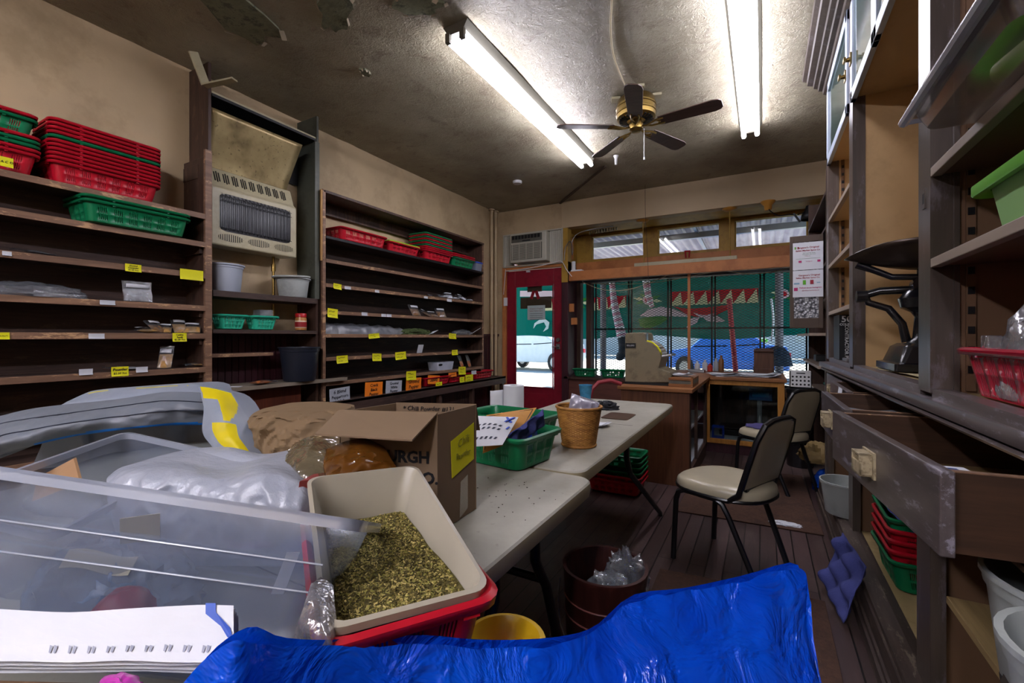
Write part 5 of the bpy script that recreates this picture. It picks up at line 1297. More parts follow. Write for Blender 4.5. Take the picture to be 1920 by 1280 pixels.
# ================================================================ chairs
M_vinyl = mk('worn_beige_vinyl', '#a09780', .32, .06, 5, spec=.6, bump=.08, bscale=18)
M_frame = mk('black_tube_paint', '#0c0d10', .3, .1, spec=.6)
def chair(name, label):
    t = thing(name, label, 'chair', (0, 0, 0), 'beige vinyl stacking chairs')
    # front faces -x, width along y
    mb = MB()
    def seat(u, v):
        a = 2 * pi * u; ex = cos(a); ey = sin(a)
        k = abs(ex) ** 2.6 + abs(ey) ** 2.6; rr = k ** (-1 / 2.6)
        t_ = v; 
        prof = [(1.0, .405), (1.01, .425), (.985, .447), (.92, .46), (.7, .468), (.35, .466), (0, .464)]
        f = t_ * (len(prof) - 1); i = min(int(f), len(prof) - 2); q = f - i
        s = prof[i][0] * (1 - q) + prof[i + 1][0] * q; z = prof[i][1] * (1 - q) + prof[i + 1][1] * q
        return (-.015 + .238 * ex * rr * s, .218 * ey * rr * s * (1 + .08 * -ex), z - .012 * (ex * rr * s < 0) * (ex * rr * s) ** 2)
    mb.grid(40, 12, seat); part('seat', mb, M_vinyl, t, 60)
    mb = MB(); mb.tube([(-.015 + .235 * cos(a) * (abs(cos(a)) ** 2.6 + abs(sin(a)) ** 2.6) ** (-1 / 2.6), .215 * sin(a) * (abs(cos(a)) ** 2.6 + abs(sin(a)) ** 2.6) ** (-1 / 2.6) * (1 - .08 * cos(a)), .402) for a in [2 * pi * k / 32 for k in range(32)]], .011, 8, closed=True)
    part('seat_frame', mb, M_frame, t, 40)
    for s in (-1, 1):
        mb = MB(); mb.tube([(-.205, s * .205, 0), (-.19, s * .2, .33), (-.175, s * .2, .375), (-.14, s * .2, .392), (.03, s * .19, .392)], .0145, 8); part('leg', mb, M_frame, t, 40)
        mb = MB(); mb.tube([(.235, s * .165, 0), (.10, s * .19, .32), (.07, s * .195, .375), (.03, s * .195, .392), (-.05, s * .2, .392)], .0145, 8); part('leg', mb, M_frame, t, 40)
    # back: padded panel in a tube hoop
    hoop = []
    pts = [(.02, -.19, .392), (.10, -.19, .40), (.15, -.19, .44), (.175, -.19, .52), (.235, -.185, .72), (.258, -.15, .795), (.263, -.09, .812)]
    hoop = pts + [(.264, 0, .815)] + [(x, -y, z) for x, y, z in reversed(pts)]
    mb = MB(); mb.tube(hoop, .0145, 8); part('back_frame', mb, M_frame, t, 40)
    for s, nm, m in ((-1, 'backrest', M_vinyl), ):
        mb = MB()
        def bk(u, v, o):
            y = (u - .5) * 2; z = .47 + v * .335; c = .165 + (z - .47) * .29
            wy = .178 * (1 - max(0, v - .72) ** 2 * 3.2)
            pad = .022 * (1 - abs(y) ** 6) * (1 - abs(2 * v - 1) ** 6)
            return (c + (-.004 - pad if o < 0 else .008 + .4 * pad), y * wy, z)
        mb.grid(12, 14, lambda u, v: bk(1 - u, v, -1)); mb.grid(12, 14, lambda u, v: bk(u, v, 1)); part(nm, mb, m, t, 50)
    mb = MB(); mb.box(.155, .172, -.15, .15, .455, .475); part('back_strap', mb, M_frame, t)
    return t
ch = chair('stacking_chair', 'beige vinyl chair with black tube legs facing the folding tables')
place(ch, (-.16, 2.70, 0), radians(-25))
ch2 = dup(ch, (.09, 4.28, 0), radians(-38), 'beige vinyl chair with a purple cloth on its seat, beside the glass-fronted cabinet')
M_cloth = mk('purple_pulp_mat', '#45406f', .9, .1, 12, bump=.3)
mb = MB(); pts = []
for k in range(60):
    a = 2 * pi * k / 60; r = .15 + .012 * cos(a * 9); pts.append((.04 + r * 1.1 * cos(a), 4.30 + r * .9 * sin(a)))
mb.prism(pts, .470, .478); tag(part('scalloped_mat', mb, M_cloth, bevel=.003), 'purple scalloped mat lying on the seat of the second chair', 'mat')
mb = MB(); mb.box(.36, .42, 4.5, 4.53, .7, .82); 
# clutter on the floor by the cabinet end
M_blueb = mk('blue_plastic_wrap', '#0e46b0', .2, .2, 12, spec=.7)
mb = MB(); blob(mb, (.45, 4.36, .0), (.18, .24, .26), s=10, amp=.16, seed=5, flat=.45); tag(part('blue_bag', mb, M_blueb, smooth=40), 'glossy blue plastic pack on the floor by the cabinet end', 'bag')
mb = MB(); blob(mb, (.41, 4.5, .2), (.26, .3, .22), s=9, amp=.2, seed=8, flat=.4); tag(part('paper_bag', mb, mk('tan_bag', '#7f6a42', .6, .2, 8), smooth=40), 'tan crumpled bag behind the glossy blue pack', 'bag')
mb = MB(); mb.lathe([(.03, 0), (.06, .01), (.06, .2), (.03, .27), (.03, .33), (0, .33)], 20, (.41, 4.25, .36)); 
mb = MB(); blob(mb, (.13, 3.40, .009), (.15, .06, .02), s=8, amp=.3, seed=3, flat=.4); tag(part('plastic_scrap', mb, M_paper, smooth=30), 'white scrap lying on the carpet runner between the chairs', 'scrap')

# ================================================================ brown bucket on the floor
M_bwood = wood('reddish_brown_pail', '#2a1310', '#45211b', 'z', .35)
bk_ = thing('pail', 'reddish brown hooped pail with a wire handle, clear bag inside', 'pail', (-.493, 1.56, 0))
mb = MB(); x, y = -.493, 1.56
mb.lathe([(.125, .0), (.13, .006), (.146, .39), (.15, .398), (.15, .408), (.138, .408), (.134, .39), (.118, .012), (0, .012)], 36, (x, y, 0), cap1=False); part('body', mb, M_bwood, bk_, 40)
for z in (.25, .31):
    mb = MB(); r = .130 + .016 * z / .39; mb.tube([(x + (r + .001) * cos(a), y + (r + .001) * sin(a), z) for a in [2 * pi * k / 36 for k in range(36)]], .003, 6, closed=True); part('hoop', mb, mk('pinkish_hoop', '#7c4a44', .4), bk_)
mb = MB(); mb.tube([(x - .16 * cos(a) * .87 + .02 * sin(a), y - .16 * cos(a) * .49 - .162 * sin(a), .36 - .19 * sin(a)) for a in [pi * k / 20 for k in range(21)]], .0028, 6); part('bail_handle', mb, M_steel, bk_)
mb = MB(); blob(mb, (x + .015, y, .19), (.2, .2, .27), nu=44, nv=30, s=8, amp=.22, seed=12, flat=.42); blob(mb, (x + .065, y + .035, .30), (.13, .13, .22), nu=36, nv=26, s=8, amp=.3, seed=7, flat=.42)
tag(part('clear_bag', mb, M_film2, smooth=30), 'crinkled clear bag stuffed into the brown pail', 'plastic bag')
# ================================================================ surfaces shaped through control points
def cr(p0, p1, p2, p3, t):
    return .5 * ((2 * p1) + (p2 - p0) * t + (2 * p0 - 5 * p1 + 4 * p2 - p3) * t * t + (3 * p1 - p0 - 3 * p2 + p3) * t ** 3)
def spline(pts, t):
    n = len(pts) - 1; f = min(max(t, 0), 1) * n; i = min(int(f), n - 1); q = f - i
    g = lambda k: pts[min(max(k, 0), n)]
    return cr(g(i - 1), g(i), g(i + 1), g(i + 2), q)
def surf(rows):
    R_ = [[at(u, v, d=d) for u, v, d in r] for r in rows]
    return lambda u, v: spline([spline(r, u) for r in R_], v)
def soft(mb, rows, nu, nv, thick, amp=.01, s=9, seed=0, mi=0, matfn=None, edge=.15):
    """closed soft body: a crumpled front skin and a fuller back skin"""
    f = surf(rows); b0 = len(mb.f)
    back = Vector((-sT, cT, 0))
    def env(u, v): return max(0, min(1, min(u, 1 - u, v, 1 - v) / edge)) ** .5
    def fr(u, v):
        p = f(u, v); return p - back * (crumple(p, s, amp, seed) * (.35 + .65 * env(u, v)))
    def bk(u, v):
        p = f(u, v); return p + back * (thick * env(u, v) - crumple(p, s, amp, seed) * (1 - env(u, v)) * .35)
    mb.grid(nu, nv, lambda u, v: fr(u, 1 - v), mi)
    if matfn:
        for j in range(nv):
            for i in range(nu): mb.m[b0 + j * nu + i] = matfn((i + .5) / nu, 1 - (j + .5) / nv)
    mb.grid(max(8, nu // 3), max(8, nv // 3), lambda u, v: bk(1 - u, 1 - v), mi)
    return mb

# ================================================================ sacks heaped on the table
M_sackg = mk('grey_woven_sack', '#666c75', .45, .1, 4, bump=.25, bscale=12)
M_sackw = mk('white_woven_sack', '#828a97', .4, .06, 4, bump=.2, bscale=14)
M_sackdark = mk('dull_grey_sack', '#6d6f6c', .55, .1, 5)
M_sacky = mk('sack_yellow_print', '#c8b60c', .5, .05); M_sackb = mk('sack_blue_print', '#0c6cc4', .45, .06)
sk = thing('feed_sack', 'folded grey sack with a stitched hem and blue stripe', 'sack', at(200, 850, d=1.4))
mb = MB(); soft(mb, [[(-60, 800, 1.30), (0, 780, 1.34), (59, 766, 1.36), (121, 758, 1.39), (220, 748, 1.42), (320, 734, 1.46), (415, 739, 1.5)],
          [(-60, 845, 1.22), (0, 808, 1.26), (59, 797, 1.28), (140, 785, 1.31), (230, 771, 1.36), (320, 762, 1.40), (410, 766, 1.46)],
          [(-60, 868, 1.18), (0, 832, 1.22), (59, 815, 1.25), (140, 797, 1.29), (230, 790, 1.34), (320, 778, 1.40), (406, 772, 1.47)],
          [(-60, 880, 1.2), (0, 851, 1.24), (59, 836, 1.27), (150, 816, 1.32), (270, 801, 1.37), (330, 797, 1.42), (404, 796, 1.47)]], 90, 26, .12, .010, 12, 2,
          matfn=lambda u, v: 1 if (v > .88 + .12 * abs(u - .72) and u > .35) else 0)
part('body', mb, [M_sackg, M_sackb], sk, 60)
mb = MB()
for va, dd in ((.2, .001), (.47, .001)):
    f = surf([[(-60, 800, 1.30), (0, 780, 1.34), (59, 766, 1.36), (121, 758, 1.39), (220, 748, 1.42), (320, 734, 1.46), (415, 739, 1.5)],
          [(-60, 845, 1.22), (0, 808, 1.26), (59, 797, 1.28), (140, 785, 1.31), (230, 771, 1.36), (320, 762, 1.40), (410, 766, 1.46)],
          [(-60, 868, 1.18), (0, 832, 1.22), (59, 815, 1.25), (140, 797, 1.29), (230, 790, 1.34), (320, 778, 1.40), (406, 772, 1.47)],
          [(-60, 880, 1.2), (0, 851, 1.24), (59, 836, 1.27), (150, 816, 1.32), (270, 801, 1.37), (330, 797, 1.42), (404, 796, 1.47)]])
    back = Vector((-sT, cT, 0))
    def q(u): 
        p = f(u, va); e = max(0, min(1, min(u, 1 - u, va, 1 - va) / .15)) ** .5
        return p - back * (crumple(p, 12, .010, 2) * (.35 + .65 * e) + .0025)
    mb.tube([q(k / 120) for k in range(121)], .0016, 5)
part('stitching', mb, mk('dark_blue_thread', '#1c2130', .7), sk)
mb = MB(); soft(mb, [[(110, 762, 1.50), (157, 739, 1.54), (197, 729, 1.57), (318, 721, 1.62), (368, 720, 1.64), (395, 732, 1.64)],
          [(100, 790, 1.44), (157, 770, 1.47), (197, 760, 1.50), (318, 750, 1.55), (368, 750, 1.58), (420, 760, 1.60)],
          [(60, 880, 1.42), (157, 870, 1.45), (197, 865, 1.48), (318, 855, 1.52), (368, 850, 1.56), (430, 850, 1.58)]], 50, 24, .16, .012, 9, 6, matfn=lambda u, v: 1 if (.08 < v < .12 and .25 < u < .75 and int(u * 14) % 3) else 0)
o = part('feed_sack', mb, [M_sackw, M_sacky], smooth=60); tag(o, 'pale sack lying behind the stitched grey sack', 'sack', 'woven sacks on the table')
mb = MB(); blob(mb, (-1.72, .75, .741), (.62, .6, .20), nu=40, nv=22, s=6, amp=.1, seed=4, flat=.46); tag(part('feed_sack', mb, M_sackdark, smooth=60), 'dull grey slumped sack beneath the stitched grey sack', 'sack', 'woven sacks on the table')
def syel(u, v):
    if v < .16 and .1 < u < .95: return 1
    if .16 <= v < .38 and .46 < u < .93 - 1.7 * (v - .16): return 1
    if .40 < v < .86 and .26 < u < .66: return 1
    return 0
mb = MB(); soft(mb, [[(372, 724, 1.52), (400, 728, 1.50), (436, 737, 1.50)], [(382, 762, 1.42), (420, 765, 1.40), (461, 776, 1.44)], [(382, 815, 1.36), (430, 812, 1.34), (490, 828, 1.38)],
          [(425, 868, 1.30), (470, 868, 1.28), (517, 884, 1.32)], [(445, 935, 1.27), (500, 930, 1.26), (535, 935, 1.30)]], 40, 50, .10, .005, 8, 9, matfn=syel)
tag(part('feed_sack', mb, [M_sackw, M_sacky], smooth=60), 'white sack with yellow printed bands hanging down beside the kraft paper', 'sack', 'woven sacks on the table')
M_kraft = mk('kraft_paper', '#776146', .75, .07, 4, bump=.1, bscale=50)
mb = MB(); soft(mb, [[(462, 784, 1.45), (500, 764, 1.5), (560, 761, 1.52), (610, 766, 1.5), (640, 770, 1.46)], [(470, 800, 1.38), (510, 790, 1.36), (560, 788, 1.36), (610, 790, 1.38), (640, 800, 1.42)],
          [(480, 835, 1.36), (520, 840, 1.33), (560, 838, 1.31), (610, 838, 1.34), (650, 845, 1.38)], [(490, 900, 1.36), (530, 920, 1.33), (570, 925, 1.32), (620, 930, 1.34), (660, 935, 1.37)]], 70, 50, .2, .020, 15, 3)
tag(part('kraft_paper_bag', mb, M_kraft, smooth=18), 'crumpled brown kraft paper bag between the sacks and the cardboard box', 'paper bag')

# second clear tote
M_tote = clear('clear_tote_plastic', '#e9ecf2', .2, .33, '#94a2bb', rough=.2, bump=.05, bscale=5)
M_rim = clear('tote_rim_plastic', '#e6e9f2', .3, .8, '#b4bccb', rough=.25)
def tote(name, label, P0, P1, P3, depth, taper, mid=None, lipw=.018, cat='tote', t=None, Mb=None):
    P0, P1, P3 = Vector(P0), Vector(P1), Vector(P3); e1 = (P1 - P0); e2 = (P3 - P0); n = e1.cross(e2).normalized()
    if n.z > 0: n = -n
    P2 = P1 + e2; c = (P0 + P1 + P2 + P3) / 4
    t = thing(name, label, cat, c + n * depth)
    def ring(k, dn, r=.03):
        pts = []; a, b = e1.length / 2, e2.length / 2; x, y = e1.normalized(), e2.normalized()
        for px, py in rrect(2 * (a - k), 2 * (b - k), r, 5): pts.append(c + x * px + y * py + n * dn)
        return pts
    mb = MB()
    lv = [(.0, .0), (taper * .35, depth * .35)] + ([(taper * .35 + mid, depth * .38), (taper * .6 + mid, depth * .62), (taper * .6 + 2 * mid, depth * .65)] if mid else []) + [(taper + (2 * mid if mid else 0), depth * .97), (taper + .012 + (2 * mid if mid else 0), depth)]
    mb.loft([ring(k, d) for k, d in lv], 0, False, True); part('body', mb, Mb or M_tote, t, 40)
    mb = MB(); 
    mb.loft([ring(.0, .002), ring(-lipw, .002), ring(-lipw, -.003), ring(0, -.003), ring(.002, .012)], 0, False, False)
    mb.loft([ring(-lipw, -.003), ring(-lipw, .012), ring(-lipw + .003, .012), ring(-lipw + .003, -.003)], 0, False, False); part('rim', mb, M_rim, t, 40)
    return t, c, n, e1, e2
T2 = tote('clear_tote', 'small clear plastic tote behind the big one, a tan card inside', (-1.564, .57, .95), (-1.33, .67, .905), (-1.32, .19, .92), .16, .02, lipw=.007)
mb = MB(); a, b, c_, d_ = at(70, 895, d=1.02), at(138, 859, d=1.06), at(150, 905, d=1.0), at(60, 940, d=.98); mb.loft([[a, b, c_, d_], [p + Vector((-.004, .006, .0)) for p in (a, b, c_, d_)]]); tag(part('tan_card', mb, mk('tan_cardboard', '#94714f', .7)), 'tan piece of card standing in the small clear tote', 'card')

# big clear tote, tipped back on the heap
Ca, La = at(660, 977, d=.62), at(0, 879, d=.58)
e1 = (La - Ca).normalized(); ray = Ca - Vector((0, 0, H)); e2 = (ray - e1 * ray.dot(e1)).normalized()
T1 = tote('clear_tote', 'big clear plastic storage tote tipped back in the foreground', Ca, Ca + e1 * .62, Ca + e2 * .24, .215, .045, mid=.006, lipw=.016)
# things seen through the tote
_, c1, n1, f1, f2 = T1
mb = MB()
for k_, ins in ((.27, .012), (.43, .019)):
    a = Ca + n1 * .215 * k_ + f1.normalized() * (ins + .012) + f2.normalized() * (ins - .003); b = a + f1.normalized() * (.62 - 2 * ins - .024); mb.tube([a, b], .0013, 6)
part('moulded_ridge', mb, M_rim, T1[0])
mb = MB(); blob(mb, at(215, 1085, d=.80) - Vector((0, 0, .05)), (.36, .2, .20), nu=60, nv=36, s=18, amp=.10, seed=21, flat=.45); tag(part('grey_bag', mb, mk('slate_film', '#54677f', .25, .35, 9, spec=.7, bump=.4, bscale=30), smooth=50), 'grey-blue plastic bag lying inside the big tote', 'plastic bag')
mb = MB(); a = at(225, 1062, d=.70); mb.grid(8, 6, lambda u, v: at(110 + 130 * u + 20 * v, 1065 - 35 * v + 12 * u, d=.72 + .03 * v) + Vector((0, 0, .004 * sin(u * 6)))); tag(part('paper_slip', mb, mk('cream_slip', '#b5ab8c', .7), solid=.001), 'cream paper slip inside the big tote', 'paper')
mb = MB(); mb.grid(6, 6, lambda u, v: at(225 + 75 * u, 972 + 48 * v - 10 * u, d=.75 + .02 * v)); tag(part('paper_slip', mb, mk('cream_slip2', '#a59c80', .7), solid=.001), 'smaller cream label seen through the big tote wall', 'paper')
mb = MB(); mb.grid(4, 6, lambda u, v: at(538 + 24 * u - 30 * v, 1035 + 78 * v, d=.66)); tag(part('paper_slip', mb, M_slip, solid=.001), 'pale strip of tape on the end wall of the big tote', 'tape')
mb = MB(); blob(mb, at(230, 1150, d=.62) - Vector((0, 0, .03)), (.07, .07, .08), s=6, amp=.1, seed=2); tag(part('red_packet', mb, mk('dull_red_packet', '#8a2a3e', .4), smooth=50), 'dull red packet at the bottom of the big tote', 'packet')
# stack of printed sheets in front of the tote
mb = MB()
def sh(k):
    def f(u, v):
        p = at(-40 + (478 + 3 * k) * u, 1140 + 100 * v + 6 * sin(u * 5) * (1 - v), d=.525 - .045 * v + .004 * k)
        return p + Vector((0, 0, -.004 * k + .002 * nz((u, v, k), 4, 1)))
    return f
for k in range(4): mb.grid(14, 6, sh(k), 0)
f = sh(0)
rr_ = random.Random(5)
for i in range(9):
    for j in range(1):
        u0 = .28 + i * .075; v0 = .70 + j * .2 + .02 * rr_.random()
        for q in range(2):
            a = f(u0 + q * .018, v0) + Vector((0, 0, .0015)); b = f(u0 + q * .018 + .012, v0 + .02) + Vector((0, 0, .0015)); c_ = f(u0 + q * .018 - .006, v0 + .13) + Vector((0, 0, .0015)); d_ = f(u0 + q * .018 + .001, v0 + .14) + Vector((0, 0, .0015))
            mb.poly([a, b, d_, c_], 1)
tp = [(.89, .0), (.93, .0), (.93, .16), (.985, .42), (1.0, .66), (.975, .6), (.95, .4), (.89, .18)]
mb.poly([f(a, b) + Vector((0, 0, .002)) for a, b in tp], 2)
tag(part('printed_sheets', mb, [M_paper, mk('pale_grey_print', '#9498a8', .6), mk('blue_tape', '#2a4fae', .5)]), 'stack of white printed sheets with blue tape against the big tote', 'papers')
mb = MB(); Mx = frame((-.6, .205, .742), (.89, .456, 0), (-.456, .89, 0)); mb.box(-.34, .08, -.27, -.005, 0, .118, 0, Mx); mb.box(-.33, .07, -.262, -.14, .118, .121, 0, Mx); mb.box(-.33, .07, -.136, -.01, .118, .121, 0, Mx)
tag(part('carton', mb, mk('brown_flat_carton', '#5f4630', .75, .1, 6), bevel=.002), 'flat brown carton under the printed sheets, at the bottom of the picture', 'box')
q = at(225, 1275, d=.44); q.z = .8635
mb = MB(); blob(mb, q, (.06, .03, .022), s=9, amp=.2, seed=2); tag(part('pink_bag', mb, mk('magenta_film', '#b0309a', .25, .2, 20), smooth=40), 'scrap of magenta plastic below the printed sheets', 'bag')

# white plastic bag behind the tote, pink packet, clear and amber bags
M_wbag = mk('white_plastic_film', '#979ca8', .25, .04, 8, spec=.7, bump=.35, bscale=40)
mb = MB(); soft(mb, [[(205, 892, .98), (240, 872, 1.0), (340, 864, 1.03), (420, 880, 1.02), (500, 868, 1.02), (560, 885, 1.0), (578, 905, .98)], [(200, 912, .94), (260, 895, .93), (340, 888, .94), (420, 902, .93), (500, 892, .93), (560, 905, .94), (590, 930, .95)],
          [(210, 960, .92), (280, 960, .9), (340, 955, .9), (420, 960, .89), (500, 960, .89), (560, 955, .9), (590, 975, .93)], [(230, 1060, .92), (290, 1060, .9), (350, 1060, .9), (420, 1060, .9), (500, 1060, .9), (550, 1060, .9), (585, 1060, .92)]], 110, 60, .16, .008, 15, 8)
tag(part('white_bag', mb, M_wbag, smooth=50), 'crumpled white plastic bag heaped behind the big tote', 'plastic bag')
mb = MB(); a, b, c_, d_ = at(560, 902, d=.93), at(596, 897, d=.98), at(600, 985, d=.95), at(548, 985, d=.9); mb.loft([[a, b, c_, d_], [p + Vector((-.02, .05, 0)) for p in (a, b, c_, d_)]]); tag(part('pink_packet', mb, mk('dusty_pink_packet', '#a5504c', .4), bevel=.004), 'dusty pink packet standing between the white bag and the herb tub', 'packet')
M_beige = clear('beige_film', '#d9cdb0', .32, .25, '#a8987a', rough=.14, bump=.5, bscale=16)
mb = MB(); soft(mb, [[(535, 848, 1.12), (560, 828, 1.14), (580, 818, 1.15), (605, 822, 1.14), (625, 838, 1.12)], [(522, 875, 1.08), (555, 860, 1.05), (585, 852, 1.04), (620, 858, 1.05), (645, 868, 1.08)], [(515, 900, 1.06), (555, 895, 1.02), (590, 890, 1.0), (625, 895, 1.02), (652, 900, 1.06)], [(520, 960, 1.05), (555, 965, 1.02), (590, 965, 1.0), (625, 960, 1.02), (650, 950, 1.05)]], 50, 36, .1, .02, 12, 14)
tag(part('clear_bag', mb, M_beige, smooth=30), 'beige-tinted clear bag crumpled in front of the kraft paper', 'plastic bag')
M_amber = mk('amber_film', '#55320d', .2, .25, 7, spec=.7)
mb = MB(); soft(mb, [[(612, 842, 1.08), (650, 826, 1.1), (690, 822, 1.1), (720, 838, 1.08)], [(608, 870, 1.02), (650, 862, 1.0), (695, 860, 1.0), (740, 868, 1.02)], [(612, 905, 1.0), (650, 905, .97), (700, 900, .97), (750, 890, 1.0)], [(625, 980, .98), (650, 985, .96), (700, 980, .96), (740, 965, .98)]], 44, 36, .02, .016, 12, 17)
tag(part('amber_bag', mb, M_amber, smooth=35), 'shiny amber plastic bag under the flap of the cardboard box', 'plastic bag')

# ================================================================ cardboard box
M_card = mk('brown_cardboard', '#74604a', .75, .06, 5, axis=None); M_cardin = mk('cardboard_inside', '#67543f', .8, .06, 5)
bx = thing('cardboard_box', 'open cardboard box with a yellow label on its side', 'box', (-.81, .92, .74))
FR, BR, BL, FL = Vector((-.690, .862, 0)), Vector((-.697, 1.042, 0)), Vector((-.915, .955, 0)), Vector((-.935, .775, 0))
def wall(p, q, z0=.742, z1=1.032, t=.004):
    d = (q - p).normalized(); n = Vector((d.y, -d.x, 0)) * t; mb = MB()
    a = [p + Vector((0, 0, z0)), q + Vector((0, 0, z0)), q + Vector((0, 0, z1)), p + Vector((0, 0, z1))]
    mb.loft([a, [v - n for v in a]]); return mb
mb = MB()
for p, q in ((FR, BR), (BR, BL), (BL, FL), (FL, FR)):
    w_ = wall(p, q); mb.add(w_.v, w_.f, 0)
mb.add([p + Vector((0, 0, .744)) for p in (FR, BR, BL, FL)], [(0, 1, 2, 3)], 0)
part('walls', mb, M_card, bx)
fd = (FR - FL).normalized(); fo = Vector((fd.y, -fd.x, 0))
mb = MB(); a = [FL + Vector((0, 0, 1.033)), FR + Vector((0, 0, 1.033)), FR + fo * .085 - fd * .03 + Vector((0, 0, .985)), FL + fo * .085 - fd * .01 + Vector((0, 0, .99))]
mb.loft([a, [p + Vector((0, 0, .004)) for p in a]]); part('flap', mb, M_card, bx)
mb = MB(); bd = (BR - BL).normalized(); bo = Vector((-bd.y, bd.x, 0)); a = [BL + Vector((0, 0, 1.031)), BR + Vector((0, 0, 1.031)), BR + bo * .05 + Vector((0, 0, .95)), BL + bo * .05 + Vector((0, 0, .95))]; mb.loft([a, [p + Vector((0, 0, .003)) for p in a]]); part('flap', mb, M_card, bx)
# writing
rn = (BR - FR).normalized(); ro = Vector((rn.y, -rn.x, 0))
def facem(p, x, n, off=.0012):
    z = n.normalized(); x = x.normalized(); y = z.cross(x); p = p + z * off
    return Matrix(((x.x, y.x, z.x, p.x), (x.y, y.y, z.y, p.y), (x.z, y.z, z.z, p.z), (0, 0, 0, 1)))
mb = MB(); lp = [FR + rn * .055 + Vector((0, 0, .955)), FR + rn * .165 + Vector((0, 0, .985)), FR + rn * .165 + Vector((0, 0, .885)), FR + rn * .06 + Vector((0, 0, .86))]
mb.loft([[p + ro * .0006 for p in lp], [p + ro * .0014 for p in lp]], 0)
M = facem(FR + rn * .11 + Vector((0, 0, .925)), rn, ro, .002); text_mb('Chili', .03, 1, M @ Matrix.Translation((0, .02, 0)), mb=mb, jit=.08, shear=.2); text_mb('Powder', .022, 1, M @ Matrix.Translation((0, -.015, 0)), mb=mb, jit=.08, shear=.2)
part('yellow_label', mb, [M_yellow, mk('faint_pencil', '#8f8c20', .6)], bx)
mb = MB(); lp = [FR + rn * .10 + Vector((0, 0, .84)), FR + rn * .135 + Vector((0, 0, .85)), FR + rn * .135 + Vector((0, 0, .76)), FR + rn * .095 + Vector((0, 0, .745))]; mb.loft([[p + ro * .0005 for p in lp], [p + ro * .001 for p in lp]], 0); part('tape', mb, clear('packing_tape', '#e8dfcc', .35, .25, '#b5a68a', rough=.15), bx)
mb = MB(); text_mb('PITTSBURGH', .04, 0, facem(FR - fd * .135 + Vector((0, 0, .925)), fd, fo), mb=mb, bold=.0012); text_mb('SPICE & CO.', .04, 0, facem(FR - fd * .105 + Vector((0, 0, .875)), fd, fo), mb=mb, bold=.0012)
part('box_print', mb, M_ink, bx)
mb = MB(); text_mb('* Chili Powder #131', .018, 0, facem(BL + (BR - BL) * .42 - bo * .004 + Vector((0, 0, 1.018)), bd, -bo, .0015), mb=mb, jit=.05, shear=.1); part('inside_writing', mb, M_ink, bx)

# ================================================================ herb tub nested in a red basket
M_tub = mk('cream_food_tub', '#9b9484', .35, .04, 5, spec=.5)
TFR, TFL, TBL, TBR = Vector((-.362, .548, .862)), Vector((-.448, .362, .862)), Vector((-.783, .586, .932)), Vector((-.676, .757, .932))
tc = (TFR + TFL + TBL + TBR) / 4; tx = ((TFR + TBR) - (TFL + TBL)).normalized(); ty = ((TBL + TBR) - (TFL + TFR)).normalized(); tn = tx.cross(ty).normalized(); tx = ty.cross(tn)
TM_ = Matrix(((tx.x, ty.x, tn.x, tc.x), (tx.y, ty.y, tn.y, tc.y), (tx.z, ty.z, tn.z, tc.z), (0, 0, 0, 1)))
tw, tl = .208, .395
tb = thing('food_tub', 'cream rectangular tub half full of dried herbs', 'tub', tc - tn * .12)
mb = MB(); tub(mb, [(tw - .05, tl - .05, -.105), (tw - .035, tl - .035, -.098), (tw - .018, tl - .018, -.03), (tw - .014, tl - .014, -.028), (tw - .008, tl - .008, -.008), (tw + .014, tl + .014, -.008), (tw + .016, tl + .016, .004), (tw + .002, tl + .002, .006), (tw - .008, tl - .008, -.002), (tw - .02, tl - .02, -.024), (tw - .026, tl - .026, -.028), (tw - .05, tl - .05, -.092)], .026, 5, M=TM_)
part('body', mb, M_tub, tb, 40)
# herb bed: level surface heaped in the tipped tub, flakes on top
def herbz(x, y): return .842 + .006 * nz((x, y, 0), 14, 3) + .010 * nz((x, y, 0), 5, 8)
TI = TM_.inverted()
mb = MB()
def hb(u, v):
    # walk the inside of the tub
    lx, ly = (u - .5), (v - .5)
    zz = -.02 - .075 * v
    w_ = tw - .03 + (zz + .028) * .34; l_ = tl - .03 + (zz + .028) * .34
    p = TM_ @ Vector((lx * w_, ly * l_, zz)); p.z = herbz(p.x, p.y) if True else p.z
    return p
mb.grid(30, 50, hb, 0)
rr_ = random.Random(9)
for k in range(7500):
    p = hb(rr_.uniform(.02, .98), rr_.uniform(.02, .98)); s = rr_.uniform(.0012, .0032)
    a = Vector((rr_.gauss(0, 1), rr_.gauss(0, 1), rr_.gauss(0, .5))).normalized(); b = a.cross(Vector((rr_.gauss(0, 1), rr_.gauss(0, 1), rr_.gauss(0, 1)))).normalized()
    p = p + Vector((0, 0, .0012)); mb.poly([p - a * s - b * s * .4, p + a * s - b * s * .4, p + a * s + b * s * .4, p - a * s + b * s * .4], 1 + k % 4)
hm = [mk('herb_bed', '#5a5128', .95, .4, 120, bump=.6, bscale=300), mk('herb_olive', '#837640', .9), mk('herb_tan', '#b3a262', .9), mk('herb_dark', '#4a4323', .9), mk('herb_green', '#8f8946', .9)]
o = part('dried_herbs', mb, hm); o['kind'] = 'stuff'; tag(o, 'loose olive-green dried herbs filling the cream tub', 'herbs')
ang = atan2(ty.y, ty.x) - pi / 2
bc = (TFR + TFL) / 2 + ty * .203; 
basket(M_bred, 'r', (.435, .25, .115), (bc.x + .003, bc.y, .741), ang, 'red slotted basket under the cream herb tub', 'baskets on the folding tables', gl=5)
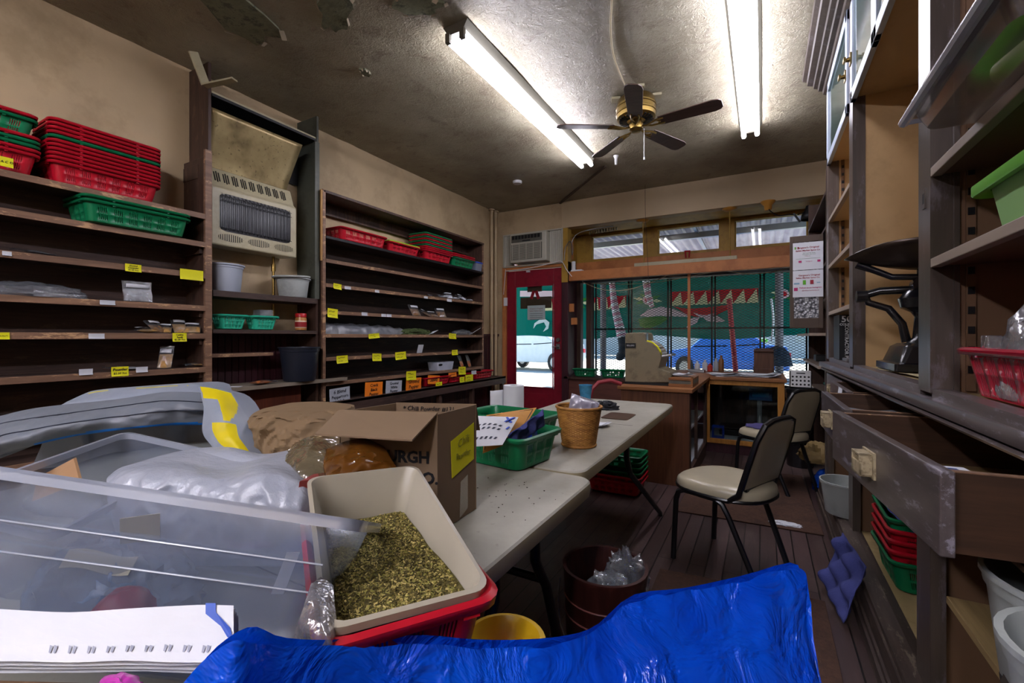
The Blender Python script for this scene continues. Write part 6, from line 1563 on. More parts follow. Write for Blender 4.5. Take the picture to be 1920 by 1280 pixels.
# silvery bag squeezed between tote and tub
mb = MB(); soft(mb, [[(585, 1090, .595), (598, 1098, .59), (612, 1110, .585)], [(572, 1130, .57), (590, 1135, .56), (615, 1150, .555)], [(555, 1180, .55), (585, 1185, .54), (622, 1195, .53)], [(545, 1235, .56), (590, 1245, .55), (630, 1250, .54)]], 26, 26, .03, .006, 22, 5)
tag(part('silver_bag', mb, clear('silvery_film', '#c9c8cc', .4, .5, '#8f8d92', rough=.18, bump=.4, bscale=30), smooth=40), 'silvery plastic bag squeezed between the big tote and the herb tub', 'plastic bag')
# yellow bowl
yb = at(945, 1204, d=.72)
mb = MB(); mb.lathe([(.03, -.05), (.04, -.045), (.058, -.005), (.066, .0), (.067, .006), (.058, .008), (.05, .0), (.034, -.038), (0, -.04)], 32, (yb.x, yb.y, yb.z), cap1=False)
tag(part('yellow_bowl', mb, mk('yellow_plastic', '#c9a21c', .35, .05), smooth=40), 'yellow plastic bowl poking out beside the herb tub', 'bowl')

# ================================================================ big blue plastic bag
def blue_mat():
    t = NT('blue_plastic_bag'); t.set(.14, 0, .7)
    t.b.inputs['Subsurface Weight'].default_value = 0
    c = t.ramp(t.noise(3, None, 3), [(.35, lin('#0440c8')), (.65, lin('#0a62f0'))]); t.col(c); nb = t.bump(t.noise(11, None, 4, .55, 1.4), .8, .03)
    tl = t.node('ShaderNodeBsdfTranslucent'); t.ln(c, tl.inputs[0]); t.ln(nb, tl.inputs['Normal']); m = t.node('ShaderNodeMixShader'); m.inputs[0].default_value = .3
    t.ln(t.b.outputs[0], m.inputs[1]); t.ln(tl.outputs[0], m.inputs[2]); t.ln(m.outputs[0], t.out.inputs[0])
    return t.mat
TOP = [(290, 1340, .42), (345, 1280, .43), (400, 1220, .44), (462, 1186, .45), (520, 1206, .48), (610, 1210, .52), (700, 1203, .56), (800, 1200, .58), (880, 1207, .60), (970, 1208, .62), (1060, 1200, .64), (1120, 1180, .66), (1190, 1122, .69), (1290, 1108, .72), (1400, 1084, .75), (1495, 1060, .78), (1512, 1105, .77), (1520, 1165, .75), (1490, 1240, .71), (1450, 1330, .66)]
tp = [at(*p[:2], d=p[2]) for p in TOP]
back = Vector((-sT, cT, 0)); rgt = Vector((cT, sT, 0))
ctr = Vector((-.14, .42, 0))
def bluebag(u, v):
    # u along the mouth, v from the mouth down the near side to the floor
    p = spline(tp, u); p = p + Vector((0, 0, .006 * nz((u * 40, 0, 0), 1.3, 5) if u > .55 else 0))
    k = v ** .75
    foot = Vector((p.x * .72 - .06, p.y * .62 + .06, 0))
    bul = sin(pi * min(1, v * 1.15)) * .05
    q = p.lerp(Vector((foot.x, foot.y, 0)), k) - back * (bul + .045 * min(1, v * 6))
    c = crumple(q, 7, .030, 31) + crumple(q, 19, .007, 3) + .006 * sin(u * 70 + 12 * nz(q, 5, 2)) * (1 - v) ** 2
    q = q - back * c * min(1, .25 + v * 5)
    if q.z < .79: q.x = max(q.x, -.485)
    return q
def bluebag2(u, v):
    p = spline(tp, u)
    foot = Vector((p.x * .72 - .06, p.y * .62 + .06, 0)) + back * .16
    q = p.lerp(foot, v) + back * (.06 * sin(pi * min(1, v * 1.3)) + .01)
    q = q + back * crumple(q, 7, .015, 12) * min(1, v * 5)
    if q.z < .79: q.x = max(q.x, -.485)
    return q
mb = MB(); mb.grid(130, 60, lambda u, v: bluebag(u, v)); mb.grid(60, 20, lambda u, v: bluebag2(1 - u, v))
tag(part('blue_plastic_bag', mb, blue_mat(), smooth=60), 'huge glossy blue plastic bag slumped across the foreground', 'plastic bag')

# ================================================================ things on the far folding table
g1 = basket(M_bgrn, 'g', (.43, .30, .122), (-.917, 1.53, .741), pi / 2 - .12, 'dusty green basket full of mail, straddling the two folding tables', 'baskets on the folding tables', gl=5)
basket(M_bgrn, 'g', (.43, .29, .122), (-1.05, 1.86, .741), pi / 2 - .1, 'empty green basket behind the mail-filled one', 'baskets on the folding tables', gl=5)
M_man = mk('manila_envelope', '#b07a2a', .6, .06)
def sheet3(name, label, P, mats, cat, n=8, bend=.01, extra=None, thick=.001):
    P = [Vector(p) for p in P]
    f = lambda u, v: P[0].lerp(P[1], u).lerp(P[3].lerp(P[2], u), v) + Vector((0, 0, bend * sin(pi * u) * sin(pi * v) * 2))
    mb = MB(); mb.grid(n, n, f, 0)
    if extra: extra(mb, f)
    return tag(part(name, mb, mats, solid=thick), label, cat)
def envx(mb, f):
    up = Vector((0, -.0008, .002))
    for a, b in (((.05, .06), (.95, .06)), ((.05, .06), (.05, .94)), ((.95, .06), (.95, .94))): mb.bar(f(*a) + up, f(*b) + up, .002, .0006, 1)
sheet3('manila_envelope', 'manila envelope standing in the mail-filled green basket', [at(912, 778, d=1.72), at(1006, 764, d=1.80), at(968, 825, d=1.62), at(905, 850, d=1.58)], [M_man, M_ink], 'envelope', extra=envx)
def prtx(mb, f):
    up = Vector((0, -.001, .002)); r = random.Random(3)
    for j, v in enumerate((.5, .62, .86)):
        for i in range(6):
            u = .12 + i * .12
            for q in range(3): mb.bar(f(u + q * .018, v) + up, f(u + q * .018 + .03, v - .05) + up, .0022, .0004, 1)
    for a, b in (((.78, .05), (.93, .26)), ((.93, .03), (.80, .28)), ((.93, .42), (.9, .52))): mb.bar(f(*a) + up, f(*b) + up, .010, .0006, 2)
sheet3('printed_sheet', 'white printed sheet with blue tape leaning in the mail-filled green basket', [at(878, 779, d=1.60), at(972, 782, d=1.66), at(942, 834, d=1.53), at(872, 838, d=1.50)], [M_paper, mk('grey_print', '#555a66', .6), mk('blue_tape2', '#1a3fae', .5)], 'paper', extra=prtx)
Me = frame(at(988, 806, d=1.66), at(1028, 775, d=1.74) - at(946, 836, d=1.58), (.2, -.5, 1))
egg_tray('egg_tray', 'purple egg tray propped behind the manila envelope', Me, 4, 1, pitch=.05, amp=.016, seed=5)
mb = MB(); Mb_ = frame(at(1008, 822, d=1.69) + Vector((-.055, .01, .015)), (.95, .25, .0), (-.2, 1, .1)); mb.box(-.045, .035, -.05, .05, -.06, .015, 0, Mb_); mb.box(-.03, .01, -.02, .045, .015, .0155, 1, Mb_); mb.box(-.045, .03, -.0505, -.05, -.03, -.005, 2, Mb_); tag(part('carton', mb, [mk('royal_blue_carton', '#122a92', .35), mk('tan_carton_panel', '#8a5d3a', .5), M_slip], bevel=.003), 'royal blue carton in the mail-filled green basket', 'box')
# wicker basket
def wicker_mat():
    t = NT('woven_wicker'); t.set(.55, 0, .4)
    t.col(t.ramp(t.noise(30, t.coord((1, 1, 3)), 4), [(.3, lin('#7a4f22')), (.7, lin('#b3803f'))])); return t.mat
wk = thing('wicker_basket', 'round woven wicker basket holding a clear bag of papers', 'basket', (-.712, 1.88, .74))
mb = MB(); x, y, z = -.712, 1.88, .741
NR, NC = 34, 96
def wv(u, v):
    a = 2 * pi * u; r = .071 + .027 * v; k = round(v * NR)
    return (x + (r + .0022 * sin(a * NC / 4 + pi * k)) * cos(a), y + (r + .0022 * sin(a * NC / 4 + pi * k)) * sin(a), z + .172 * v + .0009 * sin(a * NC / 4 + pi * k))
mb.grid(NC * 2, NR, wv); mb.lathe([(0, .002), (.07, .002)], 24, (x, y, z), cap0=False, cap1=False); part('woven_body', mb, wicker_mat(), wk, 60, solid=.003)
mb = MB(); mb.tube([(x + .099 * cos(a), y + .099 * sin(a), z + .172) for a in [2 * pi * k / 40 for k in range(40)]], .006, 8, closed=True); part('braided_rim', mb, wicker_mat(), wk, 60); mb = MB(); mb.tube([(x + .073 * cos(a), y + .073 * sin(a), z + .006) for a in [2 * pi * k / 40 for k in range(40)]], .006, 8, closed=True); part('braided_foot', mb, wicker_mat(), wk, 60)
mb = MB(); soft(mb, [[(1072, 737, 2.02), (1088, 742, 2.03), (1108, 750, 2.04)], [(1068, 755, 1.98), (1090, 755, 1.98), (1124, 756, 2.0)], [(1064, 775, 1.97), (1090, 777, 1.96), (1112, 775, 1.97)]], 24, 20, .05, .008, 20, 3)
tag(part('clear_bag', mb, clear('lilac_film', '#e9e6f2', .3, .6, '#b9b7cc', rough=.15, bump=.4, bscale=30), smooth=40), 'clear lilac-tinted bag of papers poking out of the wicker basket', 'plastic bag')
# paper towel roll
pt = thing('paper_towel_roll', 'white paper towel roll standing on the far folding table', 'paper towel roll', (-1.215, 2.19, .741))
x, y, z = -1.215, 2.19, .742
mb = MB(); mb.lathe([(.022, .0), (.057, .0), (.0575, .002), (.0575, .208), (.057, .21), (.022, .21), (.022, 0)], 36, (x, y, z), cap0=False, cap1=False); part('roll', mb, M_paper, pt, 40)
mb = MB(); mb.tube([(x, y, z), (x, y, z + .209)], .021, 20); part('core', mb, mk('grey_card_core', '#6f675c', .8), pt, 40)
mb = MB(); mb.grid(8, 6, lambda u, v: (x - .05 - .075 * u * .87, y - .03 - .03 * u * .5 - .02 * sin(u * 2), z + .005 + .18 * v * (1 - .04 * u))); part('loose_sheet', mb, M_paper, pt, 40, solid=.0008)
# cup, glove, papers, brown folder, tape dispenser
cp_ = at(1098, 747, z=.741)
mb = MB(); mb.lathe([(.04, 0), (.052, .105), (.054, .107), (.051, .106), (.038, .003)], 28, (cp_.x, cp_.y, .741)); tag(part('paper_cup', mb, mk('blue_patterned_cup', '#3e86ae', .5, .25, 30), smooth=40), 'blue patterned paper cup at the far end of the folding table', 'cup')
gp = at(1137, 765, z=.745)
mb = MB(); blob(mb, (gp.x, gp.y, .741), (.13, .1, .07), s=10, amp=.35, seed=4, flat=.4); tag(part('black_glove', mb, mk('black_fabric', '#15161c', .7, .3), smooth=40), 'crumpled black glove on the folding table beside the wicker basket', 'glove')
papers('papers', 'few white slips on the folding table behind the wicker basket', -.80, 2.35, .742, .15, .1, 4, 7)
mb = MB(); f0 = at(1160, 780, z=.742); mb.prism([(f0.x + a, f0.y + b) for a, b in rrect(.16, .22, .02)], .7415, .745); tag(part('brown_pad', mb, mk('brown_leatherette', '#4a3426', .4)), 'thin brown pad lying on the folding table', 'pad')
td = at(1112, 735, z=.70)
mb = MB(); mb.tube([at(1106, 750, d=3.9), at(1110, 730, d=3.9), at(1122, 717, d=3.9), at(1145, 713, d=3.9), at(1165, 720, d=3.9)], .018, 8); tag(part('red_hose', mb, mk('red_grey_tube', '#8a3038', .4), smooth=40), 'curved red tube rising behind the blue cup', 'tube')
# ================================================================ ceiling fan
M_blade = wood('dark_walnut_blade', '#3a2822', '#5b443c', 'x', .35, spec=.5)
fx, fy, fz = -.918, 3.75, 2.965
fan = thing('ceiling_fan', 'five-blade ceiling fan with antique brass motor and pull chain', 'ceiling fan', (fx, fy, 3.0))
mb = MB(); mb.lathe([(.10, .0), (.155, .02), (.158, .05), (.163, .055), (.163, .07), (.158, .075), (.158, .10), (.163, .105), (.163, .118), (.157, .124), (.15, .165), (.14, .18), (.06, .2), (0, .2)], 40, (fx, fy, 3.015)); part('motor', mb, M_brass, fan, 30)
mb = MB()
for k in range(26): a = 2 * pi * k / 26; mb.bar((fx + .075 * cos(a), fy + .075 * sin(a), 3.012), (fx + .135 * cos(a), fy + .135 * sin(a), 3.022), .014, .006)
part('motor_vents', mb, M_black, fan)
mb = MB(); mb.lathe([(0, -.005), (.035, 0), (.055, .02), (.058, .055), (.05, .075), (.045, .10)], 28, (fx, fy, 2.925)); part('hub', mb, M_brass, fan, 30)
mb = MB(); 
for a in (.3, 1.9, 3.5, 5.1): mb.bar((fx + .13 * cos(a), fy + .13 * sin(a), 3.205), (fx + .2 * cos(a), fy + .2 * sin(a), 3.205), .07, .02)
part('mount_plate', mb, M_cream, fan)
for k in range(5):
    a = -.615 + TH + k * 2 * pi / 5; M = Matrix.Translation((fx, fy, fz)) @ Euler((0, 0, a)).to_matrix().to_4x4() @ Euler((radians(-11), 0, 0)).to_matrix().to_4x4()
    mb = MB(); out = [(.19, -.052), (.22, -.056), (.60, -.068), (.64, -.058), (.66, -.035), (.66, .035), (.64, .058), (.60, .068), (.22, .056), (.19, .052)]; mb.prism(out, -.004, .004, 0, M); part('blade', mb, M_blade, fan, bevel=.002)
    mb = MB(); mb.tube([M @ Vector(p) for p in ((.04, 0, -.0), (.09, .0, -.012), (.13, .02, -.012), (.18, .03, -.006), (.23, .03, -.006))], .008, 6); mb.tube([M @ Vector(p) for p in ((.09, 0, -.012), (.13, -.02, -.012), (.18, -.03, -.006), (.23, -.03, -.006))], .008, 6); mb.tube([M @ Vector(p) for p in ((.17, .03, -.007), (.2, 0, -.008), (.17, -.03, -.007))], .007, 6); part('blade_arm', mb, M_brass, fan, 40)
mb = MB(); mb.tube([(fx + .07, fy - .02, 2.93), (fx + .07, fy - .02, 2.70)], .0018, 5); mb.lathe([(0, 0), (.007, .004), (.004, .03), (0, .032)], 10, (fx + .07, fy - .02, 2.668)); part('pull_chain', mb, M_steel, fan)
def wire(name, label, pts, r=.004, m=None, cat='wire', smooth=True):
    p = [Vector(q) for q in pts]; n = len(p) * 6
    mb = MB(); mb.tube([spline(p, k / n) for k in range(n + 1)] if smooth else p, r, 6); return tag(part(name, mb, m or M_wire, smooth=60), label, cat)
wire('ceiling_wire', 'cream wire tacked across the ceiling to the fan', [at(u, v, z=3.205) for u, v in ((1150, -60), (1147, 0), (1145, 60), (1152, 110), (1172, 160))], .006)
mb = MB(); a, b, c_ = at(1050, 381, z=3.205), at(1085, 352, z=3.205), at(1135, 312, z=3.205)
mb.bar(a, b, .03, .02); mb.bar(b, c_, .022, .02); o = struct('trim_20', mb, mk('dark_seam', '#4d4034', .6))
mb = MB(); p = at(970, 342, z=3.2); mb.lathe([(0, -.035), (.05, -.033), (.06, -.02), (.06, 0)], 24, (p.x, p.y, 3.215)); tag(part('smoke_detector', mb, M_white, smooth=40), 'round white smoke detector on the ceiling by the far left corner', 'smoke detector')
mb = MB(); mb.lathe([(0, -.10), (.014, -.1), (.016, -.03), (.03, 0)], 14, tuple(at(1155, 292, z=3.2))); tag(part('ceiling_hook', mb, M_white, smooth=40), 'short white cord grip hanging below the fan on the ceiling', 'hook')

# ================================================================ air conditioner over the door
M_acw = mk('aged_white_casing', '#a8a596', .45, .05, 4); M_acg = mk('ac_grille_dark', '#4f4f48', .5)
ac = thing('air_conditioner', 'window air conditioner with pleated side panels above the red door', 'air conditioner', (-3.07, 6.14, 2.33))
mb = MB(); mb.box(-3.4, -2.79, 6.02, 6.3, 2.36, 2.80); part('casing', mb, M_acw, ac, bevel=.012)
mb = MB(); mb.box(-3.375, -2.86, 6.012, 6.02, 2.40, 2.64, 0)
for k in range(15): z = 2.408 + k * .0158; mb.box(-3.365, -2.87, 6.006, 6.013, z, z + .006, 1)
for k in range(5): x = -3.36 + k * .12; mb.box(x, x + .006, 6.004, 6.012, 2.40, 2.64, 1)
part('intake_grille', mb, [M_acg, M_acw], ac)
mb = MB(); mb.box(-3.375, -2.86, 6.008, 6.02, 2.665, 2.775, 0)
for k in range(9): x = -3.36 + k * .054; mb.box(x, x + .04, 6.004, 6.01, 2.71, 2.765, 1)
mb.box(-3.18, -3.05, 6.002, 6.008, 2.675, 2.69, 2); part('air_outlet', mb, [M_acg, M_black, M_ink], ac)
for x0, x1 in ((-3.58, -3.4), (-2.79, -2.585)):
    mb = MB(); n = int((x1 - x0) / .012)
    for k in range(n):
        a = x0 + (x1 - x0) * k / n; b = x0 + (x1 - x0) * (k + 1) / n; y0, y1 = (6.16, 6.148) if k % 2 else (6.148, 6.16)
        mb.poly([(a, y0, 2.33), (b, y1, 2.33), (b, y1, 2.815), (a, y0, 2.815)])
    part('pleated_panel', mb, M_acw, ac, solid=.002)
mb = MB()
for z in (2.315, 2.815): mb.box(-3.59, -2.575, 6.125, 6.165, z, z + .018)
for x in (-3.59, -2.59): mb.box(x, x + .016, 6.125, 6.165, 2.32, 2.83)
part('mounting_frame', mb, M_acw, ac)
wire('ac_cable', 'white cable drooping from the air conditioner to the corner post', [at(948, 508, Y=6.1), at(990, 503, Y=6.1), at(1030, 494, Y=6.08), at(1052, 490, Y=6.1), at(1062, 505, Y=6.12), at(1072, 518, Y=6.12)], .006, M_white)
wire('lamp_cable', 'grey cable looping beside the air conditioner up to the soffit', [at(1058, 488, Y=6.1), at(1060, 465, Y=6.1), at(1068, 453, Y=6.1), at(1074, 462, Y=6.12), at(1073, 478, Y=6.14), at(1072, 455, Y=6.2), at(1085, 437, Y=6.24), at(1120, 428, Y=6.3), at(1150, 424, Y=6.4)], .006, M_steel)
mb = MB(); p = at(946, 566, Y=6.12); mb.box(p.x - .03, p.x + .03, 6.14, 6.168, p.z - .06, p.z + .07); tag(part('light_switch', mb, M_white, bevel=.004), 'white light switch on the wall beside the red door', 'switch')
wire('door_cable', 'thin white cable hanging down beside the red door', [at(948, 505, Y=6.12), at(946, 530, Y=6.13), at(944, 552, Y=6.14)], .004, M_white)

# ================================================================ soffit lamps, strip light, wires in the bay
M_soc = mk('amber_porcelain', '#b07d33', .35)
for u, v, lb in ((1205, 413, 'round ochre ceiling rose holding the left rod of the hung strip light'), (1368, 391, 'round ochre ceiling rose holding the right rod of the hung strip light')):
    p = at(u, v, z=2.83); mb = MB(); mb.lathe([(0, -.03), (.06, -.028), (.085, -.012), (.09, 0)], 24, (p.x, p.y, 2.834)); tag(part('ceiling_rose', mb, M_soc, smooth=40), lb, 'ceiling rose', 'soffit roses')
p = at(1440, 378, z=2.83); mb = MB(); mb.lathe([(.03, -.11), (.04, -.1), (.045, -.05), (.075, -.02), (.08, 0)], 24, (p.x, p.y, 2.834)); tag(part('lamp_holder', mb, M_soc, smooth=40), 'ochre bulb holder on the soffit beside the black clamp lamp', 'lamp holder')
sl_ = thing('strip_light', 'unlit cream strip light hung on rods in front of the transom windows', 'strip light', (-.94, 6.35, 2.2))
a, b = at(1190, 498, Y=6.35), at(1382, 487, Y=6.35)
mb = MB(); mb.bar((a.x, 6.35, a.z), (b.x, 6.35, (a.z + b.z) / 2 + .01), .07, .06); part('housing', mb, M_cream, sl_, bevel=.004)
for u, v in ((1205, 413), (1368, 391)):
    p = at(u, v, z=2.83); mb = MB(); mb.tube([(p.x, p.y, 2.83), (p.x, 6.35, a.z + .03)], .007, 8); part('rod', mb, M_ochre, sl_)
lamp = thing('clamp_lamp', 'black clamp lamp hanging at the corner of the bay', 'lamp', tuple(at(1517, 405, Y=6.2)))
p = at(1517, 402, Y=6.2)
mb = MB(); mb.lathe([(.085, -.06), (.075, .0), (.04, .06), (.03, .10), (0, .11)], 24, tuple(p), cap0=False); part('shade', mb, M_black, lamp, 40, solid=.003)
mb = MB(); mb.tube([at(1516, 390, Y=6.2), at(1508, 398, Y=6.15), at(1496, 402, Y=6.1)], .006, 6); mb.bar(at(1488, 400, Y=6.1), at(1500, 416, Y=6.1), .02, .02); part('clamp', mb, M_black, lamp)
wire('lamp_wire', 'dark cord sagging between the bulb holder and the clamp lamp', [at(1438, 385, Y=6.1), at(1445, 396, Y=6.1), at(1460, 404, Y=6.1), at(1478, 402, Y=6.1), at(1492, 402, Y=6.1)], .006, M_ink)
mb = MB()
for k in range(11): q = at(1106 + k * 5, 434 - k * .9, Y=6.5); mb.cyl(q, q - Vector((0, 0, .045)), .016, .01, 8)
q0, q1 = at(1103, 430, Y=6.5), at(1160, 421, Y=6.5); mb.bar(q0, q1, .05, .03); tag(part('track_light', mb, mk('smoked_glass_lamp', '#6a5a40', .15, metal=.3), smooth=40), 'small track of clear bulbs on the soffit by the air conditioner', 'light')
wire('string_wire', 'cream wire drooping across the top of the display window, lower loop', [at(u, v, Y=6.4) for u, v in ((1092, 528), (1120, 540), (1152, 545), (1185, 541), (1215, 531), (1248, 518))], .006)
wire('string_wire', 'cream wire strung across the whole display window', [at(u, v, Y=6.42) for u, v in ((1110, 531), (1160, 533), (1230, 529), (1290, 519), (1350, 508), (1400, 513), (1440, 511), (1480, 502))], .005)
wire('string_wire', 'cream wire over the middle of the display window, upper loop', [at(u, v, Y=6.45) for u, v in ((1248, 517), (1290, 518), (1345, 509), (1400, 506), (1450, 502), (1480, 500))], .004)
wire('hanging_string', 'thin cord hanging from the header in front of the display window', [at(1209, 300, Y=5.98), at(1210, 400, Y=5.98), at(1215, 500, Y=5.98), at(1216, 545, Y=5.98)], .0025, mk('dark_cord', '#3b2a26', .6), smooth=False)
st_ = MB(); st_.box(-.865, -.832, 6.29, 6.32, .80, 2.06); tag(part('wooden_post', st_, M_orange), 'slim orange wooden post standing on the counter before the window', 'post')
for k, (u, v, h) in enumerate(((1074, 600, 30), (1078, 580, 30))):
    pass
mb = MB(); p = at(1076, 602, Y=6.2); mb.box(p.x - .045, p.x + .045, 6.2, 6.23, p.z - .05, p.z + .05); tag(part('wood_tag', mb, M_orange, bevel=.003), 'lower orange wood block fixed beside the red door', 'block', 'orange blocks by the door')
mb = MB(); p = at(1071, 578, Y=6.2); mb.box(p.x - .04, p.x + .04, 6.2, 6.23, p.z - .05, p.z + .07); tag(part('wood_tag', mb, M_orange, bevel=.003), 'upper orange wood block fixed beside the red door', 'block', 'orange blocks by the door')
mb = MB(); p = at(1083, 510, Y=6.25); mb.box(p.x - .09, p.x + .08, 6.2, 6.3, p.z - .05, p.z + .03, 0); mb.cyl((p.x - .06, 6.24, p.z + .03), (p.x - .06, 6.24, p.z + .16), .03, .03, 14); tag(part('white_device', mb, M_white, bevel=.006), 'small white box and cylinder on the lintel beside the air conditioner', 'device')
mb = MB(); p = at(1289, 475, Y=6.6); mb.tube([p + Vector((-.03, 0, .04)), p + Vector((-.02, 0, -.06))], .012, 6); mb.tube([p + Vector((.03, 0, .04)), p + Vector((.02, 0, -.06))], .012, 6); mb.tube([p + Vector((-.03, 0, .03)), p + Vector((.03, 0, .03))], .012, 6); tag(part('red_ribbon', mb, mk('red_ribbon', '#9a1520', .6)), 'small red ribbon bow on the transom rail', 'ribbon')

# door signs seen on the glass
M_sign = mk('brown_sign_board', '#4a3a2c', .6)
mb = MB(); p, q = at(976, 558, Y=6.235), at(1034, 577, Y=6.235); mb.box(p.x, q.x, 6.23, 6.245, q.z, p.z, 0); tag(part('sign_board', mb, M_sign, bevel=.003), 'larger brown sign board hung on the glass of the red door', 'sign')
mb = MB(); p, q = at(989, 536, Y=6.235), at(1016, 546, Y=6.235); mb.box(p.x, q.x, 6.23, 6.245, q.z, p.z, 0); tag(part('sign_board', mb, M_sign, bevel=.003), 'small brown board at the top of the red door glass', 'sign')
mb = MB(); 
for s in (-1, 1):
    a, b = at(1003 + s * 2, 545, Y=6.228), at(1003 + s * 7, 560, Y=6.228); mb.bar(a, b, .05, .006, up=(0, 1, 0))
tag(part('red_ribbon', mb, mk('red_ribbon2', '#a01a2a', .6)), 'red ribbon tails between the two boards on the red door', 'ribbon')
mb = MB(); p, q = at(989, 573, Y=6.222), at(1022, 599, Y=6.222); mb.box(p.x, q.x, 6.222, 6.225, q.z, p.z, 0); xm, zt, hh = (p.x + q.x) / 2, p.z, p.z - q.z
fm = lambda x, z: Matrix.Translation((x, 6.2212, z)) @ Euler((pi / 2, 0, 0)).to_matrix().to_4x4()
text_mb("Gargano's Original", .030, 1, fm(xm, zt - .05), .0003, mb=mb); text_mb('Italian Market Spice', .028, 1, fm(xm, zt - .085), .0003, mb=mb)
for k in range(4): mb.box(xm - .11, xm + .11, 6.2214, 6.222, zt - .13 - k * .03, zt - .122 - k * .03, 2)
tag(part('door_notice', mb, [M_paper, M_flyer_red, mk('grey_line', '#85808a', .6)]), 'white printed notice taped to the glass of the red door', 'notice')

# ================================================================ security grille outside the display window
M_grille = mk('black_iron_grille', '#121318', .5)
gr = thing('security_grille', 'black expanded-metal security grille outside the display window', 'grille', (-.9, 6.95, .55))
mb = MB()
for x in (-2.36, -1.789, -1.206, -.609, -.006, .52):
    for dx in (-.022, .022): mb.box(x + dx - .011, x + dx + .011, 6.93, 6.96, .55, 2.1)
mb.box(-2.36, .52, 6.93, 6.96, 1.335, 1.36); mb.box(-2.36, .52, 6.93, 6.96, .55, .58); mb.box(-2.36, .52, 6.93, 6.96, 2.08, 2.1)
part('frame', mb, M_grille, gr)
mb = MB(); dx, dz = .066, .036; z = .56; k = 0
while z < 2.09:
    n = int(2.86 / (dx / 2)); pts = []
    for i in range(n + 1): pts.append(Vector((-2.35 + i * dx / 2, 6.945, z + (dz / 2 if (i + k) % 2 else 0))))
    for a, b in zip(pts, pts[1:]):
        h = .0034; mb.add([(a.x, a.y - h, a.z - h), (b.x, b.y - h, b.z - h), (b.x, b.y - h, b.z + h), (a.x, a.y - h, a.z + h), (a.x, a.y + h, a.z - h), (b.x, b.y + h, b.z - h), (b.x, b.y + h, b.z + h), (a.x, a.y + h, a.z + h)], [(0, 1, 2, 3), (5, 4, 7, 6), (3, 2, 6, 7), (1, 0, 4, 5)])
    z += dz / 2; k += 1
part('mesh_panel', mb, M_grille, gr)

# ================================================================ painted tarpaulin and market street
TY = 9.3
def tarp(name, c):
    t = NT(name); t.n.remove(t.b)
    d = t.node('ShaderNodeBsdfDiffuse'); d.inputs[0].default_value = lin(c); e = t.node('ShaderNodeBsdfTranslucent'); e.inputs[0].default_value = lin(c)
    m = t.node('ShaderNodeMixShader'); m.inputs[0].default_value = .3; t.ln(d.outputs[0], m.inputs[1]); t.ln(e.outputs[0], m.inputs[2]); t.ln(m.outputs[0], t.out.inputs[0]); return t.mat
M_teal_t = tarp('teal_tarp', '#0f5a50'); M_tred = tarp('tarp_red', '#c01c2c'); M_tcream = tarp('tarp_cream', '#d8cfa4'); M_tpink = tarp('tarp_pale_pink', '#dcb9c0'); M_tgreen = tarp('tarp_green', '#3d7a34'); M_tdark = tarp('tarp_dark_green', '#12382c'); M_twht = tarp('tarp_white', '#cfd2d2')
mb = MB()
def trp(u, v):
    x = -7 + 9.6 * u; return (x, TY + .03 * sin(x * 3.1) + .05 * nz((x, v, 0), .8, 2), 1.22 + 1.38 * v + .04 * sin(x * 2.3) * (1 - v))
mb.grid(90, 12, trp, 0)
def pp(pts, mi, off=.11): mb.poly([at(u, v, Y=TY - off) for u, v in pts], mi)
def tri_band(u0, v0, u1, v1, h0, h1, n):
    for k in range(n):
        a, b = k / n, (k + 1) / n; L = lambda t: (u0 + (u1 - u0) * t, v0 + (v1 - v0) * t); hh = lambda t: h0 + (h1 - h0) * t
        (xa, ya), (xb, yb) = L(a), L(b)
        pp([(xa, ya), (xb, yb), (xb, yb + hh(b)), (xa, ya + hh(a))], 1); m_ = (xa + xb) / 2; pp([(xa, ya + hh(a)), (xb, yb + hh(b)), (xb - (xb - xa) * .15, yb + 1)], 2, .12)
tri_band(1106, 558, 1174, 554, 25, 22, 4); tri_band(1256, 547, 1422, 540, 26, 27, 7)
tri_band(1000, 561, 1092, 558, 22, 22, 5); tri_band(1490, 538, 1600, 532, 26, 26, 4)
for cx_, cy_ in ((1215, 562), (1470, 551), (1082, 566)):
    for k in range(8):
        a = 2 * pi * k / 8 + .2; 
        if abs(sin(a)) > .95: continue
        d = (cos(a), sin(a) * .55); pp([(cx_ + d[0] * 6, cy_ + d[1] * 6), (cx_ + d[0] * 16 - d[1] * 6, cy_ + d[1] * 16 + d[0] * 3), (cx_ + d[0] * 28, cy_ + d[1] * 26), (cx_ + d[0] * 16 + d[1] * 6, cy_ + d[1] * 16 - d[0] * 3)], 4 if k % 2 else 2, .13)
    pp([(cx_ + 10 * cos(a), cy_ + 9 * sin(a)) for a in [2 * pi * k / 14 for k in range(14)]], 3, .14); pp([(cx_ + 6 * cos(a), cy_ + 5 * sin(a)) for a in [2 * pi * k / 14 for k in range(14)]], 1, .15)
pp([(1262, 574), (1290, 579), (1330, 576), (1372, 570), (1366, 580), (1345, 590), (1318, 595), (1292, 592)], 1, .12)
pp([(1300, 586), (1320, 591), (1345, 586), (1330, 594), (1312, 595)], 3, .13)
pp([(1200, 592), (1215, 580), (1240, 575), (1262, 578), (1288, 590), (1292, 594), (1265, 593), (1235, 592), (1215, 594)], 3, .12)
pp([(1197, 598), (1215, 594), (1245, 593), (1254, 597), (1238, 608), (1214, 617), (1200, 612)], 4, .12)
pp([(1296, 596), (1312, 594), (1306, 606), (1286, 616)], 3, .12); pp([(1318, 594), (1345, 592), (1360, 602), (1345, 604), (1325, 602)], 3, .12)
pp([(1010, 600), (1020, 596), (1030, 604), (1028, 616), (1018, 622), (1024, 612), (1020, 604), (1006, 608), (1000, 616), (1002, 606)], 6, .12)
pp([(975, 545), (1040, 545), (1040, 556), (975, 556)], 3, .12)
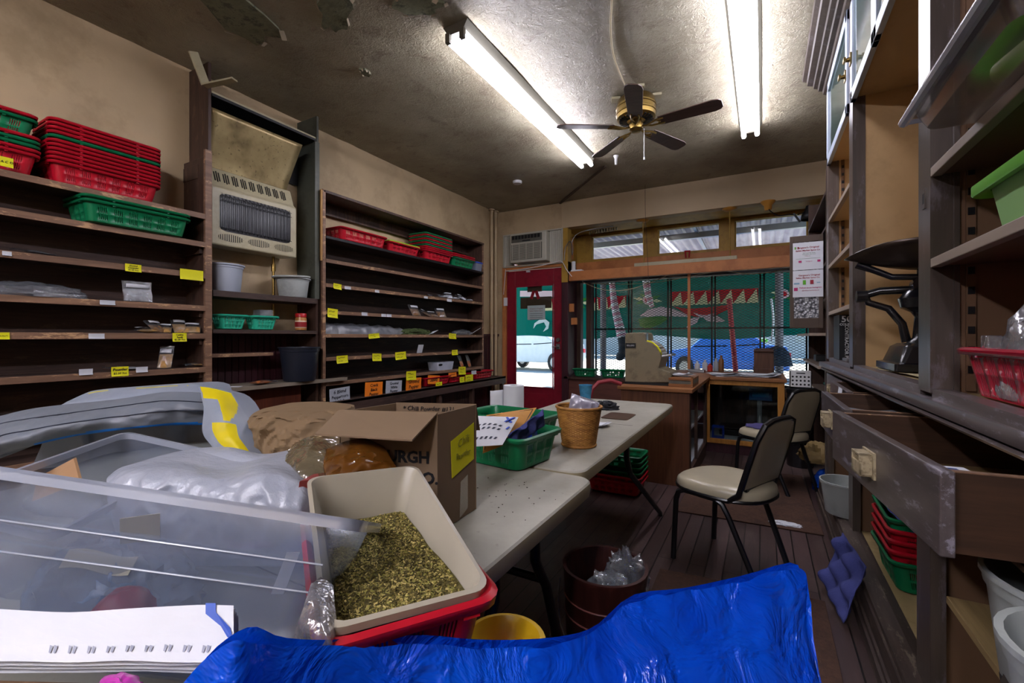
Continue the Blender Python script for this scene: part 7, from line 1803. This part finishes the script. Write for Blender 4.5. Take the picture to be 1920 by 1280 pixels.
tag(part('painted_tarp', mb, [M_teal_t, M_tred, M_tcream, M_tpink, M_tgreen, M_tdark, M_twht]), 'teal market tarpaulin painted with leaves and zigzag bands outside the window', 'tarp')
# poles under the awning
M_pole = mk('grey_pole', '#6f6468', .5, .2, 12)
for x, y, lb in ((at(1131, 632, Y=8.7).x, 8.7, 'awning pole outside, near the red door'), (at(1461, 632, Y=8.7).x, 8.7, 'awning pole outside, beside the hanging black bag')):
    mb = MB(); mb.tube([(x, y, -.05), (x, y, 2.5)], .06, 12); tag(part('awning_pole', mb, M_pole, smooth=40), lb, 'pole', 'awning poles')
mb = MB(); mb.tube([at(1379, 692, Y=9.0), at(1367, 560, Y=9.0)], .045, 10); q = at(1379, 692, Y=9.0); mb.tube([q, (q.x, q.y, -.05)], .045, 10); tag(part('red_pole', mb, mk('red_pole', '#a3202c', .5), smooth=40), 'leaning red pole standing outside the display window', 'pole')
# hanging striped stuffed legs and bag
M_st1 = mk('pink_stripe', '#c98a9a', .8); M_st2 = mk('pale_stripe', '#d9d2d6', .8); M_boot = mk('navy_boot', '#1c2634', .7)
lg = thing('stuffed_stocking', 'hanging stuffed leg with pale stripes and a dark boot outside the window', 'decoration', tuple(at(1155, 520, Y=8.2)))
P_ = [(1146, 500), (1149, 545), (1154, 580), (1161, 610), (1166, 632)]; mb = MB()
pts = [at(u, v, Y=8.2) for u, v in P_]; n = 22
for k in range(n): a, b = spline(pts, k / n), spline(pts, (k + 1) / n); mb.cyl(a, b, .045 + .05 * k / n, .045 + .05 * (k + 1) / n, 12, k % 2)
part('stocking', mb, [M_st1, M_st2], lg, 40)
mb = MB(); mb.tube([at(1166, 630, Y=8.2), at(1168, 650, Y=8.2), at(1168, 662, Y=8.2), at(1161, 670, Y=8.2), at(1157, 673, Y=8.2)], [.085, .08, .09, .075, .03], 12); part('boot', mb, M_boot, lg, 50)
lg2 = thing('stuffed_stocking', 'short pale hanging stocking in front of the tarp flower outside', 'decoration', tuple(at(1212, 500, Y=8.2)))
P_ = [(1208, 490), (1212, 530), (1217, 560), (1223, 575)]; mb = MB(); pts = [at(u, v, Y=8.2) for u, v in P_]
for k in range(14): a, b = spline(pts, k / 14), spline(pts, (k + 1) / 14); mb.cyl(a, b, .08 - .04 * k / 14, .08 - .04 * (k + 1) / 14, 12, k % 2)
part('stocking', mb, [M_st2, M_st1], lg2, 40)
p = at(1455, 660, Y=8.4); mb = MB(); blob(mb, (p.x, p.y, p.z - .22), (.42, .2, .55), s=8, amp=.12, seed=4, flat=.48); tag(part('hanging_bag', mb, M_boot, smooth=50), 'dark bag hanging beside the awning pole outside', 'bag')
wire('bag_strap', 'pale strap holding the dark bag outside the window', [at(1446, 560, Y=8.4), at(1450, 600, Y=8.4), at(1447, 640, Y=8.4)], .02, M_st2, 'strap')
# parked cars
def car(name, label, c, rotz, body, L=4.2):
    t = thing(name, label, 'car', (0, 0, 0)); 
    mb = MB(); pr = [(-2.1, .3), (-2.12, .6), (-2.0, .78), (-1.1, .88), (-.55, 1.32), (.75, 1.36), (1.35, .98), (2.0, .92), (2.1, .6), (2.08, .3)]
    def ring(y, k, kz): return [Vector((x * (1 - .01 * k), y, z if z < .95 else .95 + (z - .95) * kz)) for x, z in pr]
    mb.loft([ring(-.86, 2, .8), ring(-.78, 0, 1), ring(.78, 0, 1), ring(.86, 2, .8)]); part('body', mb, body, t, 30, bevel=.03)
    mb = MB(); mb.add([(-1.0, -.862, .9), (-.5, -.84, 1.26), (.15, -.84, 1.29), (.15, -.862, .92)], [(0, 1, 2, 3)]); mb.add([(.25, -.862, .92), (.25, -.84, 1.29), (.7, -.84, 1.29), (1.2, -.862, .97)], [(0, 1, 2, 3)]); part('side_windows', mb, M_hglass, t)
    for x in (-1.3, 1.3):
        for y in (-.8, .8):
            mb = MB(); mb.cyl((x, y - .1, .32), (x, y + .1, .32), .32, None, 24); mb.cyl((x, y - .11, .32), (x, y + .11, .32), .18, None, 16, 1); part('wheel', mb, [M_ink, M_steel], t, 40)
    mb = MB(); mb.box(2.06, 2.12, -.7, -.5, .62, .76); mb.box(2.06, 2.12, .5, .7, .62, .76); part('tail_light', mb, mk('red_lens', '#c02030', .3), t)
    t.location = c; t.rotation_euler = (0, 0, rotz); t.scale = (.82, .95, 1.08); return t
p = at(1352, 690, Y=15.5); car('parked_car', 'blue parked car beyond the red pole on the street', (p.x + .1, 15.5, -.05), 0, mk('blue_car_paint', '#2a62b8', .25, .05, spec=.7))
p = at(1600, 690, Y=12.4); car('parked_car', 'dark blue parked car at the corner of the display window', (p.x + 1.2, 12.4, -.05), pi, mk('navy_car_paint', '#2b3a55', .25, .05, spec=.7))
p = at(1020, 690, Y=14); car('parked_car', 'pale white parked car across the street, seen through the door glass', (p.x - 1.2, 16, -.05), 0, mk('white_car_paint', '#c4c8cd', .3, .05))
# produce stall
pc = ['#b3292c', '#2f8a3a', '#d9c04a', '#d97a2a', '#3f9e55', '#c9c9c0', '#a33a4a', '#4a9a3a']
stl = MB(); p0, p1 = at(1330, 660, Y=19), at(1440, 660, Y=19); stl.box(p0.x, p1.x, 18.6, 19.6, .55, .62, 0)
for x in (p0.x + .1, p1.x - .1): stl.box(x - .05, x + .05, 18.7, 18.8, -.05, .55); stl.box(x - .05, x + .05, 19.4, 19.5, -.05, .55)
tag(part('market_stall', stl, M_creamboard), 'market stall table across the street behind the blue car', 'table')
for k in range(8):
    x = p0.x + (p1.x - p0.x) * (k + .5) / 8; mb = MB(); w = (p1.x - p0.x) / 9
    mb.box(x - w / 2, x + w / 2, 18.7, 19.4, .62, .80, 0)
    for q in range(9): mb.lathe([(0, -.07), (.05, -.05), (.068, 0), (.05, .05), (0, .07)], 8, (x - w * .27 + (q % 3) * w * .27, 18.85 + (q // 3) * .2, .85 + .25 * (q // 3)), 1)
    tag(part('produce_crate', mb, [M_creamboard, mk('produce_%d' % k, pc[k], .5)], smooth=50), '%s produce crate, %s along the market stall from the red pole' % (('red', 'green', 'yellow', 'orange', 'bright green', 'pale', 'dusky red', 'leaf green')[k], ORD[k].replace('lowest', 'first')), 'crate', 'produce crates on the stall')
